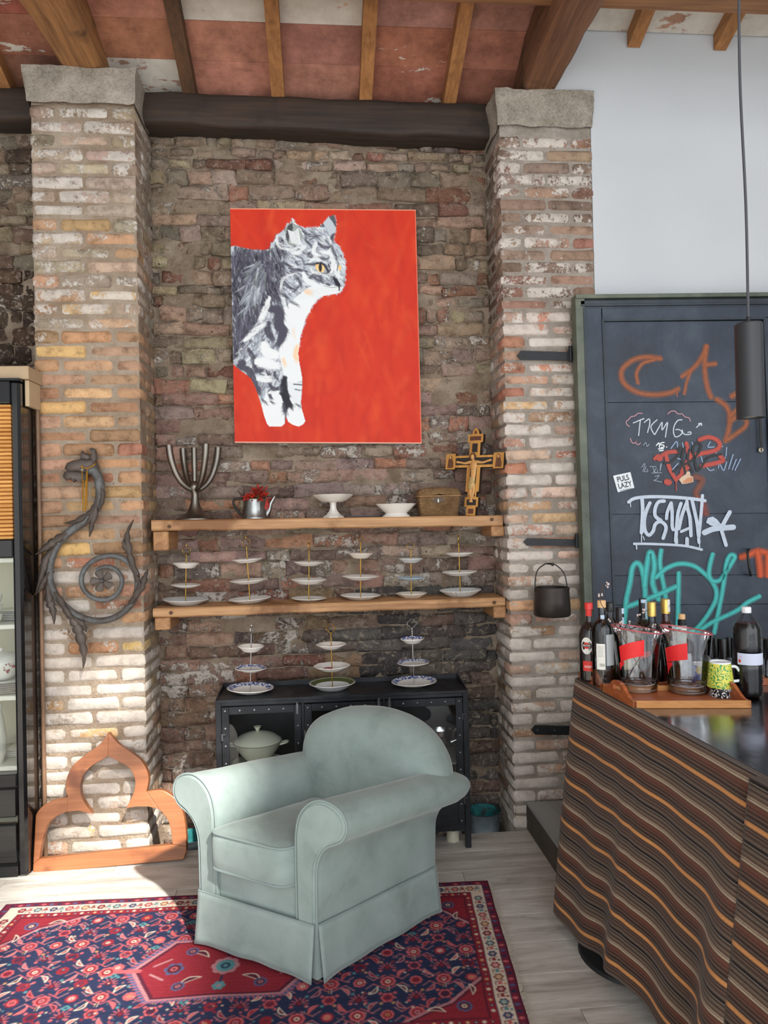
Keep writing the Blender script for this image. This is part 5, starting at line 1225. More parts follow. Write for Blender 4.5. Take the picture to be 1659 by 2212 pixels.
xq2 = onY(2, 1450, 3.66).x
plp2 = [(0, 0), (0.07, 0), (0.115, 0.007), (0.113, 0.009), (0, 0.003)]
for k in range(6):
    t_ = lath_thing('dinner_plate', ORD[k]+' brown-rimmed plate of the stack under the flowered tureen', 'plate', DXR-0.145, 3.66, SH[2]+0.0005+k*0.0095, plp2, M_PLATE, 'stacked dinner plates')
    b = MB(); b.lathe([(0.112, 0.0066), (0.1158, 0.0074), (0.112, 0.0094)], 32, (DXR-0.145, 3.66, SH[2]+0.0005+k*0.0095)); b.build('brown_rim', plain('brown_rim', (120, 74, 44), 0.3), t_)
zt2 = SH[2]+0.060
t_ = lath_thing('flowered_tureen', 'white tureen with red flower print in the display cabinet', 'tureen', xq2, 3.66, zt2, [(0, 0), (0.05, 0), (0.075, 0.02), (0.095, 0.06), (0.098, 0.09), (0, 0.09)], M_PLATE)
b = MB(); b.lathe([(0.1, 0.09), (0.098, 0.096), (0.07, 0.118), (0.02, 0.13), (0.008, 0.134), (0.012, 0.148), (0, 0.156)], 32, (xq2, 3.66, zt2)); b.build('lid', M_PLATE, t_, True, 55)
b = MB()
for k in range(26):
    a_ = math.radians(-90+rnd(-20, 60)); h_ = rnd(0.035, 0.085); r_ = 0.080+0.018*min(1, (h_-0.02)/0.04)+0.0015; b.sphere((xq2+r_*math.cos(a_), 3.66+r_*math.sin(a_), zt2+h_), rnd(0.003, 0.006), 6, 4)
b.build('flower_print', plain('red_flower_print', (146, 56, 40), 0.4), t_)
xq3 = onY(0, 1590, 3.60).x
t_ = lath_thing('white_pitcher', 'tall white pitcher in the sunlit lowest compartment of the display cabinet', 'pitcher', xq3-0.035, 3.60, SH[3]+0.0005, [(0, 0), (0.045, 0), (0.058, 0.05), (0.062, 0.12), (0.052, 0.20), (0.042, 0.25), (0.046, 0.28), (0.042, 0.28), (0.036, 0.25), (0, 0.24)], M_PLATE)
b = MB(); b.tube(catmull([(xq3-0.085, 3.60, SH[3]+0.25), (xq3-0.13, 3.60, SH[3]+0.23), (xq3-0.13, 3.60, SH[3]+0.12), (xq3-0.09, 3.60, SH[3]+0.08)], 5), 0.006, 8); b.build('handle', M_PLATE, t_)
for k in range(4):
    lath_thing('serving_plate', ORD[k]+' white serving plate of the low stack beside the white pitcher', 'plate', DXR-0.145, 3.78, SH[3]+0.0005+k*0.0095, plp2, M_PLATE, 'stacked serving plates')
# ================================================================= BUCKETS in the recess
def bucket_in():
    t = NT('teal_paint_inside'); v = t.coords('World'); n1 = t.noise(v, 24, 5, 0.7)
    return t.out(t.ramp(n1, [(0.4, s2l((60, 74, 72))), (0.52, s2l((26, 118, 124))), (0.66, s2l((70, 150, 140)))]), 0.6)
M_BIN = bucket_in(); M_BOUT = plain('dark_zinc', (62, 70, 74), 0.55, 0.4, var=0.35, scale=18, bump=0.2)
def bucket(label, x, y, z, r, h):
    t_ = thing('paint_bucket', label, 'bucket', (x, y, z))
    b = MB(); b.lathe([(0, 0), (r*0.86, 0), (r*0.98, h), (r*0.96, h)], 36, (x, y, z)); b.build('shell', M_BOUT, t_, True, 50)
    b = MB(); b.lathe([(r*0.955, h), (r*0.90, h*0.5), (r*0.88, h*0.35), (0, h*0.33)], 36, (x, y, z)); b.build('paint_inside', M_BIN, t_, True, 50)
    b = MB(); b.tube([(x+r*math.cos(a_), y+r*math.sin(a_), z+h) for a_ in np.linspace(0, 2*math.pi, 36, endpoint=False)], 0.004, 6, True); b.build('rim', M_BOUT, t_)
    b = MB(); b.tube(catmull([(x+r*math.cos(a_), y+r*math.sin(a_)*1.05-0.004, z+h-0.01+0.006*math.sin(a_*3)) for a_ in np.linspace(-0.5, math.pi+0.3, 16)], 2), 0.003, 6)
    b.sphere((x+r*0.98, y-0.02, z+h-0.012), 0.008, 8, 6, (1.6, 0.8, 0.7)); b.build('bail_handle', plain('bare_wire', (110, 108, 104), 0.4, 0.8), t_)
    return t_
p = onZ(1042, 1750, 0.045); bucket('dark zinc bucket with teal paint inside, between metal cabinet and pinkish pillar', p.x+0.004, max(3.79, p.y), -0.16, 0.092, 0.205)
p = onZ(352, 1795, 0.0); bucket('teal paint bucket behind the trefoil frame at the foot of the tan pillar', -0.705, 3.79, -0.16, 0.090, 0.185)
# ================================================================= VELVET ARMCHAIR
def velvet():
    t = NT('sage_velvet'); v = t.coords('World'); n1 = t.noise(v, 6, 4, 0.6, dist=0.3); n2 = t.noise(v, 34, 4, 0.7); n3 = t.noise(v, 500, 2)
    c = t.ramp(n1, [(0.26, s2l((122, 135, 131))), (0.46, s2l((137, 151, 147))), (0.70, s2l((148, 161, 158)))])
    c = t.mix(t.math('MULTIPLY', t.step(n2, 0.6, 0.75), 0.25), c, s2l((158, 168, 165)))
    t.bump(t.math('ADD', t.math('MULTIPLY', n1, 0.8), t.math('ADD', t.math('MULTIPLY', n2, 0.25), t.math('MULTIPLY', n3, 0.1))), 0.18, 0.012)
    return t.out(c, 0.85, 0, Sheen_Weight=0.35, Sheen_Roughness=0.4, Specular_IOR_Level=0.15)
M_VEL = velvet()
M_PIPE = plain('velvet_piping', (132, 146, 144), 0.8)
AF, AU, AW = Vector((-0.055, 2.556, 0)), Vector((0.83, -0.558, 0)).normalized(), Vector((0.765, 0.644, 0)).normalized()
CHW, RUG_T = 0.545, 0.009
def ac(a, b, z):
    return AF+AU*a+AW*b+Vector((0, 0, RUG_T+z-0.085*max(b, 0)*min(1.4, z/0.6)))
chair = thing('armchair', 'sage green velvet armchair with rolled arms and pleated skirt on the rug', 'armchair', tuple(ac(-0.26, 0.33, 0)-Vector((0, 0, 0))))
sec0 = [(-0.085, 0.18), (-0.086, 0.30), (-0.086, 0.42), (-0.082, 0.51), (-0.064, 0.575), (-0.024, 0.620), (0.026, 0.640), (0.074, 0.634), (0.112, 0.612), (0.131, 0.577), (0.128, 0.540), (0.106, 0.510), (0.074, 0.494), (0.043, 0.476), (0.018, 0.442), (0.004, 0.39), (0.001, 0.30), (0.0, 0.18)]
sec = [(p.x, p.y) for p in catmull([(a_, z_, 0) for a_, z_ in sec0], 3)]
RC = (0.060, 0.568)                        # centre of the roll
def arm(side):
    S = (lambda s: s) if side > 0 else (lambda s: -CHW-s)
    root = bpy.data.objects.new('arm', None); COL.objects.link(root); root.parent = chair; root.location = ac(S(0.0), 0.3, 0)-Vector(chair.location)
    bs = [0.0, 0.004, 0.012, 0.03, 0.08, 0.16, 0.26, 0.36, 0.46, 0.56, 0.63, 0.68, 0.71, 0.725, 0.73]
    b = MB(); n = len(sec); rows = []
    for i, bb in enumerate(bs):
        k = {0: 0.010, 1: 0.004, 2: 0.0}.get(i, 0.0); back = max(0, bb-0.60)/0.13
        row = []
        for (s_, z_) in sec:
            # shrink towards the outline's medial line at the front edge and the far end
            cx_, cz_ = (RC if z_ > 0.48 else (-0.042, z_)); d_ = math.hypot(s_-cx_, z_-cz_)+1e-6
            sh = k/d_+0.45*back**2.2*(1 if z_ > 0.45 else 0.15)
            ss, zz = s_+(cx_-s_)*sh, z_+(cz_-z_)*sh
            w_ = mnoise.noise(Vector((ss*7+side*5, bb*6, zz*7)))*0.004*(1 if i > 2 else 0)
            if i in (3, 4) and z_ > 0.5: w_ += 0.0016*math.sin(len(row)*2.1)
            be = bb-max(0, bb-0.635)*min(1, max(0, (0.50-z_)/0.05)); row.append(ac(S(ss)+w_*side, be, zz+w_*0.6))
        rows.append(row)
    for r in rows: b.add(r, [])
    b.f = [(i*n+j, i*n+j+1, (i+1)*n+j+1, (i+1)*n+j) for i in range(len(bs)-1) for j in range(n-1)]
    b.f += [(i*n+n-1, i*n, (i+1)*n, (i+1)*n+n-1) for i in range(len(bs)-1)]
    b.f.append(tuple((len(bs)-1)*n+j for j in range(n))); b.f.append(tuple(range(n))[::-1]); b.mi = [0]*len(b.f)
    b.build('arm_upholstery', M_VEL, root, True, 75)
    # facing panel and its piping
    b = MB(); q = []
    for (s_, z_) in sec:
        cx_, cz_ = (RC if z_ > 0.48 else (-0.042, z_)); d_ = math.hypot(s_-cx_, z_-cz_)+1e-6; sh = min(0.8, 0.014/d_)
        q.append(ac(S(s_+(cx_-s_)*sh), -0.004, z_+(cz_-z_)*sh))
    b.prism(q, AW*0.008); o = b.build('arm_facing', M_VEL, root, True, 30)
    b = MB(); b.tube([ac(S(s_), 0.003, z_) for s_, z_ in sec], 0.0042, 7); b.build('piping', M_PIPE, root)
arm(1); arm(-1)
# seat deck and front panel
b = MB(); Z0, Z1 = 0.18, 0.314
def abox(b, a0, a1, b0, b1, z0, z1):
    vs = [ac(a, bb, z) for z in (z0, z1) for (a, bb) in ((a0, b0), (a1, b0), (a1, b1), (a0, b1))]
    b.add(vs, [(0, 3, 2, 1), (4, 5, 6, 7), (0, 1, 5, 4), (1, 2, 6, 5), (2, 3, 7, 6), (3, 0, 4, 7)])
abox(b, -CHW+0.083, -0.083, 0.012, 0.62, 0.16, Z1); o = b.build('front_panel', M_VEL, chair, False)
md = o.modifiers.new('soft', 'BEVEL'); md.width = 0.012; md.segments = 3
# seat cushion
def loop(a0, a1, b0, b1, e, n=72):
    out = []
    for k in range(n):
        t_ = 2*math.pi*k/n+math.pi/4; c_, s_ = math.cos(t_), math.sin(t_)
        out.append(((a0+a1)/2+math.copysign(abs(c_)**e, c_)*(a1-a0)/2, (b0+b1)/2+math.copysign(abs(s_)**e, s_)*(b1-b0)/2))
    return out
A0, A1, B0, B1 = -CHW+0.088, -0.088, -0.045, 0.50
lay = [(0.0, 0.316), (0.80, 0.316), (0.965, 0.318), (0.99, 0.325), (1.0, 0.36), (1.004, 0.40), (1.0, 0.43), (0.985, 0.452), (0.955, 0.459), (0.85, 0.470), (0.6, 0.483), (0.3, 0.489), (0.0, 0.490)]
b = MB(); base = loop(A0, A1, B0, B1, 0.22); n = 72; rows = []; ca, cb_ = (A0+A1)/2, (B0+B1)/2
for f, z_ in lay:
    r = []
    for (a, bb) in base:
        x_, y_ = ca+(a-ca)*f, cb_+(bb-cb_)*f
        w_ = mnoise.noise(Vector((x_*8, y_*11, 1)))*0.009+mnoise.noise(Vector((x_*16, y_*30, z_*10)))*0.004
        r.append(ac(x_, y_, z_+w_*(1 if z_ > 0.44 else 0.3)+0.02*max(0, (y_-0.25))))
    rows.append(r)
for r in rows: b.add(r, [])
b.f = [(i*n+k, i*n+(k+1) % n, (i+1)*n+(k+1) % n, (i+1)*n+k) for i in range(len(lay)-1) for k in range(n)]; b.mi = [0]*len(b.f)
sc_ = b.build('seat_cushion', M_VEL, chair, True, 180)
for z_, f in ((0.455, 0.992), (0.321, 0.99)):
    b = MB(); b.tube([ac(ca+(a-ca)*f, cb_+(bb-cb_)*f, z_+0.02*max(0, (cb_+(bb-cb_)*f)-0.25)) for a, bb in base], 0.0048, 7, True); b.build('piping', M_PIPE, sc_)
# back
OUTB = [(-0.515, 0.26), (-0.532, 0.45), (-0.572, 0.56), (-0.605, 0.650), (-0.604, 0.735), (-0.560, 0.812), (-0.462, 0.860), (-0.350, 0.876), (-0.240, 0.872), (-0.135, 0.850), (-0.040, 0.806), (0.036, 0.744), (0.076, 0.675), (0.086, 0.612), (0.040, 0.580), (-0.012, 0.47), (-0.035, 0.26)]
ob = [(p.x, p.y) for p in catmull([(a, z_, 0) for a, z_ in OUTB], 5)]; n = len(ob); ac0, az0 = -0.262, 0.60
def bk_b(z_): return 0.52+(z_-0.3)*0.24
lay = [(0.02, -0.062), (0.35, -0.066), (0.62, -0.066), (0.80, -0.061), (0.91, -0.050), (0.975, -0.028), (1.0, 0.0), (0.995, 0.022), (0.97, 0.045), (0.90, 0.060), (0.70, 0.066), (0.02, 0.07)]
b = MB(); rows = []
for f, dp_ in lay:
    r = []
    for (a, z_) in ob:
        aa, zz = ac0+(a-ac0)*f, az0+(z_-az0)*f
        w_ = mnoise.noise(Vector((aa*6, zz*6, dp_*9)))*0.006+mnoise.noise(Vector((aa*22, zz*10, 4)))*0.0022
        roll = 0.055*max(0, (zz-0.70)/0.2)**2
        r.append(ac(aa, bk_b(zz)+dp_*1.15+w_+roll, zz))
    rows.append(r)
for r in rows: b.add(r, [])
b.f = [(i*n+k, i*n+(k+1) % n, (i+1)*n+(k+1) % n, (i+1)*n+k) for i in range(len(lay)-1) for k in range(n)]+[tuple(range(n))[::-1], tuple((len(lay)-1)*n+k for k in range(n))]; b.mi = [0]*len(b.f)
b.build('backrest', M_VEL, chair, True, 180)
b = MB(); abox(b, -CHW+0.03, -0.03, 0.55, 0.635, 0.16, 0.60); o = b.build('outside_back', M_VEL, chair, False); md = o.modifiers.new('soft', 'BEVEL'); md.width = 0.03; md.segments = 3
# skirt: one panel a side, kick pleats at the corners
def skirt(p0, p1, outv, seed, name='skirt_panel'):
    b = MB()
    def fn(u, v):
        a = p0[0]+(p1[0]-p0[0])*u; bb = p0[1]+(p1[1]-p0[1])*u; e = abs(2*u-1)
        fl = 0.007+v*(0.016+0.010*e**4)+v*mnoise.noise(Vector((u*4+seed, seed, 0)))*0.012
        z_ = 0.200-(0.200-0.010)*v+0.006*v*(1-e)+v*mnoise.noise(Vector((u*3+seed, 2, seed)))*0.004
        q = ac(a, bb, z_); return q+outv*fl
    b.grid(fn, 36, 8); o = b.build(name, M_VEL, chair, True, 180); md = o.modifiers.new('thick', 'SOLIDIFY'); md.thickness = 0.004; md.offset = 0
    b = MB(); b.tube([fn(u, 0.0)+Vector((0, 0, 0.001)) for u in np.linspace(0, 1, 20)], 0.0035, 6); b.build('seam', M_PIPE, o)
    b = MB(); b.tube([fn(u, 0.93)+outv*0.002 for u in np.linspace(0, 1, 30)], 0.0011, 5); b.build('hem_stitching', plain('stitching', (122, 136, 134), 0.8), o)
of = -(AW-AU*AW.dot(AU)).normalized(); orr = (AU-AW*AU.dot(AW)).normalized()
skirt((-CHW, 0.0), (-0.004, 0.0), of, 1.0); skirt((0.0, 0.004), (0.0, 0.63), orr, 2.0); skirt((-CHW, 0.63), (-CHW, 0.0), -orr, 3.0); skirt((0.0, 0.63), (-CHW, 0.63), -of, 4.0)
for (a, bb) in ((0, 0), (-CHW, 0)):
    b = MB(); s_ = 1 if a == 0 else -1
    b.grid(lambda u, v: ac(a-s_*0.07*(1-u) if u < 0.5 else a-s_*0.035+s_*0.035, bb+0.004 if u < 0.5 else bb+0.07*(u-0.5)*2, 0.19-0.175*v)+(of+orr*s_)*0.006*v, 6, 3)
    o = b.build('kick_pleat', M_VEL, chair, True, 40)

# ================================================================= CARPET
RTL, RTR = Vector((-1.392, 3.243, 0)), Vector((0.694, 3.182, 0)); RD = Vector((-0.080, -0.99, 0))
RW, RH = 700, 333; LEN, DEP = 2.087, 0.993
rug_t = s2l((44, 48, 78)); NAVY, RED_, CORAL, CREAM, TEAL, GOLD_, MAR, PINK, BLU = [s2l(c) for c in ((44, 50, 76), (132, 44, 54), (182, 92, 96), (204, 188, 172), (84, 132, 138), (178, 132, 92), (84, 38, 54), (168, 118, 124), (78, 88, 122))]
Rg = Ras(RW, RH, NAVY); q = random.Random(11)
def rose(x, y, r, c1=RED_, c2=CORAL, c3=CREAM, n=8):
    for k in range(n):
        a_ = 2*math.pi*k/n; Rg.disc(x+math.cos(a_)*r*0.66, y+math.sin(a_)*r*0.66, r*0.36, c2, 1, 0.8)
    Rg.disc(x, y, r*0.68, c1, 1, 0.8); Rg.disc(x, y, r*0.36, c3, 0.9, 0.8); Rg.disc(x, y, r*0.17, c1, 1, 0.7)
def leafr(x, y, a_, L, c1, c2):
    pts = []; ca, sa = math.cos(a_), math.sin(a_)
    for k in range(9):
        u = k/8; px, py = L*(u-0.5), -L*0.30*math.sin(math.pi*u); pts.append((x+px*ca-py*sa, y+px*sa+py*ca))
    inn = []
    for k in range(9):
        u = k/8; px, py = L*(u-0.5), -L*0.02*math.sin(math.pi*u); inn.append((x+px*ca-py*sa, y+px*sa+py*ca))
    Rg.poly(pts+inn[::-1], c1); Rg.path(pts, 1.4, c2); Rg.path(inn, 1.0, c2, 0.8)
UX, UY, UK = 66, 55, 0.84
def unit(cx, cy, alt):
    k = UK
    for sx, sy in ((1, 1), (1, -1), (-1, 1), (-1, -1)):
        Rg.line((cx+sx*4*k, cy+sy*14*k), (cx+sx*20*k, cy+sy*4*k), 1.6, CORAL, 0.8); Rg.line((cx+sx*20*k, cy+sy*4*k), (cx+sx*30*k, cy+sy*13*k), 1.5, PINK, 0.7)
        leafr(cx+sx*20*k, cy+sy*17*k, math.atan2(sy*8, sx*14)+(0.4 if sx*sy > 0 else -0.4), 19*k, q.choice([RED_, MAR, CORAL]), q.choice([CREAM, PINK, CORAL]))
        Rg.disc(cx+sx*10*k, cy+sy*24*k, 2.2, CORAL, 0.9); Rg.disc(cx+sx*31*k, cy+sy*22*k, 2.0, q.choice([RED_, TEAL, GOLD_, CORAL]), 0.9)
    rose(cx, cy, 11*k, RED_, CORAL, q.choice([CREAM, PINK]), 8)
    rose(cx+UX/2, cy, 9*k, q.choice([CORAL, RED_]), q.choice([RED_, CORAL]), q.choice([CREAM, MAR, GOLD_]), 8)
    rose(cx, cy+UY/2, 9.5*k, q.choice([RED_, MAR]), q.choice([CORAL, RED_]), NAVY, 6)
    x, y = cx+UX/2, cy+UY/2
    for j in range(7):
        a_ = math.pi*(j/6)+math.pi; Rg.line((x, y+3*k), (x+math.cos(a_)*12*k, y+(3+math.sin(a_)*12)*k), 2.0, CORAL, 0.95, w2=1.2)
    Rg.poly([(x-6*k, y+3*k), (x, y-5*k), (x+6*k, y+3*k), (x, y+9*k)], MAR); Rg.disc(x, y+2*k, 2.0, RED_)
    for dx in (-1.3, 1.3): Rg.line((cx+dx, cy+11*k), (cx+dx, cy+19*k), 0.9, GOLD_ if dx < 0 else CREAM, 0.8)
    if q.random() < 0.3: Rg.poly([(x-8*k, y-14*k), (x, y-20*k), (x+8*k, y-14*k), (x, y-8*k)], TEAL, 0.85); Rg.disc(x, y-14*k, 1.6, NAVY)
    for j in range(16): Rg.disc(cx+q.uniform(-33, 33), cy+q.uniform(-27, 27), q.uniform(0.8, 1.7), q.choice([CREAM, CORAL, TEAL, PINK]), 0.8)
BT = 42
for r in range(-1, 8):
    for c_ in range(-1, 13): unit(RW/2+(c_-6)*UX+(UX/2 if r % 2 else 0), RH/2+(r-3)*UY*1.0, (r+c_) % 2)
# medallion
mx, my = RW/2, RH/2+8
hexa = lambda s: [(mx-104*s, my), (mx-70*s, my-52*s), (mx+70*s, my-52*s), (mx+104*s, my), (mx+70*s, my+52*s), (mx-70*s, my+52*s)]
for s_, c_ in ((1.16, BLU), (1.10, PINK), (1.05, MAR), (1.0, RED_)): Rg.poly(hexa(s_), c_)
hp = hexa(1.18)
for i in range(6):
    (xa, ya), (xb, yb) = hp[i], hp[(i+1) % 6]; m_ = int(math.hypot(xb-xa, yb-ya)/6)
    for k in range(m_): x, y = xa+(xb-xa)*k/m_, ya+(yb-ya)*k/m_; Rg.line((x, y), (mx+(x-mx)*0.93, my+(y-my)*0.93), 1.6, CORAL, 0.8)
for sx in (-1, 1): 
    Rg.line((mx+sx*104, my), (mx+sx*138, my), 7, CORAL, 0.9); rose(mx+sx*142, my, 10); rose(mx+sx*62, my, 12, MAR, BLU, CORAL, 6)
    for sy in (-1, 1): leafr(mx+sx*36, my+sy*26, sy*sx*0.5, 26, MAR, CREAM); rose(mx+sx*48, my+sy*34, 8, MAR, BLU, PINK); Rg.line((mx+sx*70, my+sy*20), (mx+sx*88, my+sy*8), 3, PINK)
rose(mx, my, 17, TEAL, PINK, NAVY, 8)
for sy in (-1, 1): Rg.line((mx, my+sy*20), (mx, my+sy*34), 3, NAVY); rose(mx, my+sy*38, 8, TEAL, TEAL, PINK, 6)
# corner pieces
for sx in (-1, 1):
    for sy in (-1, 1):
        X_, Y_ = (BT if sx < 0 else RW-BT), (BT if sy < 0 else RH-BT)
        for k, (s_, c_) in enumerate(((1.0, PINK), (0.92, MAR), (0.86, RED_))):
            Rg.poly([(X_, Y_), (X_-sx*96*s_, Y_), (X_-sx*66*s_, Y_-sy*16*s_), (X_-sx*40*s_, Y_-sy*28*s_), (X_-sx*20*s_, Y_-sy*50*s_), (X_, Y_-sy*70*s_)], c_)
        rose(X_-sx*24, Y_-sy*20, 9, MAR, BLU, CREAM); leafr(X_-sx*56, Y_-sy*14, 0.2*sx, 20, MAR, CREAM); leafr(X_-sx*14, Y_-sy*48, 1.4*sx*sy, 18, MAR, CREAM)
# borders
def frame(d0, d1, col):
    A = Rg.a; A[d0:d1, d0:RW-d0] = col; A[RH-d1:RH-d0, d0:RW-d0] = col; A[d0:RH-d0, d0:d1] = col; A[d0:RH-d0, RW-d1:RW-d0] = col
for d0, d1, c_ in ((0, 3, MAR), (3, 11, s2l((108, 42, 60))), (11, 12, NAVY), (12, 30, CREAM), (30, 31, NAVY), (31, 40, RED_), (40, 42, MAR)): frame(d0, d1, np.array(c_))
def along(d, step, fn):
    k = 0
    for x in np.arange(d+step/2, RW-d, step): fn(x, d, 0, k); fn(x, RH-d, 0, k+1); k += 1
    for y in np.arange(d+step*1.2, RH-d-step, step): fn(d, y, 1, k); fn(RW-d, y, 1, k+1); k += 1
def bord(x, y, o_, k):
    c_ = [RED_, TEAL, NAVY, CORAL, GOLD_][k % 5]
    dx, dy = (1, 0) if o_ == 0 else (0, 1)
    rose(x, y, 6.2, c_, MAR if c_ != NAVY else BLU, CREAM, 6)
    Rg.path([(x+dx*7+dy*6, y+dy*7+dx*6), (x+dx*9-dy*5, y+dy*9-dx*5), (x+dx*14-dy*5, y+dy*14-dx*5)], 1.4, MAR, 0.9)
    Rg.poly([(x+dx*11-3, y+dy*11+3), (x+dx*11, y+dy*11-5), (x+dx*11+4, y+dy*11+2)], [CORAL, RED_, TEAL][k % 3]); Rg.disc(x+dx*13+dy*6, y+dy*13+dx*6, 1.8, c_)
along(21, 22, bord)
along(35.5, 9, lambda x, y, o_, k: (Rg.disc(x, y, 2.3, [NAVY, CREAM, MAR, GOLD_][k % 4]), Rg.disc(x, y, 0.9, CREAM)))
along(7, 11, lambda x, y, o_, k: Rg.poly([(x-4, y), (x, y-3), (x+4, y), (x, y+3)], [NAVY, CORAL, BLU][k % 3]))
_b = Rg.a.copy(); _b[1:-1, 1:-1] = (Rg.a[1:-1, 1:-1]*4+Rg.a[:-2, 1:-1]+Rg.a[2:, 1:-1]+Rg.a[1:-1, :-2]+Rg.a[1:-1, 2:])/8; Rg.a = _b
Rg.a *= (1+0.10*rng.standard_normal((RH, 1, 1))*0.5+0.08*rng.standard_normal((RH, RW, 1))); Rg.a = np.clip(Rg.a, 0.003, 1)
rug = thing('carpet', 'red and navy oriental carpet with floral field and cream border on the laminate floor', 'carpet', tuple((RTL+RTR)/2+RD*0.5))
def rp_(u, v, z):
    p = RTL.lerp(RTR, u)+RD*v; return Vector((p.x+mnoise.noise(Vector((v*7, u*3, 0)))*0.004, p.y+mnoise.noise(Vector((u*9, v*3, 5)))*0.006, z))
b = MB(); b.grid(lambda u, v: rp_(u, v, 0.0085+0.0010*mnoise.noise(Vector((u*12, v*6, 2)))), RW-1, RH-1)
o = b.build('woven_pile', vcol('carpet_wool', 0.95, 0.5, 450, 0.05), rug, True, 180); set_vcol(o, Rg.a.reshape(-1, 3))
b = MB(); prm = [(u, 0) for u in np.linspace(0, 1, 60)]+[(1, v) for v in np.linspace(0, 1, 30)]+[(u, 1) for u in np.linspace(1, 0, 60)]+[(0, v) for v in np.linspace(1, 0, 30)]
vs = [rp_(u, v, 0.0085) for u, v in prm]+[rp_(u, v, 0.0004) for u, v in prm]; n = len(prm)
b.add(vs, [(k, (k+1) % n, n+(k+1) % n, n+k) for k in range(n)]+[tuple(n+k for k in range(n))]); b.build('carpet_edge', plain('carpet_selvedge', (86, 32, 46), 0.95), rug, False)
b = MB()
for k in range(420):
    v = q.uniform(0.0, 1.0); p = rp_(1.0, v, 0.004); L = q.uniform(0.012, 0.035)*(1.8 if q.random() < 0.08 else 1); a_ = q.gauss(0, 0.6); d_ = Vector((math.cos(a_), math.sin(a_), 0)); s_ = Vector((-d_.y, d_.x, 0))*0.0009
    e = p+d_*L*0.5+Vector((0, q.uniform(-.004, .004), 0.002)); f_ = p+d_*L+Vector((q.uniform(-.006, .006), q.uniform(-.008, .008), -0.003))
    b.add([p-s_, p+s_, e+s_, e-s_, f_+s_*0.6, f_-s_*0.6], [(0, 1, 2, 3), (3, 2, 4, 5)])
b.build('fringe', plain('cotton_fringe', (206, 198, 184), 0.9), rug, False, kind='stuff')
M_BOTG = thin_glass('bottle_clear_glass', (0.98, 0.985, 0.985), 1.1)
M_ICEB = thin_glass('ice_bucket_plastic', (0.985, 0.985, 0.985), 1.9)
# ================================================================= OLD PAINTED DOOR HUNG ON THE PILLAR
YDO = 3.615
def text_mesh(txt, size, bold=0.0, sx=1.0):
    cu = bpy.data.curves.new('lettering', 'FONT'); cu.body = txt; cu.size = size; cu.align_x = 'CENTER'; cu.align_y = 'CENTER'; cu.offset = bold; cu.resolution_u = 3
    ob = bpy.data.objects.new('lettering', cu); COL.objects.link(ob); dg = bpy.context.evaluated_depsgraph_get(); dg.update()
    me = bpy.data.meshes.new_from_object(ob.evaluated_get(dg)); bpy.data.objects.remove(ob)
    return [(v.co.x*sx, v.co.y) for v in me.vertices], [tuple(f.vertices) for f in me.polygons]
def door_mat(name, c1, c2, c3):
    t = NT(name); v = t.coords('World'); n1 = t.noise(v, 3.2, 6, 0.7, dist=0.4); n2 = t.noise(v, 30, 4, 0.7); n3 = t.noise(t.coords('World', (40, 40, 3)), 1.2, 3)
    c = t.ramp(n1, [(0.32, s2l(c1)), (0.5, s2l(c2)), (0.68, s2l(c3))])
    c = t.mix(t.step(n2, 0.67, 0.72), c, tuple(x*0.45 for x in s2l(c1)))
    t.bump(t.math('ADD', n3, t.math('MULTIPLY', n2, 0.6)), 0.22, 0.004)
    return t.out(c, 0.5)
M_DOOR = door_mat('navy_door_paint', (30, 36, 48), (42, 51, 66), (58, 68, 80)); M_DFR = door_mat('navy_frame_paint', (27, 32, 40), (38, 46, 56), (52, 60, 68)); M_JAMB = door_mat('green_grey_jamb', (62, 66, 56), (82, 90, 76), (106, 108, 94))
def pd(px, py, off=0.0): return onY(px, py, YDO-off)
def xl(y): return 1234+0.030*(y-646)
door = thing('graffiti_door', 'tall navy painted wooden door covered in graffiti behind the bar', 'door', tuple(pd(1450, 1700, -0.03)))
def plank(name, poly, off0, off1, mat, sm=False):
    b = MB(); b.prism([pd(x, y, off0) for x, y in poly], Vector((0, -(off1-off0), 0)))
    q_ = [Vector(p) for p in b.v]; return b.build(name, mat, door, sm)
YBOT = 1724; XR = 1720
plank('backing_boards', [(xl(646)+4, 650), (XR, 645), (XR+40, YBOT), (xl(YBOT)+4, YBOT)], -0.045, -0.012, M_DFR)
plank('jamb', [(xl(646), 648), (xl(646)+19, 648), (xl(YBOT)+22, YBOT), (xl(YBOT), YBOT)], -0.05, 0.012, M_JAMB)
for y0, y1, o0, o1, mt in ((643, 651, -0.05, 0.020, M_JAMB), (652, 659, -0.02, 0.012, M_DFR), (660, 664, -0.02, 0.018, M_DFR), (664.5, 668, -0.02, 0.010, M_DFR)):
    plank('top_moulding', [(xl(646)+(0 if y0 < 650 else 16), y0+2), (XR, y0-4), (XR, y1-4), (xl(646)+(0 if y0 < 650 else 16), y1+2)], o0, o1, mt)
plank('stile', [(xl(668)+20, 668), (xl(668)+26, 668), (xl(YBOT)+30, YBOT), (xl(YBOT)+23, YBOT)], -0.02, 0.016, M_DFR)
plank('stile', [(xl(668)+27, 668), (1296, 668), (1338, YBOT), (xl(YBOT)+31, YBOT)], -0.02, 0.008, M_DOOR)
plank('top_rail', [(1294, 669), (XR, 664), (XR, 689), (1295, 692)], -0.02, 0.008, M_DOOR)
plank('panel_moulding', [(1295, 692.5), (1641, 688), (1641, 693), (1299, 697.5)], -0.02, 0.014, M_DFR)
plank('panel_moulding', [(1295, 693), (1300, 697), (1341, YBOT), (1336, YBOT)], -0.02, 0.014, M_DFR)
plank('panel_moulding', [(1641, 688), (1646, 688), (1690, YBOT), (1684, YBOT)], -0.02, 0.014, M_DFR)
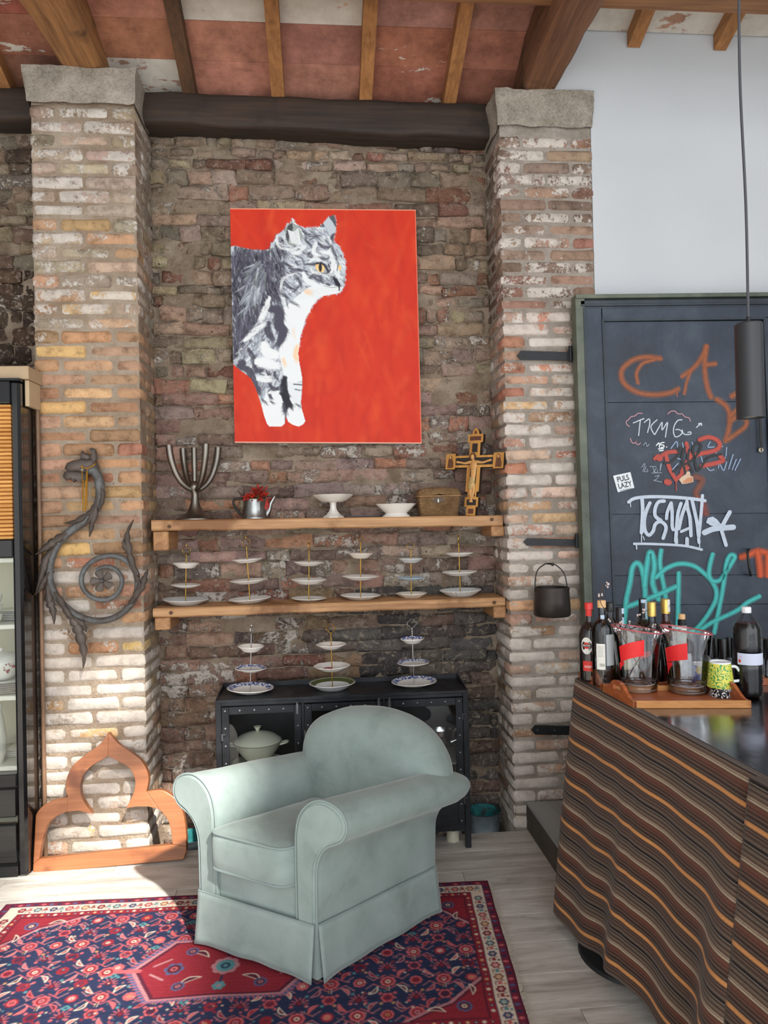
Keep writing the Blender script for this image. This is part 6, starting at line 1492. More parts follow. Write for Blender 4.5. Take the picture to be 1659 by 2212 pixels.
plank('stile', [(1647, 688), (XR, 687), (XR+40, YBOT), (1691, YBOT)], -0.02, 0.008, M_DOOR)
ys = [697, 871, 1111, 1243, 1306, 1460, YBOT]
for a_, c_ in zip(ys, ys[1:]):
    xa, xb = 1300+(a_-697)*0.0402, 1300+(c_-697)*0.0402; ra, rb = 1641+(a_-688)*0.0425, 1641+(c_-688)*0.0425
    plank('panel_board', [(xa, a_+0.8), (ra, a_-2.4+0.8), (rb, c_-2.4-0.8), (xb, c_-0.8)], -0.02, 0.0, M_DOOR)
b = MB(); b.tube(catmull([pd(1618, 1186, 0.012), pd(1615, 1192, 0.045), pd(1617, 1216, 0.05), pd(1620, 1236, 0.045), pd(1622, 1243, 0.012)], 4), 0.006, 8); b.build('pull_handle', M_DKMET, door)
b = MB(); b.tube([pd(1641, 892, 0.005), pd(1641, 892, 0.03)], 0.014, 10); b.tube([pd(1641, 897, 0.02), pd(1644, 960, 0.02), pd(1645, 975, 0.02)], 0.005, 6); b.build('bolt_rod', M_DKMET, door)
b = MB(); b.tube([pd(1644, 972, 0.005), pd(1644, 972, 0.022)], 0.012, 10); b.build('keyhole_cover', plain('worn_brass', (150, 140, 120), 0.4, 0.7), door)
# strap hinges on the pillar face
M_BLK = plain('black_powder_coat', (30, 31, 34), 0.5, 0.3)
for x0, x1, y0, y1 in ((1117, 1236, 757.5, 777.5), (1131, 1250, 1162.5, 1179.5), (1148, 1262, 1567, 1588)):
    h = bpy.data.objects.new('strap_hinge', None); COL.objects.link(h); h.parent = door; yh = YP-0.018; ym = (y0+y1)/2
    h.location = onY((x0+x1)/2, ym, yh)-Vector(door.location)
    b = MB(); b.prism([onY(x, y, yh) for x, y in ((x0, ym), (x0+8, y0), (x1-8, y0+2.5), (x1-8, y1+0.5), (x0+8, y1-1))], (0, 0.008, 0)); b.build('strap', M_BLK, h, False)
    b = MB(); b.tube([onY(x1-4, y0-10, yh-0.006), onY(x1-3.4, y1+4, yh-0.006)], 0.010, 12); b.build('barrel', M_BLK, h, True, 40)
    b = MB(); b.prism([onY(x, y, yh-0.005) for x, y in ((x1-10, y0), (x1+2, y0+2), (x1+2, y1), (x1-10, y1))], (0, 0.006, 0)); b.build('barrel_plate', M_BLK, h, False)
    for f in (0.12, 0.44, 0.76):
        x = x0+(x1-x0)*f; b = MB(); b.sphere(onY(x, ym+(0.5-f)*0.5, yh-0.001), 0.0062, 10, 5, (1, 0.5, 1)); b.build('screw', plain('screw_head', (70, 72, 76), 0.4, 0.6), h)
# ---- graffiti: thin paint ribbons lying on the boards
def paint_mat():
    t = NT('spray_paint'); o_ = t.t.nodes['Material Output']; a = t.n('ShaderNodeVertexColor'); a.layer_name = 'Col'
    v = t.coords('World'); n2 = t.noise(v, 60, 4, 0.7)
    t.link(a.outputs[0], t.b.inputs['Base Color']); t.b.inputs['Roughness'].default_value = 0.5
    tr_ = t.n('ShaderNodeBsdfTransparent'); mx = t.n('ShaderNodeMixShader')
    al = t.math('MULTIPLY', a.outputs[1], t.ramp(n2, [(0.30, (0.82,)*3), (0.5, (1, 1, 1))]), True)
    t.link(al, mx.inputs[0]); t.link(tr_.outputs[0], mx.inputs[1]); t.link(t.b.outputs[0], mx.inputs[2]); t.link(mx.outputs[0], o_.inputs['Surface']); return t.m
M_SPRAY = paint_mat(); _lay = [0]
class Tag:
    def __init__(self): self.b = MB(); self.c = []
    def stroke(self, pts, w, rgb, soft=0.0, op=1.0, per=6):
        """pts in photo pixels, w width in pixels"""
        _lay[0] += 1; off = 0.0012+0.00006*_lay[0]
        P_ = catmull([(x, y, 0) for x, y in pts], per); n = len(P_); c = s2l(rgb); rows = []
        L = [0]; 
        for p, q_ in zip(P_, P_[1:]): L.append(L[-1]+(q_-p).length)
        ts = [(P_[min(i+1, n-1)]-P_[max(i-1, 0)]).normalized() for i in range(n)]
        seq = [(P_[0]-ts[0]*w*0.5*math.sin(a_), ts[0], math.cos(a_)) for a_ in (1.5, 1.0, 0.5)]+[(P_[i], ts[i], 1.0) for i in range(n)]+[(P_[-1]+ts[-1]*w*0.5*math.sin(a_), ts[-1], math.cos(a_)) for a_ in (0.5, 1.0, 1.5)]
        K = [-1, -0.62, 0, 0.62, 1]; AL = [0, 0.5, 1, 0.5, 0] if soft > 0.5 else ([0.25, 0.95, 1, 0.95, 0.25] if soft > 0 else [1]*5)
        base = len(self.b.v); vs = []
        for (p, t_, k) in seq:
            nx, ny = -t_.y, t_.x
            for kk, al in zip([q_*(1.5 if soft > 0.5 else 1) for q_ in K], AL):
                vs.append(pd(p.x+nx*w/2*kk*k, p.y+ny*w/2*kk*k, off)); self.c.append((*c, al*op*(k**0.6 if soft > 0.5 else 1)))
        m_ = len(seq); self.b.add(vs, [(i*5+j, i*5+j+1, (i+1)*5+j+1, (i+1)*5+j) for i in range(m_-1) for j in range(4)]); return self
    def fill(self, pts, rgb, op=1.0):
        _lay[0] += 1; off = 0.0012+0.00006*_lay[0]; self.b.add([pd(x, y, off) for x, y in pts], [tuple(range(len(pts)))]); self.c += [(*s2l(rgb), op)]*len(pts); return self
    def build(self, name, label):
        o = self.b.build(name, M_SPRAY, door, False); at = o.data.color_attributes.new('Col', 'FLOAT_COLOR', 'POINT'); at.data.foreach_set('color', np.array(self.c).ravel()); o['label'] = label; return o
g1 = lambda l: [(1220+x/3.16, 630+y/3.16) for x, y in l]
g2 = lambda l: [(1300+x/4.621, 880+y/4.621) for x, y in l]
OR_ = (166, 92, 48); T = Tag()
for l, w in (([(655, 458), (560, 447), (470, 465), (400, 520), (385, 570), (402, 622), (460, 670), (540, 698), (640, 703), (720, 690), (775, 665)], 11), ([(610, 465), (530, 492), (490, 555), (500, 625)], 8), ([(800, 580), (880, 520), (940, 440), (966, 375)], 10), ([(966, 372), (955, 480), (960, 580), (976, 660), (1000, 722)], 11), ([(860, 540), (832, 620), (816, 698)], 7), ([(965, 500), (1030, 492)], 10), ([(1205, 430), (1225, 460)], 9), ([(1140, 715), (1225, 675)], 12), ([(1035, 735), (1092, 772), (1122, 822), (1126, 870), (1120, 940), (1096, 1020)], 11), ([(1230, 760), (1180, 800), (1132, 850)], 9), ([(1130, 885), (1190, 852), (1240, 880), (1230, 922), (1170, 970), (1112, 1012)], 10)):
    T.stroke(g1(l), w, OR_, 1, 0.78)
T.stroke(g1([(765, 690), (768, 715)]), 2, OR_); T.build('graffiti_lettering', 'orange sprayed lettering')
WC = (196, 206, 214); T = Tag()
for l in ([(315, 155), (420, 112)], [(385, 125), (376, 200), (368, 280)], [(425, 150), (472, 116), (478, 165), (456, 250)], [(550, 125), (490, 192), (522, 268)], [(530, 270), (570, 200), (602, 150), (602, 225), (655, 150), (646, 220), (635, 295)], [(800, 125), (760, 130), (725, 180), (715, 240), (732, 292), (772, 285), (802, 250), (772, 222), (740, 222)], [(802, 225), (815, 262), (850, 272), (888, 265), (885, 245), (860, 250)], [(945, 200), (990, 160)], [(965, 165), (992, 158), (995, 180)]): T.stroke(g2(l), 2.6, WC, 0.3)
for l in ([(405, 60), (360, 60), (330, 85), (290, 95), (270, 120), (245, 140), (250, 170), (275, 190)], [(660, 65), (690, 40), (730, 38), (760, 65), (800, 65), (830, 95), (870, 105), (885, 138)], [(285, 310), (300, 350), (330, 355), (348, 322), (340, 355), (365, 372), (386, 356)]): T.stroke(g2(l), 1.8, (206, 150, 156), 0.3)
T.build('chalk_lettering', 'chalk letters TKMG inside a pink cloud')
T = Tag()
for l in ([(545, 380), (570, 355), (576, 402)], [(622, 350), (592, 355), (588, 375), (614, 376), (620, 395), (592, 401)], [(645, 394), (648, 396)], [(565, 415), (615, 412)], [(575, 433), (612, 430)]): T.stroke(g2(l), 2.2, (232, 238, 242))
for l in ([(395, 600), (430, 560), (410, 642)], [(440, 590), (425, 640), (460, 636), (446, 615)], [(480, 590), (540, 590)], [(510, 595), (520, 645)], [(545, 605), (525, 640), (552, 650), (556, 625)], [(585, 565), (580, 640), (597, 560)], [(500, 655), (595, 652)], [(530, 690), (572, 680), (540, 720), (520, 730), (600, 745)], [(415, 380), (440, 350), (450, 390), (475, 365)]): T.stroke(g2(l), 1.5, (140, 152, 164))
T.build('marker_lettering', 'white marker number 15 and scribbles')
T = Tag(); LB = (150, 172, 204)
for l in ([(690, 410), (745, 340), (756, 400)], [(805, 355), (815, 400)], [(900, 350), (922, 400)], [(1082, 345), (1060, 395), (1122, 394)], [(1160, 386), (1206, 390)], [(1130, 420), (1148, 472)], [(1246, 400), (1240, 482)], [(1232, 498), (1233, 502)], [(1165, 605), (1176, 560), (1214, 632), (1246, 545)], [(1310, 470), (1265, 615)], [(1342, 520), (1302, 620)], [(1385, 515), (1330, 626)], [(985, 470), (1020, 600)], [(1040, 590), (1080, 630), (1120, 620)], [(690, 640), (760, 560)], [(730, 500), (790, 520)]): T.stroke(g2(l), 2.6, LB, 0.3, 0.9)
RD_ = (176, 66, 52)
for l, w in (([(535, 510), (590, 490), (650, 452), (760, 440)], 10), ([(640, 470), (660, 560), (690, 640), (742, 722)], 10), ([(742, 722), (800, 660), (862, 600)], 9), ([(845, 362), (862, 440), (884, 500), (840, 560), (800, 640)], 10), ([(980, 322), (1060, 297), (1140, 320), (1180, 370), (1150, 420), (1080, 445), (1000, 460), (900, 490)], 11), ([(1000, 585), (1080, 570), (1160, 550), (1212, 528), (1185, 492)], 11), ([(655, 745), (664, 748)], 16), ([(565, 500), (575, 505)], 16), ([(740, 720), (743, 832)], 2.4)): T.stroke(g2(l), w, RD_, 0.3)
T.stroke(g2([(930, 690), (1000, 720), (980, 780), (940, 850), (960, 900)]), 12, (140, 76, 50), 1, 0.8); T.stroke(g2([(1010, 960), (1040, 1060)]), 14, (140, 66, 52), 1, 0.8)
for l in ([(625, 552), (690, 545), (760, 480), (790, 412), (770, 402), (758, 435)], [(710, 640), (780, 592), (880, 540), (960, 460), (992, 380), (960, 352), (920, 382), (910, 440), (930, 540), (956, 630), (990, 600), (1050, 510), (1120, 482), (1190, 466)], [(830, 402), (800, 500), (820, 600), (836, 662)], [(872, 422), (860, 520), (906, 642)]): T.stroke(g2(l), 5.4, (26, 23, 26))
T.build('graffiti_lettering', 'red and black overlapping tag')
T = Tag(); T.fill(g2([(770, 722), (800, 690), (838, 668), (850, 640), (880, 640), (885, 682), (912, 692), (915, 745), (850, 760), (800, 765)]), (206, 178, 150)).fill(g2([(800, 750), (860, 700), (905, 700), (908, 742), (845, 757)]), (196, 130, 92)); T.build('torn_sticker', 'torn cream sticker remnant')
T = Tag(); WG = (188, 198, 212)
for l, w in (([(268, 945), (330, 908), (480, 892), (700, 896), (900, 912), (1030, 932)], 7), ([(402, 920), (408, 1040), (396, 1250)], 8), ([(480, 955), (446, 1030), (424, 1130), (432, 1230), (470, 1275), (512, 1235), (532, 1170), (575, 1140), (625, 1165), (640, 1215), (612, 1305)], 7.6), ([(622, 935), (565, 945), (532, 1010), (535, 1085), (590, 1130)], 7.6), ([(690, 955), (655, 1040), (645, 1110)], 7), ([(692, 955), (702, 1050), (702, 1180), (712, 1220)], 7.4), ([(790, 960), (762, 1050), (748, 1180), (737, 1335)], 7.6), ([(850, 945), (802, 1070), (770, 1210)], 7.4), ([(848, 940), (856, 1010), (880, 1110), (890, 1280)], 7.6), ([(792, 1240), (885, 1200)], 6), ([(902, 935), (924, 1030), (950, 1150), (966, 1285)], 7.6), ([(1005, 880), (996, 1000), (986, 1110), (970, 1288)], 7), ([(322, 1362), (450, 1362), (700, 1372), (850, 1386), (998, 1420)], 5.4), ([(741, 1300), (745, 1348)], 7.6), ([(850, 1312), (851, 1378)], 8), ([(966, 1312), (970, 1348)], 7), ([(975, 1355), (976, 1398)], 2.2), ([(285, 955), (288, 992)], 2), ([(345, 1375), (348, 1412)], 3), ([(396, 1250), (396, 1340)], 2.4), ([(412, 1288), (424, 1324)], 2)): T.stroke(g2(l), w, WG)
T.fill(g2([(1040, 1150), (1056, 1104), (1108, 1090), (1150, 1118), (1190, 1168), (1160, 1196), (1085, 1178)]), WG)
for l, w in (([(1025, 1250), (1110, 1215), (1210, 1200)], 12), ([(1190, 1210), (1230, 1130), (1278, 1046)], 9), ([(1200, 1205), (1312, 1196)], 12), ([(1195, 1225), (1240, 1375)], 8)): T.stroke(g2(l), w, WG)
T.build('graffiti_lettering', 'pale grey marker tag with underline and star')
CY = (68, 192, 186); T = Tag()
for l, w in (([(400, 2330), (420, 2110), (445, 1990), (462, 1885), (495, 1852), (525, 1890), (545, 2000), (552, 2140), (560, 2330)], 10), ([(545, 2010), (560, 1880), (578, 1785), (600, 1800), (612, 1880), (600, 1990), (640, 2100)], 11), ([(658, 1765), (650, 1850), (664, 1950), (690, 2100), (700, 2330)], 9), ([(625, 1950), (690, 1892), (780, 1858), (880, 1872), (960, 1930), (1012, 1990), (1036, 2060), (1010, 2150), (900, 2300), (760, 2370)], 9), ([(778, 1920), (776, 2050), (770, 2330)], 9), ([(430, 2150), (560, 2100), (680, 2050), (758, 2014)], 10), ([(1010, 1792), (990, 1870), (986, 1940), (1012, 1976), (1060, 1968), (1110, 1900), (1152, 1832), (1160, 1806), (1130, 1800), (1105, 1850), (1090, 1950), (1070, 2080), (1020, 2330)], 9), ([(900, 2330), (1000, 2260), (1170, 2180), (1250, 2120), (1330, 2080)], 9)): T.stroke(g1(l), w, CY, 1, 1.0)
T.build('graffiti_lettering', 'turquoise sprayed lettering')
T = Tag()
for l, w in (([(1205, 1812), (1260, 1796), (1320, 1772), (1400, 1790)], 13), ([(1318, 1780), (1330, 1850), (1338, 1935)], 14), ([(1385, 1800), (1385, 1940)], 12)): T.stroke(g1(l), w, (206, 84, 36), 1)
T.build('graffiti_lettering', 'bright orange sprayed mark'); 
# sticker with lettering
st_ = [pd(*p, 0.004) for p in g2([(112, 683), (285, 645), (325, 803), (160, 848)])]
b = MB(); b.prism(st_, (0, 0.001, 0)); stk = b.build('sticker', plain('white_sticker', (218, 222, 226), 0.5), door, False); stk['label'] = 'white sticker reading PULS LAZY'
ex = (st_[1]-st_[0]); ey = (st_[0]-st_[3]); c_ = sum(st_, Vector())/4
def on_plane(verts, faces, o_, ux, uy, off, name, mat, parent):
    b = MB(); b.add([o_+ux*x+uy*y+Vector((0, -off, 0)) for x, y in verts], faces); return b.build(name, mat, parent, False)
M_INK = plain('black_ink', (20, 20, 22), 0.5); uxn = ex.normalized(); uyn = ey.normalized(); hgt = ey.length
for txt, dy, sz, sx in (('PULS', 0.20, 0.50, 0.78), ('LAZY', -0.19, 0.50, 0.78), ('THE HITS PARIS 2017', -0.455, 0.115, 0.80)):
    v_, f_ = text_mesh(txt, hgt*sz*0.88, 0.0007 if sz > 0.3 else 0.0001, sx); on_plane(v_, f_, c_+ey*dy, uxn, uyn, 0.0006, 'lettering', M_INK, stk)

# ================================================================= POT HANGING ON THE PILLAR
xA, xB = onY(1153, 1300, 3.60), onY(1230, 1300, 3.60); pr2_ = (xB.x-xA.x)/2; pcx = (xA.x+xB.x)/2; pz0, pz1 = onY(1190, 1330, 3.60).z, onY(1190, 1268, 3.60).z
pot = thing('hanging_pot', 'small dark iron pot hanging by its bail from a nail on the pinkish pillar', 'pot', (pcx, 3.595, pz0))
M_POT = plain('dark_cast_iron', (58, 50, 46), 0.45, 0.5, var=0.25, scale=10)
b = MB(); b.lathe([(0, 0), (pr2_*0.92, 0), (pr2_, 0.008), (pr2_*0.97, 0.08), (pr2_*0.925, pz1-pz0), (pr2_*0.90, pz1-pz0), (pr2_*0.93, 0.02), (0, 0.012)], 40, (pcx, 3.595, pz0)); b.build('kettle_body', M_POT, pot, True, 50)
top_ = onY(1188, 1217, 3.62); rr = pr2_*0.90
b = MB(); b.tube(catmull([(pcx-rr, 3.595, pz1-0.012), (pcx-rr*1.0, 3.60, pz1+0.03), (pcx-rr*0.82, 3.605, pz1+0.085), (pcx-rr*0.35, 3.612, top_.z-0.004), (pcx+0.005, 3.615, top_.z), (pcx+rr*0.42, 3.612, top_.z-0.012), (pcx+rr*0.85, 3.605, pz1+0.065), (pcx+rr, 3.595, pz1-0.012)], 5), 0.0032, 8); b.build('bail', M_DKMET, pot)
for s_ in (-1, 1):
    b = MB(); b.sphere((pcx+s_*pr2_*0.93, 3.59, pz1-0.012), 0.009, 10, 6, (0.6, 1, 1.2)); b.build('ear', M_DKMET, pot)
nl = thing('iron_nail', 'large iron nail in the pinkish pillar carrying the small pot', 'nail', (top_.x+0.006, 3.66, top_.z-0.006))
b = MB(); b.tube([(top_.x+0.006, 3.69, top_.z-0.006), (top_.x+0.006, 3.600, top_.z-0.004)], 0.0042, 8); b.sphere((top_.x+0.006, 3.598, top_.z-0.004), 0.009, 10, 6, (1, 0.4, 1)); b.build('shaft', M_DKMET, nl)

# ================================================================= PENDANT LAMP OVER THE BAR
lp = Vector((1.306, 2.10, 2.056)); lam = thing('pendant_lamp', 'slim black tube pendant lamp hanging over the bar', 'lamp', tuple(lp-Vector((0, 0, 0.145))))
b = MB(); b.lathe([(0.0, 0.145), (0.036, 0.145), (0.040, 0.141), (0.040, -0.145), (0.0375, -0.145), (0.0375, 0.10), (0, 0.10)], 40, tuple(lp)); b.build('shade', plain('matt_black_shade', (42, 43, 46), 0.45, 0.1), lam, True, 40)
b = MB(); b.lathe([(0.0372, -0.120), (0.0368, -0.138), (0.0, -0.136)], 40, tuple(lp)); b.build('bulb', plain('unlit_white_bulb', (226, 222, 212), 0.4), lam, True, 40)
b = MB(); b.lathe([(0.006, 0.145), (0.0055, 0.165), (0.0, 0.166)], 16, tuple(lp)); b.build('cord_grip', M_BLK, lam)
cz = [(0, 0, 0.16), (0.002, 0, 0.5), (-0.006, 0, 0.85), (-0.004, 0, 1.1), (0.004, 0, 1.35), (-0.004, 0, 1.7), (-0.010, 0, 2.30)]
b = MB(); b.tube(catmull([lp+Vector(p) for p in cz], 8), 0.0042, 8); b.build('cord', plain('grey_cord', (62, 64, 70), 0.6), lam)

# ================================================================= BAR WITH STEEL TOP AND STRIPED CLOTHS
EA, EB = Vector((1.040, 2.945, 0)), Vector((1.104, 1.714, 0)); ED = (EB-EA).normalized(); ZBAR = 0.945; XRB = 2.5
def edge(s): return EA+ED*s                    # metres along the bar's edge
def steel():
    t = NT('brushed_steel_top'); v = t.coords('World'); n1 = t.noise(v, 5, 5, 0.7); n2 = t.noise(v, 120, 3, 0.7)
    c = t.ramp(n1, [(0.3, s2l((118, 120, 124))), (0.7, s2l((160, 162, 166)))]); c = t.mix(t.step(n2, 0.70, 0.76), c, s2l((186, 170, 140)))
    r = t.ramp(n1, [(0.3, (0.10,)*3), (0.7, (0.24,)*3)]); return t.out(c, r, 1.0)
M_STEEL = steel()
bar = thing('bar_counter', 'bar counter with brushed steel top under striped cloths', 'bar', (1.7, 2.0, 0))
e0, e1 = edge(0.0), edge(2.1)
b = MB(); b.prism([(e0.x, e0.y, ZBAR-0.022), (e1.x, e1.y, ZBAR-0.022), (XRB, e1.y, ZBAR-0.022), (XRB, e0.y, ZBAR-0.022)], (0, 0, 0.022)); o = b.build('steel_top', M_STEEL, bar, False); md = o.modifiers.new('edge', 'BEVEL'); md.width = 0.003; md.segments = 2
b = MB(); b.box((1.24, 1.0, 0.05), (XRB-0.05, 2.86, ZBAR-0.022)); b.build('carcass', plain('dark_carcass', (52, 46, 42), 0.7), bar, False)
for (x_, y_) in ((1.125, 2.60), (1.16, 1.3)):
    b = MB(); b.lathe([(0, 0), (0.215, 0), (0.21, 0.012), (0.06, 0.03), (0.03, 0.06), (0.03, ZBAR-0.022), (0, ZBAR-0.022)], 40, (x_, y_, 0)); b.build('pedestal_leg', M_BLK, bar, True, 50)
STR = [(0.0, (190, 132, 80)), (0.055, (118, 84, 58)), (0.08, (44, 34, 32)), (0.10, (92, 72, 62)), (0.13, (50, 40, 38)), (0.16, (98, 74, 62)), (0.19, (66, 52, 46)), (0.235, (92, 78, 68)), (0.29, (30, 24, 24)), (0.345, (126, 114, 102)), (0.36, (58, 48, 44)), (0.40, (96, 82, 70)), (0.45, (62, 50, 46)), (0.49, (104, 88, 74)), (0.53, (84, 66, 56)), (0.575, (146, 130, 112)), (0.60, (100, 84, 72)), (0.615, (158, 142, 122)), (0.655, (74, 54, 45)), (0.675, (98, 60, 46)), (0.735, (66, 46, 40)), (0.755, (94, 60, 48)), (0.80, (52, 40, 36)), (0.835, (92, 68, 56)), (0.87, (48, 36, 34)), (0.915, (86, 70, 60)), (0.95, (44, 34, 32)), (0.975, (150, 108, 72))]
def cloth_mat(name, period, off, mul=1.0):
    t = NT(name); uvn = t.n('ShaderNodeUVMap'); sp = t.n('ShaderNodeSeparateXYZ'); t.link(uvn.outputs[0], sp.inputs[0])
    n0 = t.noise(uvn.outputs[0], 3.0, 3, 0.6)
    v = t.math('ADD', t.math('DIVIDE', sp.outputs[1], period), t.math('ADD', off, t.math('MULTIPLY', n0, 0.05))); fr_ = t.math('FRACT', v)
    # two ramps (a ramp holds 32 stops)
    c = t.ramp(fr_, [(p, tuple(min(1, x*mul) for x in s2l(c_))) for p, c_ in STR], 'CONSTANT')
    mp = t.n('ShaderNodeMapping'); t.link(uvn.outputs[0], mp.inputs[0]); mp.inputs['Scale'].default_value = (120, 700, 1)
    n1 = t.noise(mp.outputs[0], 1.0, 3, 0.7); mp2 = t.n('ShaderNodeMapping'); t.link(uvn.outputs[0], mp2.inputs[0]); mp2.inputs['Scale'].default_value = (700, 500, 1); n2 = t.noise(mp2.outputs[0], 1.0, 2)
    c = t.mix(1.0, c, t.ramp(n1, [(0.3, (0.72, 0.72, 0.72)), (0.7, (1.28, 1.26, 1.24))]), 'MULTIPLY')
    t.bump(n2, 0.3, 0.002)
    return t.out(c, 0.92, 0, Sheen_Weight=0.1, Specular_IOR_Level=0.1)
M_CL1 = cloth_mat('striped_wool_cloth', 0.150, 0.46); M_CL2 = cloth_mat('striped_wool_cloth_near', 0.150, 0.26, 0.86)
HEM = 0.872
def folds(s, t):
    f = 0.030*math.sin(s*5.2+0.4)+0.026*math.sin(s*11.5+1.2)+0.012*math.sin(s*23+t*2.0)
    k = (s-0.56)/0.05; cre = 0.030*(math.exp(-k*k) if k < 0 else math.exp(-k*k*0.12))-0.010
    return (f-cre)*(t**0.75)
def cl1(u, v):
    s = u*1.215; t = v; p = edge(s); n_ = Vector((-ED.y, ED.x, 0)); n_ = n_ if n_.x < 0 else -n_
    q_ = p+n_*(0.006+0.118*t+folds(s, t)); q_ += ED*(0.15*t*(1-u)**1.5)
    hem = HEM*(1+0.02*math.sin(s*9)); return Vector((q_.x, q_.y, ZBAR+0.001-hem*t))
c1 = thing('striped_cloth', 'brown striped woollen cloth hanging over the far half of the bar side', 'cloth', tuple(cl1(0.5, 0)), group='striped bar cloths')
b = MB(); n_u, n_v = 150, 90
def cl1s(u, v):
    return cl1(u, v)
b.grid(cl1s, n_u, n_v)
for fi in list(b.uv): b.uv[fi] = tuple((a_*1.215, v_*HEM) for a_, v_ in b.uv[fi])
o = b.build('cloth_sheet', M_CL1, c1, True, 180); md = o.modifiers.new('thick', 'SOLIDIFY'); md.thickness = 0.003; md.offset = 0
c2 = thing('striped_cloth', 'brown striped woollen cloth with straight vertical edge over the near end of bar', 'cloth', tuple(edge(1.5)+Vector((0, 0, ZBAR))), group='striped bar cloths')
S2_ = (onZ(1580, 1683, ZBAR).y-EA.y)/ED.y
def cl2(u, v):
    s = S2_+u*0.85; p = edge(s); n_ = Vector((-ED.y, ED.x, 0)); n_ = n_ if n_.x < 0 else -n_
    q_ = p+n_*(0.030+0.115*v+(0.016*math.sin(s*7+1)+0.008*math.sin(s*17))*v); return Vector((q_.x, q_.y, ZBAR+0.003-HEM*v))
b = MB(); b.grid(cl2, 70, 60)
for fi in list(b.uv): b.uv[fi] = tuple((a_*0.75, v_*HEM) for a_, v_ in b.uv[fi])
o = b.build('cloth_sheet', M_CL2, c2, True, 180); md = o.modifiers.new('thick', 'SOLIDIFY'); md.thickness = 0.003; md.offset = 0
for cobj, fn in ((c1, lambda u: cl1(u, 0)), (c2, lambda u: cl2(u, 0))):      # the hem lying on the steel
    b = MB(); b.grid(lambda u, v: fn(u)+Vector((0.03*v+0.0, 0, 0.0015)), 60, 2)
    for fi in list(b.uv): b.uv[fi] = tuple((a_, -0.03*v_) for a_, v_ in b.uv[fi])
    b.build('turned_hem', M_CL1 if cobj is c1 else M_CL2, cobj, True, 180)

# ================================================================= TRAYS
M_TRAY = wood('cherry_tray_wood', (132, 66, 34), (180, 102, 58), 0, 1.3, 0.35, 0.08, 'World', None, 0.6); M_TRAYF = wood('oak_tray_front', (170, 108, 54), (206, 146, 86), 0, 1.5, 0.4, 0.08, 'World', None, 0.6)
def tray(label, o_, ux, uy, L, D, front):
    """o_ = front corner at the bar edge on the steel, ux along the front, uy to the back"""
    ux = Vector(ux).normalized(); uy = Vector(uy).normalized(); z0 = ZBAR+0.0005
    t_ = thing('serving_tray', label, 'tray', (o_.x+ux.x*L/2+uy.x*D/2, o_.y+ux.y*L/2+uy.y*D/2, z0), group='wooden serving trays')
    def pt(x, y, z): q_ = Vector((o_.x, o_.y, 0))+ux*x+uy*y; return Vector((q_.x, q_.y, z0+z))
    def bx(name, x0, x1, y0, y1, za, zb, mat):
        b = MB(); vs = [pt(x, y, z) for z in (za, zb) for x, y in ((x0, y0), (x1, y0), (x1, y1), (x0, y1))]
        b.add(vs, [(0, 3, 2, 1), (4, 5, 6, 7), (0, 1, 5, 4), (1, 2, 6, 5), (2, 3, 7, 6), (3, 0, 4, 7)]); o = b.build(name, mat, t_, False); md = o.modifiers.new('e', 'BEVEL'); md.width = 0.0015; md.segments = 2
    bx('tray_floor', 0.006, L-0.006, 0.006, D-0.006, 0.0, 0.008, M_TRAY)
    bx('front_rail', 0, L, 0, 0.012, 0, 0.026, front); bx('back_rail', 0, L, D-0.012, D, 0, 0.026, front)
    for xx in (0.0, L-0.012):                                # shaped ends with a hand hole
        up = [(0, 0.026), (D*0.12, 0.028), (D*0.24, 0.045), (D*0.33, 0.062), (D*0.42, 0.069), (D*0.58, 0.069), (D*0.67, 0.062), (D*0.76, 0.045), (D*0.88, 0.028), (D, 0.026)]
        up = [(p.x, p.y) for p in catmull([(a_, c_, 0) for a_, c_ in up], 3)]
        h0, h1, zh0, zh1 = D*0.37, D*0.63, 0.034, 0.052
        lower = [[(0, 0)]+[p for p in up if p[0] <= h0]+[(h0, zh1+0.012), (h0, 0)], [(h1, 0), (h1, zh1+0.012)]+[p for p in up if p[0] >= h1]+[(D, 0)], [(h0, 0), (h0, zh0), (h1, zh0), (h1, 0)], [(h0, zh1)]+[p for p in up if h0 <= p[0] <= h1]+[(h1, zh1)]]
        b = MB()
        for pl_ in lower: b.prism([pt(xx, y, z) for y, z in pl_], ux*0.012)
        b.build('handle_end', M_TRAY, t_, False)
    return z0+0.0085
trB = onZ(1368, 1531, ZBAR)
ZTR = tray('cherry wood tray holding the two ice buckets and mugs', trB, (0.386, -0.060, 0), (-0.012, 0.235, 0), 0.40, 0.245, M_TRAYF)
trA = Vector((1.060, 2.712, 0)); tray('cherry wood tray holding the liquor bottles behind the ice buckets', trA, (0.42, -0.012, 0), (-0.012, 0.235, 0), 0.66, 0.235, M_TRAY)

# ================================================================= BOTTLES
M_DKGL = plain('dark_bottle_glass', (24, 14, 14), 0.06, 0.0, Coat_Weight=0.5); M_RDGL = plain('amaro_bottle_glass', (52, 16, 18), 0.06, 0.0, Coat_Weight=0.5); M_BRGL = plain('brown_bottle_glass', (36, 28, 18), 0.06, 0.0, Coat_Weight=0.5)
M_PAPER = plain('label_paper', (222, 220, 212), 0.6); M_REDL = plain('red_label', (206, 44, 36), 0.5); M_BLKC = plain('black_capsule', (24, 24, 26), 0.35); M_REDC = plain('red_cap', (214, 52, 48), 0.35); M_GOLDC = plain('gold_capsule', (206, 172, 92), 0.3, 0.7); M_CORK = plain('stopper_cork', (214, 172, 124), 0.7, var=0.1, scale=60); M_TAXB = plain('tax_strip', (186, 206, 222), 0.6); M_NAVYL = plain('navy_label', (32, 44, 92), 0.5); M_CRML = plain('cream_label', (214, 206, 172), 0.6)
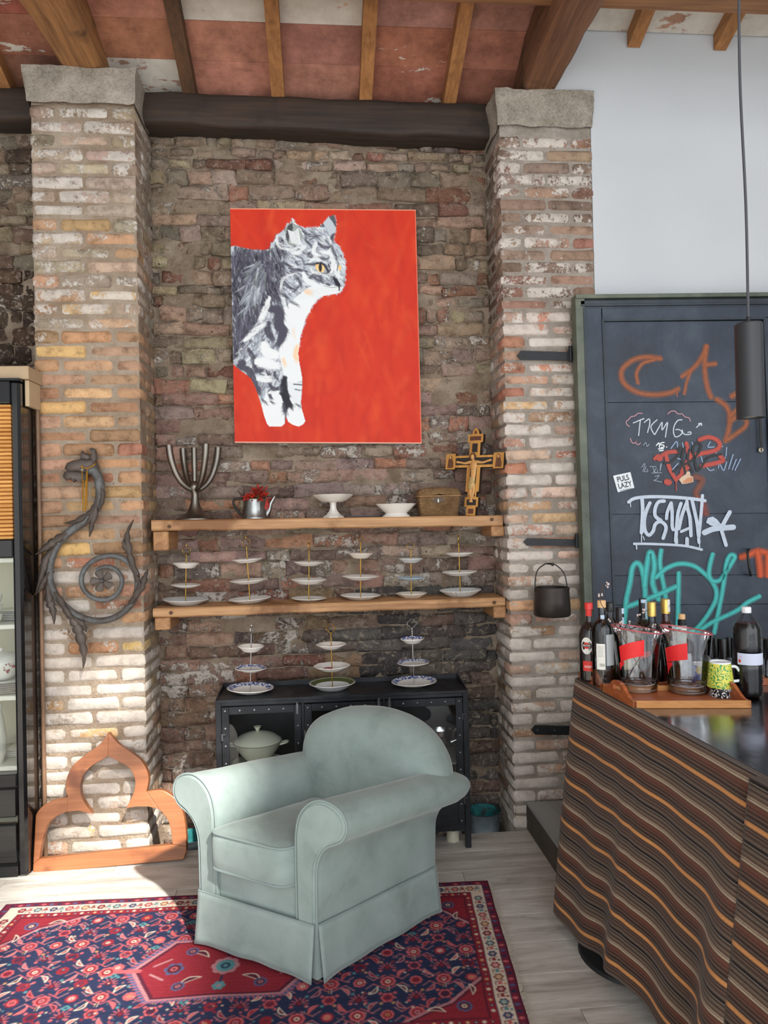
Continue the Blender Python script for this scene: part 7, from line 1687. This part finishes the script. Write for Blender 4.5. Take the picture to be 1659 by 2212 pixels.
def wrap(cx, cy, r, ang, verts, z):
    return [Vector((cx+r*math.cos(math.radians(ang)+x/r), cy+r*math.sin(math.radians(ang)+x/r), z+y)) for x, y in verts]
def patch(name, mat, par, cx, cy, r, ang, w, z0, z1, oval=False):
    b = MB(); n = 14
    if oval:
        vs = wrap(cx, cy, r, ang, [(0, 0)]+[(w/2*math.cos(a_), (z1-z0)/2*math.sin(a_)) for a_ in np.linspace(0, 2*math.pi, 28, endpoint=False)], (z0+z1)/2); b.add(vs, [(0, 1+k, 1+(k+1) % 28) for k in range(28)])
    else:
        vs = wrap(cx, cy, r, ang, [(-w/2+w*k/n, 0) for k in range(n+1)], z0)+wrap(cx, cy, r, ang, [(-w/2+w*k/n, 0) for k in range(n+1)], z1); b.add(vs, [(k, k+1, n+2+k, n+1+k) for k in range(n)])
    return b.build(name, mat, par, True, 60)
def ltext(txt, size, mat, par, cx, cy, r, ang, z, bold=0.0, sx=1.0):
    v_, f_ = text_mesh(txt, size, bold, sx); b = MB(); b.add(wrap(cx, cy, r, ang, v_, z), f_); return b.build('lettering', mat, par, False)
def bottle(label, px, Y, H, r, mat, capmat, cap_h, cap_r, neck_r, sh0, sh1, name='liquor_bottle', cat='bottle', group=None, zb=None, punt=False):
    """H height with cap, sh0/sh1 start and end of the shoulder"""
    zb = ZTR if zb is None else zb; x = onY(px, 1450, Y).x
    t_ = thing(name, label, cat, (x, Y, zb), group=group)
    prof = [(0, 0.004), (r*0.8, 0), (r*0.97, 0.003), (r, 0.010), (r, sh0), (r*0.96, sh0+(sh1-sh0)*0.22), (r*0.80, sh0+(sh1-sh0)*0.50), (neck_r*1.35, sh0+(sh1-sh0)*0.82), (neck_r, sh1), (neck_r, H-cap_h)]
    b = MB(); b.lathe(prof, 36, (x, Y, zb)); b.build('glass', mat, t_, True, 60)
    b = MB(); b.lathe([(cap_r, H-cap_h), (cap_r, H-0.003), (cap_r-0.002, H), (0, H)], 24, (x, Y, zb)); b.build('cap', capmat, t_, True, 40)
    return t_, x, zb
GB = 'liquor bottles on the tray'
t_, x, z = bottle('dark vermouth bottle with red cap and oval white label', 1275, 2.86, 0.315, 0.041, M_DKGL, M_REDC, 0.026, 0.0165, 0.0135, 0.185, 0.245, group=GB)
patch('neck_label', M_REDL, t_, x, 2.86, 0.0152, -115, 0.026, z+0.262, z+0.288)
patch('oval_label', M_PAPER, t_, x, 2.86, 0.0416, -128, 0.046, z+0.112, z+0.180, True); patch('red_disc', M_REDL, t_, x, 2.86, 0.0420, -128, 0.026, z+0.134, z+0.160, True); patch('name_bar', M_INK, t_, x, 2.86, 0.0423, -128, 0.040, z+0.142, z+0.152)
ltext('MARTINI', 0.0085, M_PAPER, t_, x, 2.86, 0.0426, -128, z+0.147, 0.0002, 0.95)
lb = patch('base_label', M_REDL, t_, x, 2.86, 0.0416, -118, 0.048, z+0.045, z+0.085); ltext('ROSSO', 0.012, M_PAPER, t_, x, 2.86, 0.0420, -118, z+0.062, 0.0002, 0.9)
t_, x, z = bottle('clear spirit bottle with pale cork stopper and barcode label', 1303, 2.765, 0.335, 0.0415, M_BOTG, M_CORK, 0.028, 0.0165, 0.0125, 0.218, 0.268, group=GB)
b = MB(); b.lathe([(0.0, 0.004), (0.038, 0.004), (0.039, 0.15), (0.0, 0.15)], 30, (x, 2.765, z)); b.build('spirit', thin_glass('pale_spirit', (0.94, 0.95, 0.96), 0.6), t_, True, 50)
b = MB(); b.lathe([(0, 0.030), (0.014, 0.028), (0.028, 0.014), (0.036, 0.0045)], 30, (x, 2.765, z), fn=lambda a_, r, zz: 1+0.08*math.cos(15*a_)); b.build('fluted_punt', M_BOTG, t_, True, 20)
patch('back_label', plain('frosted_label', (176, 180, 182), 0.6), t_, x, 2.765, 0.0419, -60, 0.046, z+0.085, z+0.205)
patch('white_label', M_PAPER, t_, x, 2.765, 0.0421, -122, 0.034, z+0.070, z+0.170); patch('neck_stamp', M_TAXB, t_, x, 2.765, 0.0132, -100, 0.016, z+0.262, z+0.278)
for k in range(9): patch('barcode_bar', M_INK, t_, x, 2.765, 0.0424, -128+k*3.1, 0.0011 if k % 2 else 0.0006, z+0.082, z+0.094)
for k in range(8): patch('print_line', plain('grey_print', (150, 150, 150), 0.6), t_, x, 2.765, 0.0424, -122, 0.024-(k % 3)*0.003, z+0.120+k*0.0055, z+0.1215+k*0.0055)
t_, x, z = bottle('clear bottle with wide black screw cap behind the cork-stoppered one', 1321, 2.885, 0.310, 0.040, M_BOTG, M_BLKC, 0.038, 0.0175, 0.014, 0.20, 0.25, group=GB)
t_, x, z = bottle('dark bottle with torn black capsule and cream label', 1342, 2.80, 0.300, 0.040, M_BRGL, M_BLKC, 0.052, 0.0165, 0.0140, 0.185, 0.235, group=GB)
patch('tax_strip', M_TAXB, t_, x, 2.80, 0.0172, -62, 0.016, z+0.276, z+0.298); patch('label', M_CRML, t_, x, 2.80, 0.0405, -88, 0.066, z+0.060, z+0.135); patch('tax_strip', M_TAXB, t_, x, 2.80, 0.0170, -66, 0.010, z+0.235, z+0.262); patch('label_band', M_GOLDC, t_, x, 2.80, 0.0408, -88, 0.066, z+0.058, z+0.061)
t_, x, z = bottle('dark green bottle with long black capsule and pale blue tax strip', 1392, 2.865, 0.325, 0.0405, plain('green_black_glass', (16, 20, 18), 0.05, 0, Coat_Weight=0.5), M_BLKC, 0.078, 0.0160, 0.0145, 0.19, 0.245, group=GB)
patch('tax_strip', M_TAXB, t_, x, 2.865, 0.0164, -58, 0.013, z+0.235, z+0.31); patch('tax_stamp', M_TAXB, t_, x, 2.865, 0.0165, -95, 0.026, z+0.308, z+0.322)
t_, x, z = bottle('clear bottle with gold screw cap and navy label reading ARI', 1411, 2.765, 0.322, 0.040, M_BOTG, M_GOLDC, 0.056, 0.0165, 0.0140, 0.19, 0.25, group=GB)
patch('navy_label', M_NAVYL, t_, x, 2.765, 0.0404, -92, 0.060, z+0.150, z+0.182); ltext('ARI', 0.026, M_PAPER, t_, x, 2.765, 0.0408, -92, z+0.166, 0.0008, 0.95); patch('blue_strip', M_TAXB, t_, x, 2.765, 0.0404, -92, 0.012, z+0.075, z+0.148)
t_, x, z = bottle('dark red amaro bottle with gold capsule and white tax strip', 1441, 2.80, 0.328, 0.0415, M_RDGL, M_GOLDC, 0.058, 0.0170, 0.0150, 0.19, 0.245, group=GB)
patch('tax_strip', M_PAPER, t_, x, 2.80, 0.0174, -55, 0.020, z+0.278, z+0.326); ltext('A', 0.014, M_INK, t_, x, 2.80, 0.0177, -55, z+0.300, 0.0002); patch('navy_label', M_NAVYL, t_, x, 2.80, 0.0419, -80, 0.050, z+0.135, z+0.175); ltext('IRA', 0.028, M_PAPER, t_, x, 2.80, 0.0423, -80, z+0.155, 0.0008, 0.95)
t_, x, z = bottle('bottle with cork stopper, black collar and white paper label', 1476, 2.765, 0.270, 0.040, thin_glass('smoky_glass', (0.62, 0.56, 0.52), 1.2), M_CORK, 0.020, 0.0125, 0.0155, 0.165, 0.21, group=GB)
b = MB(); b.lathe([(0.0164, 0.228), (0.0168, 0.246), (0.012, 0.246)], 24, (x, 2.765, z)); b.build('collar', M_BLKC, t_); patch('paper_band', M_PAPER, t_, x, 2.765, 0.0164, -90, 0.05, z+0.205, z+0.225); patch('label', plain('silver_blue_label', (186, 192, 204), 0.4, 0.2, var=0.2, scale=60), t_, x, 2.765, 0.0405, -100, 0.045, z+0.030, z+0.120)
# big plastic bottle
p = onZ(1617, 1505, ZBAR); wb = thing('plastic_bottle', 'large plastic bottle of dark liquid with blank white paper label beside the tray', 'bottle', (p.x, p.y, ZBAR+0.0005))
c_ = (p.x, p.y, ZBAR+0.0005); rib = lambda a_, r, z_: 1
pf = [(0, 0.012), (0.018, 0.006), (0.036, 0.0), (0.046, 0.008), (0.050, 0.03), (0.0475, 0.046), (0.051, 0.060), (0.0480, 0.076), (0.051, 0.090), (0.0485, 0.106), (0.050, 0.118), (0.0465, 0.122), (0.0465, 0.168), (0.050, 0.174), (0.0475, 0.186), (0.050, 0.198), (0.047, 0.210), (0.0495, 0.222), (0.047, 0.234), (0.049, 0.244), (0.044, 0.262), (0.032, 0.284), (0.020, 0.302), (0.0145, 0.312)]
b = MB(); b.lathe(pf, 40, c_); b.build('bottle_wall', thin_glass('bottle_plastic', (0.98, 0.98, 0.985), 0.45), wb, True, 60)
b = MB(); b.lathe([(0, 0.014)]+[(r*0.972, z_+0.002) for r, z_ in pf[2:20]]+[(0.0438, 0.258), (0.036, 0.272), (0, 0.272)], 40, c_); b.build('dark_liquid', plain('cola_dark_liquid', (16, 12, 13), 0.2, 0), wb, True, 60)
b = MB(); b.lathe([(0.0155, 0.308), (0.0165, 0.311), (0.0165, 0.327), (0.015, 0.330), (0, 0.330)], 28, c_, fn=lambda a_, r, z_: 1+0.02*math.cos(20*a_)*(r > 0.0156)); b.build('cap', plain('white_plastic_cap', (226, 226, 228), 0.4), wb, True, 40)
patch('paper_label', plain('bluish_paper', (204, 208, 226), 0.7), wb, c_[0], c_[1], 0.0505, -95, 0.118, c_[2]+0.124, c_[2]+0.166); patch('red_scribble', M_REDL, wb, c_[0], c_[1], 0.0508, -152, 0.008, c_[2]+0.132, c_[2]+0.143); patch('red_scribble', M_REDL, wb, c_[0], c_[1], 0.0508, -148, 0.007, c_[2]+0.152, c_[2]+0.1535)

# ================================================================= ICE BUCKETS
M_RIM = NT('pink_rim'); M_RIM = M_RIM.out(s2l((226, 120, 124)), 0.2, 0, Transmission_Weight=0.5)
M_RINGS = plain('moulded_glint_pale', (226, 218, 220), 0.12)  # opaque pale rings imitate circular highlights in the clear moulded base
M_SASH = plain('red_sash', (222, 30, 34), 0.4)
def ice_bucket(label, bp, r0, r1, h, dh, sash):
    cx, cy = bp.x, bp.y; z0 = ZTR+0.0005; t_ = thing('ice_bucket', label, 'ice bucket', (cx, cy, z0), group='clear ice buckets')
    def sf(a_, v, k=1.0):
        hh = h+dh*math.cos(a_-math.pi*0.97); zz = hh*v; r = (r0+(r1-r0)*(zz/h))*k; return Vector((cx+r*math.cos(a_), cy+r*math.sin(a_), z0+zz))
    b = MB(); b.grid(lambda u, v: sf(2*math.pi*u, v), 64, 12, True); b.build('outer_wall', M_ICEB, t_, True, 60)
    b = MB(); b.grid(lambda u, v: sf(2*math.pi*u, 0.12+0.88*v, 0.965), 64, 12, True); b.build('inner_wall', M_ICEB, t_, True, 60)
    b = MB(); b.lathe([(0, 0.004), (r0*0.55, 0.002), (r0*0.9, 0.0), (r0, 0.004), (r0*1.02, 0.020), (r0*0.86, 0.030), (r0*0.55, 0.024), (r0*0.3, 0.019), (0, 0.018)], 48, (cx, cy, z0)); b.build('thick_base', M_ICEB, t_, True, 60)
    for rr_, zz_ in ((0.95, 0.008), (0.88, 0.028), (0.55, 0.022), (0.30, 0.017)):
        b = MB(); b.tube([(cx+r0*rr_*math.cos(a_), cy+r0*rr_*math.sin(a_), z0+zz_) for a_ in np.linspace(0, 2*math.pi, 40, endpoint=False)], 0.0014, 6, True); b.build('moulded_glint_ring', M_RINGS, t_)
    b = MB(); b.tube([sf(a_, 1.0, 0.985) for a_ in np.linspace(0, 2*math.pi, 64, endpoint=False)], 0.0030, 8, True); b.build('rim', M_RIM, t_)
    def band(a0, a1, lo0, lo1, hi0, hi1, name):
        b = MB()
        def fn(u, v):
            a_ = math.radians(a0+(a1-a0)*u); s_ = u+0.12*math.sin(math.pi*u); zz = (lo0+(lo1-lo0)*s_)*(1-v)+(hi0+(hi1-hi0)*s_)*v; r = (r0+(r1-r0)*(zz/h))*1.004; return Vector((cx+r*math.cos(a_), cy+r*math.sin(a_), z0+zz))
        b.grid(fn, 20, 6); b.build(name, M_SASH, t_, True, 60)
    for s_ in sash: band(*s_)
bp1 = onZ(1379, 1490, ZTR); bp2 = onZ(1486, 1494, ZTR)
ice_bucket('slanted clear ice bucket with red sash holding the blossom branch', bp1, 0.069, 0.093, 0.232, 0.014, [(-162, -98, 0.112, 0.146, 0.172, 0.205, 'red_sash'), (-168, -150, 0.078, 0.108, 0.110, 0.116, 'sash_tail'), (30, 62, 0.12, 0.10, 0.135, 0.13, 'sash_end')])
ice_bucket('slanted clear ice bucket with red sash beside the mugs', bp2, 0.069, 0.093, 0.232, 0.014, [(-178, -116, 0.112, 0.135, 0.165, 0.196, 'red_sash'), (-178, -156, 0.066, 0.108, 0.112, 0.118, 'sash_tail'), (-20, 18, 0.12, 0.10, 0.145, 0.13, 'sash_end')])
# blossom branch standing in the first bucket
br = thing('blossom_branch', 'dry branch with small pale blossoms standing in the ice bucket', 'branch', (bp1.x, bp1.y, ZTR+0.03)); M_TWIG = plain('twig', (74, 62, 56), 0.8); M_BUD = plain('pale_blossom', (204, 190, 186), 0.7)
yb = bp1.y
def bp(px, py, dy=0.0): return onY(px, py, yb+dy)
lines = [[(1414, 1492, -0.01), (1380, 1440, 0.0), (1352, 1390, 0.0), (1330, 1350, 0.02), (1310, 1322, 0.02), (1297, 1300, 0.02), (1297, 1282, 0.02), (1303, 1268, 0.02), (1318, 1256, 0.02)], [(1346, 1376, 0.0), (1348, 1358, 0.0), (1360, 1345, 0.0), (1378, 1349, 0.0), (1392, 1358, 0.0)], [(1372, 1338, 0.01), (1386, 1324, 0.01), (1404, 1316, 0.01)], [(1376, 1372, 0.02), (1400, 1354, 0.03), (1420, 1352, 0.03)], [(1392, 1358, 0.0), (1386, 1372, 0), (1376, 1376, 0.0)], [(1302, 1280, 0.02), (1300, 1266, 0.03), (1296, 1258, 0.03)]]
for l in lines:
    P_ = catmull([bp(*q_) for q_ in l], 5); b = MB(); b.tube(P_, list(np.linspace(0.0022, 0.0011, len(P_))), 6); b.build('twig', M_TWIG, br)
for (px, py, k_) in ((1314, 1258, 4), (1309, 1266, 2), (1297, 1284, 5), (1341, 1345, 7), (1360, 1342, 3), (1388, 1320, 7), (1380, 1331, 3), (1412, 1353, 4), (1318, 1338, 2), (1398, 1362, 3)):
    b = MB()
    for j in range(k_): b.sphere(bp(px+rnd(-4, 4), py+rnd(-4, 4), rnd(-0.004, 0.012)), rnd(0.0022, 0.0042), 6, 5, (1, 1, 1.2))
    b.build('blossom', M_BUD, br)
bp2_y = bp2.y
# ================================================================= MUGS
def squiggle(name, ground, ink, scale, extra=None, seed=0.0):
    t = NT(name); v = t.coords('World', (1, 1, 1), (seed, seed, 0)); vn = t.n('ShaderNodeTexNoise'); t.link(v, vn.inputs['Vector']); vn.inputs['Scale'].default_value = scale; vn.inputs['Detail'].default_value = 0.6
    vn.inputs['Scale'].default_value = scale*1.7
    d = t.math('ABSOLUTE', t.math('SINE', t.math('MULTIPLY', vn.outputs[0], 15.0)))
    c = t.mix(t.step(d, 0.42, 0.52), s2l(ink), s2l(ground))
    if extra: c = t.mix(t.step(t.noise(v, scale*0.45, 1), 0.60, 0.62), c, s2l(extra))
    return t.out(c, 0.25)
M_MUGI = plain('mug_white', (232, 234, 236), 0.15)
def mug(label, px, Y, zb, r0, r1, h, mat, hs, hang=0):
    """stands upside down: r0 at the lower rim, r1 at the foot on top"""
    x = onY(px, 1460, Y).x; t_ = thing('mug', label, 'mug', (x, Y, zb), group='upturned patterned mugs')
    b = MB(); b.lathe([(r0*0.94, 0.001), (r0, 0.0), (r0, 0.004), (r1*1.02, h-0.010), (r1, h-0.005)], 40, (x, Y, zb)); b.build('printed_wall', mat, t_, True, 60)
    b = MB(); b.lathe([(r1, h-0.005), (r1*0.97, h), (r1*0.88, h), (r1*0.84, h-0.004), (0, h-0.004)], 40, (x, Y, zb)); b.build('foot', M_MUGI, t_, True, 40)
    b = MB(); b.lathe([(r0*0.94, 0.001), (r1*0.93, h-0.014), (0, h-0.012)], 40, (x, Y, zb)); b.build('inside', M_MUGI, t_, True, 60)
    a_ = math.radians(hang); d_ = Vector((math.cos(a_), math.sin(a_), 0)); O = Vector((x, Y, zb)); ro = (r0+r1)/2
    if hs: b = MB(); b.tube(catmull([O+d_*(r1*1.0)+Vector((0, 0, h*0.78)), O+d_*(ro+0.016)+Vector((0, 0, h*0.76)), O+d_*(ro+0.032)+Vector((0, 0, h*0.45)), O+d_*(ro+0.026)+Vector((0, 0, h*0.24)), O+d_*(r0*0.96)+Vector((0, 0, h*0.20))], 6), 0.0055, 10); b.build('handle', M_MUGI, t_)
    return x
zt = ZTR+0.0005; ym = onZ(1560, 1503, ZTR).y
mug('black mug with white squiggles, upturned under the green and yellow one', 1560, ym, zt, 0.044, 0.036, 0.078, squiggle('white_on_black', (22, 22, 24), (226, 226, 226), 38, None, 3.0), False)
mug('green and yellow patterned mug, upturned on top of the black one', 1556, ym, zt+0.034, 0.046, 0.037, 0.092, squiggle('green_on_yellow', (222, 214, 84), (62, 148, 66), 34, None, 1.0), True, -8)
bp2y = bp2_y
mug('blue patterned mug, upturned at the back of the tray', 1511, bp2y+0.125, zt, 0.040, 0.032, 0.078, squiggle('navy_on_blue', (74, 104, 206), (34, 44, 112), 40, (222, 196, 92), 7.0), True, 186)
# jars with tall black lids at the back of the bar
for k, px in enumerate((1548, 1563, 1577, 1592, 1647, 1662)):
    Y = 2.865-(0.03 if k % 2 else 0); x = onY(px, 1450, Y).x; zb = ZTR if x < 1.70 else ZBAR+0.0005
    j_ = thing('lidded_jar', ['slim glass jar with tall black lid, first in the row from the ice buckets', 'slim glass jar with tall black lid, second in the row from the ice buckets', 'slim glass jar with tall black lid, third in the row from the ice buckets', 'slim glass jar with tall black lid just before the plastic bottle', 'slim glass jar with tall black lid just past the plastic bottle', 'slim glass jar with tall black lid farthest past the plastic bottle'][k], 'jar', (x, Y, zb), group='glass jars with black lids')
    b = MB(); b.lathe([(0, 0.002), (0.014, 0.0), (0.015, 0.004), (0.0145, 0.065), (0.012, 0.075)], 20, (x, Y, zb)); b.build('jar_glass', M_BOTG, j_, True, 50)
    b = MB(); b.lathe([(0.0122, 0.070), (0.0125, 0.078), (0.0150, 0.150), (0.0135, 0.153), (0, 0.153)], 20, (x, Y, zb)); b.build('lid', M_BLKC, j_, True, 40)
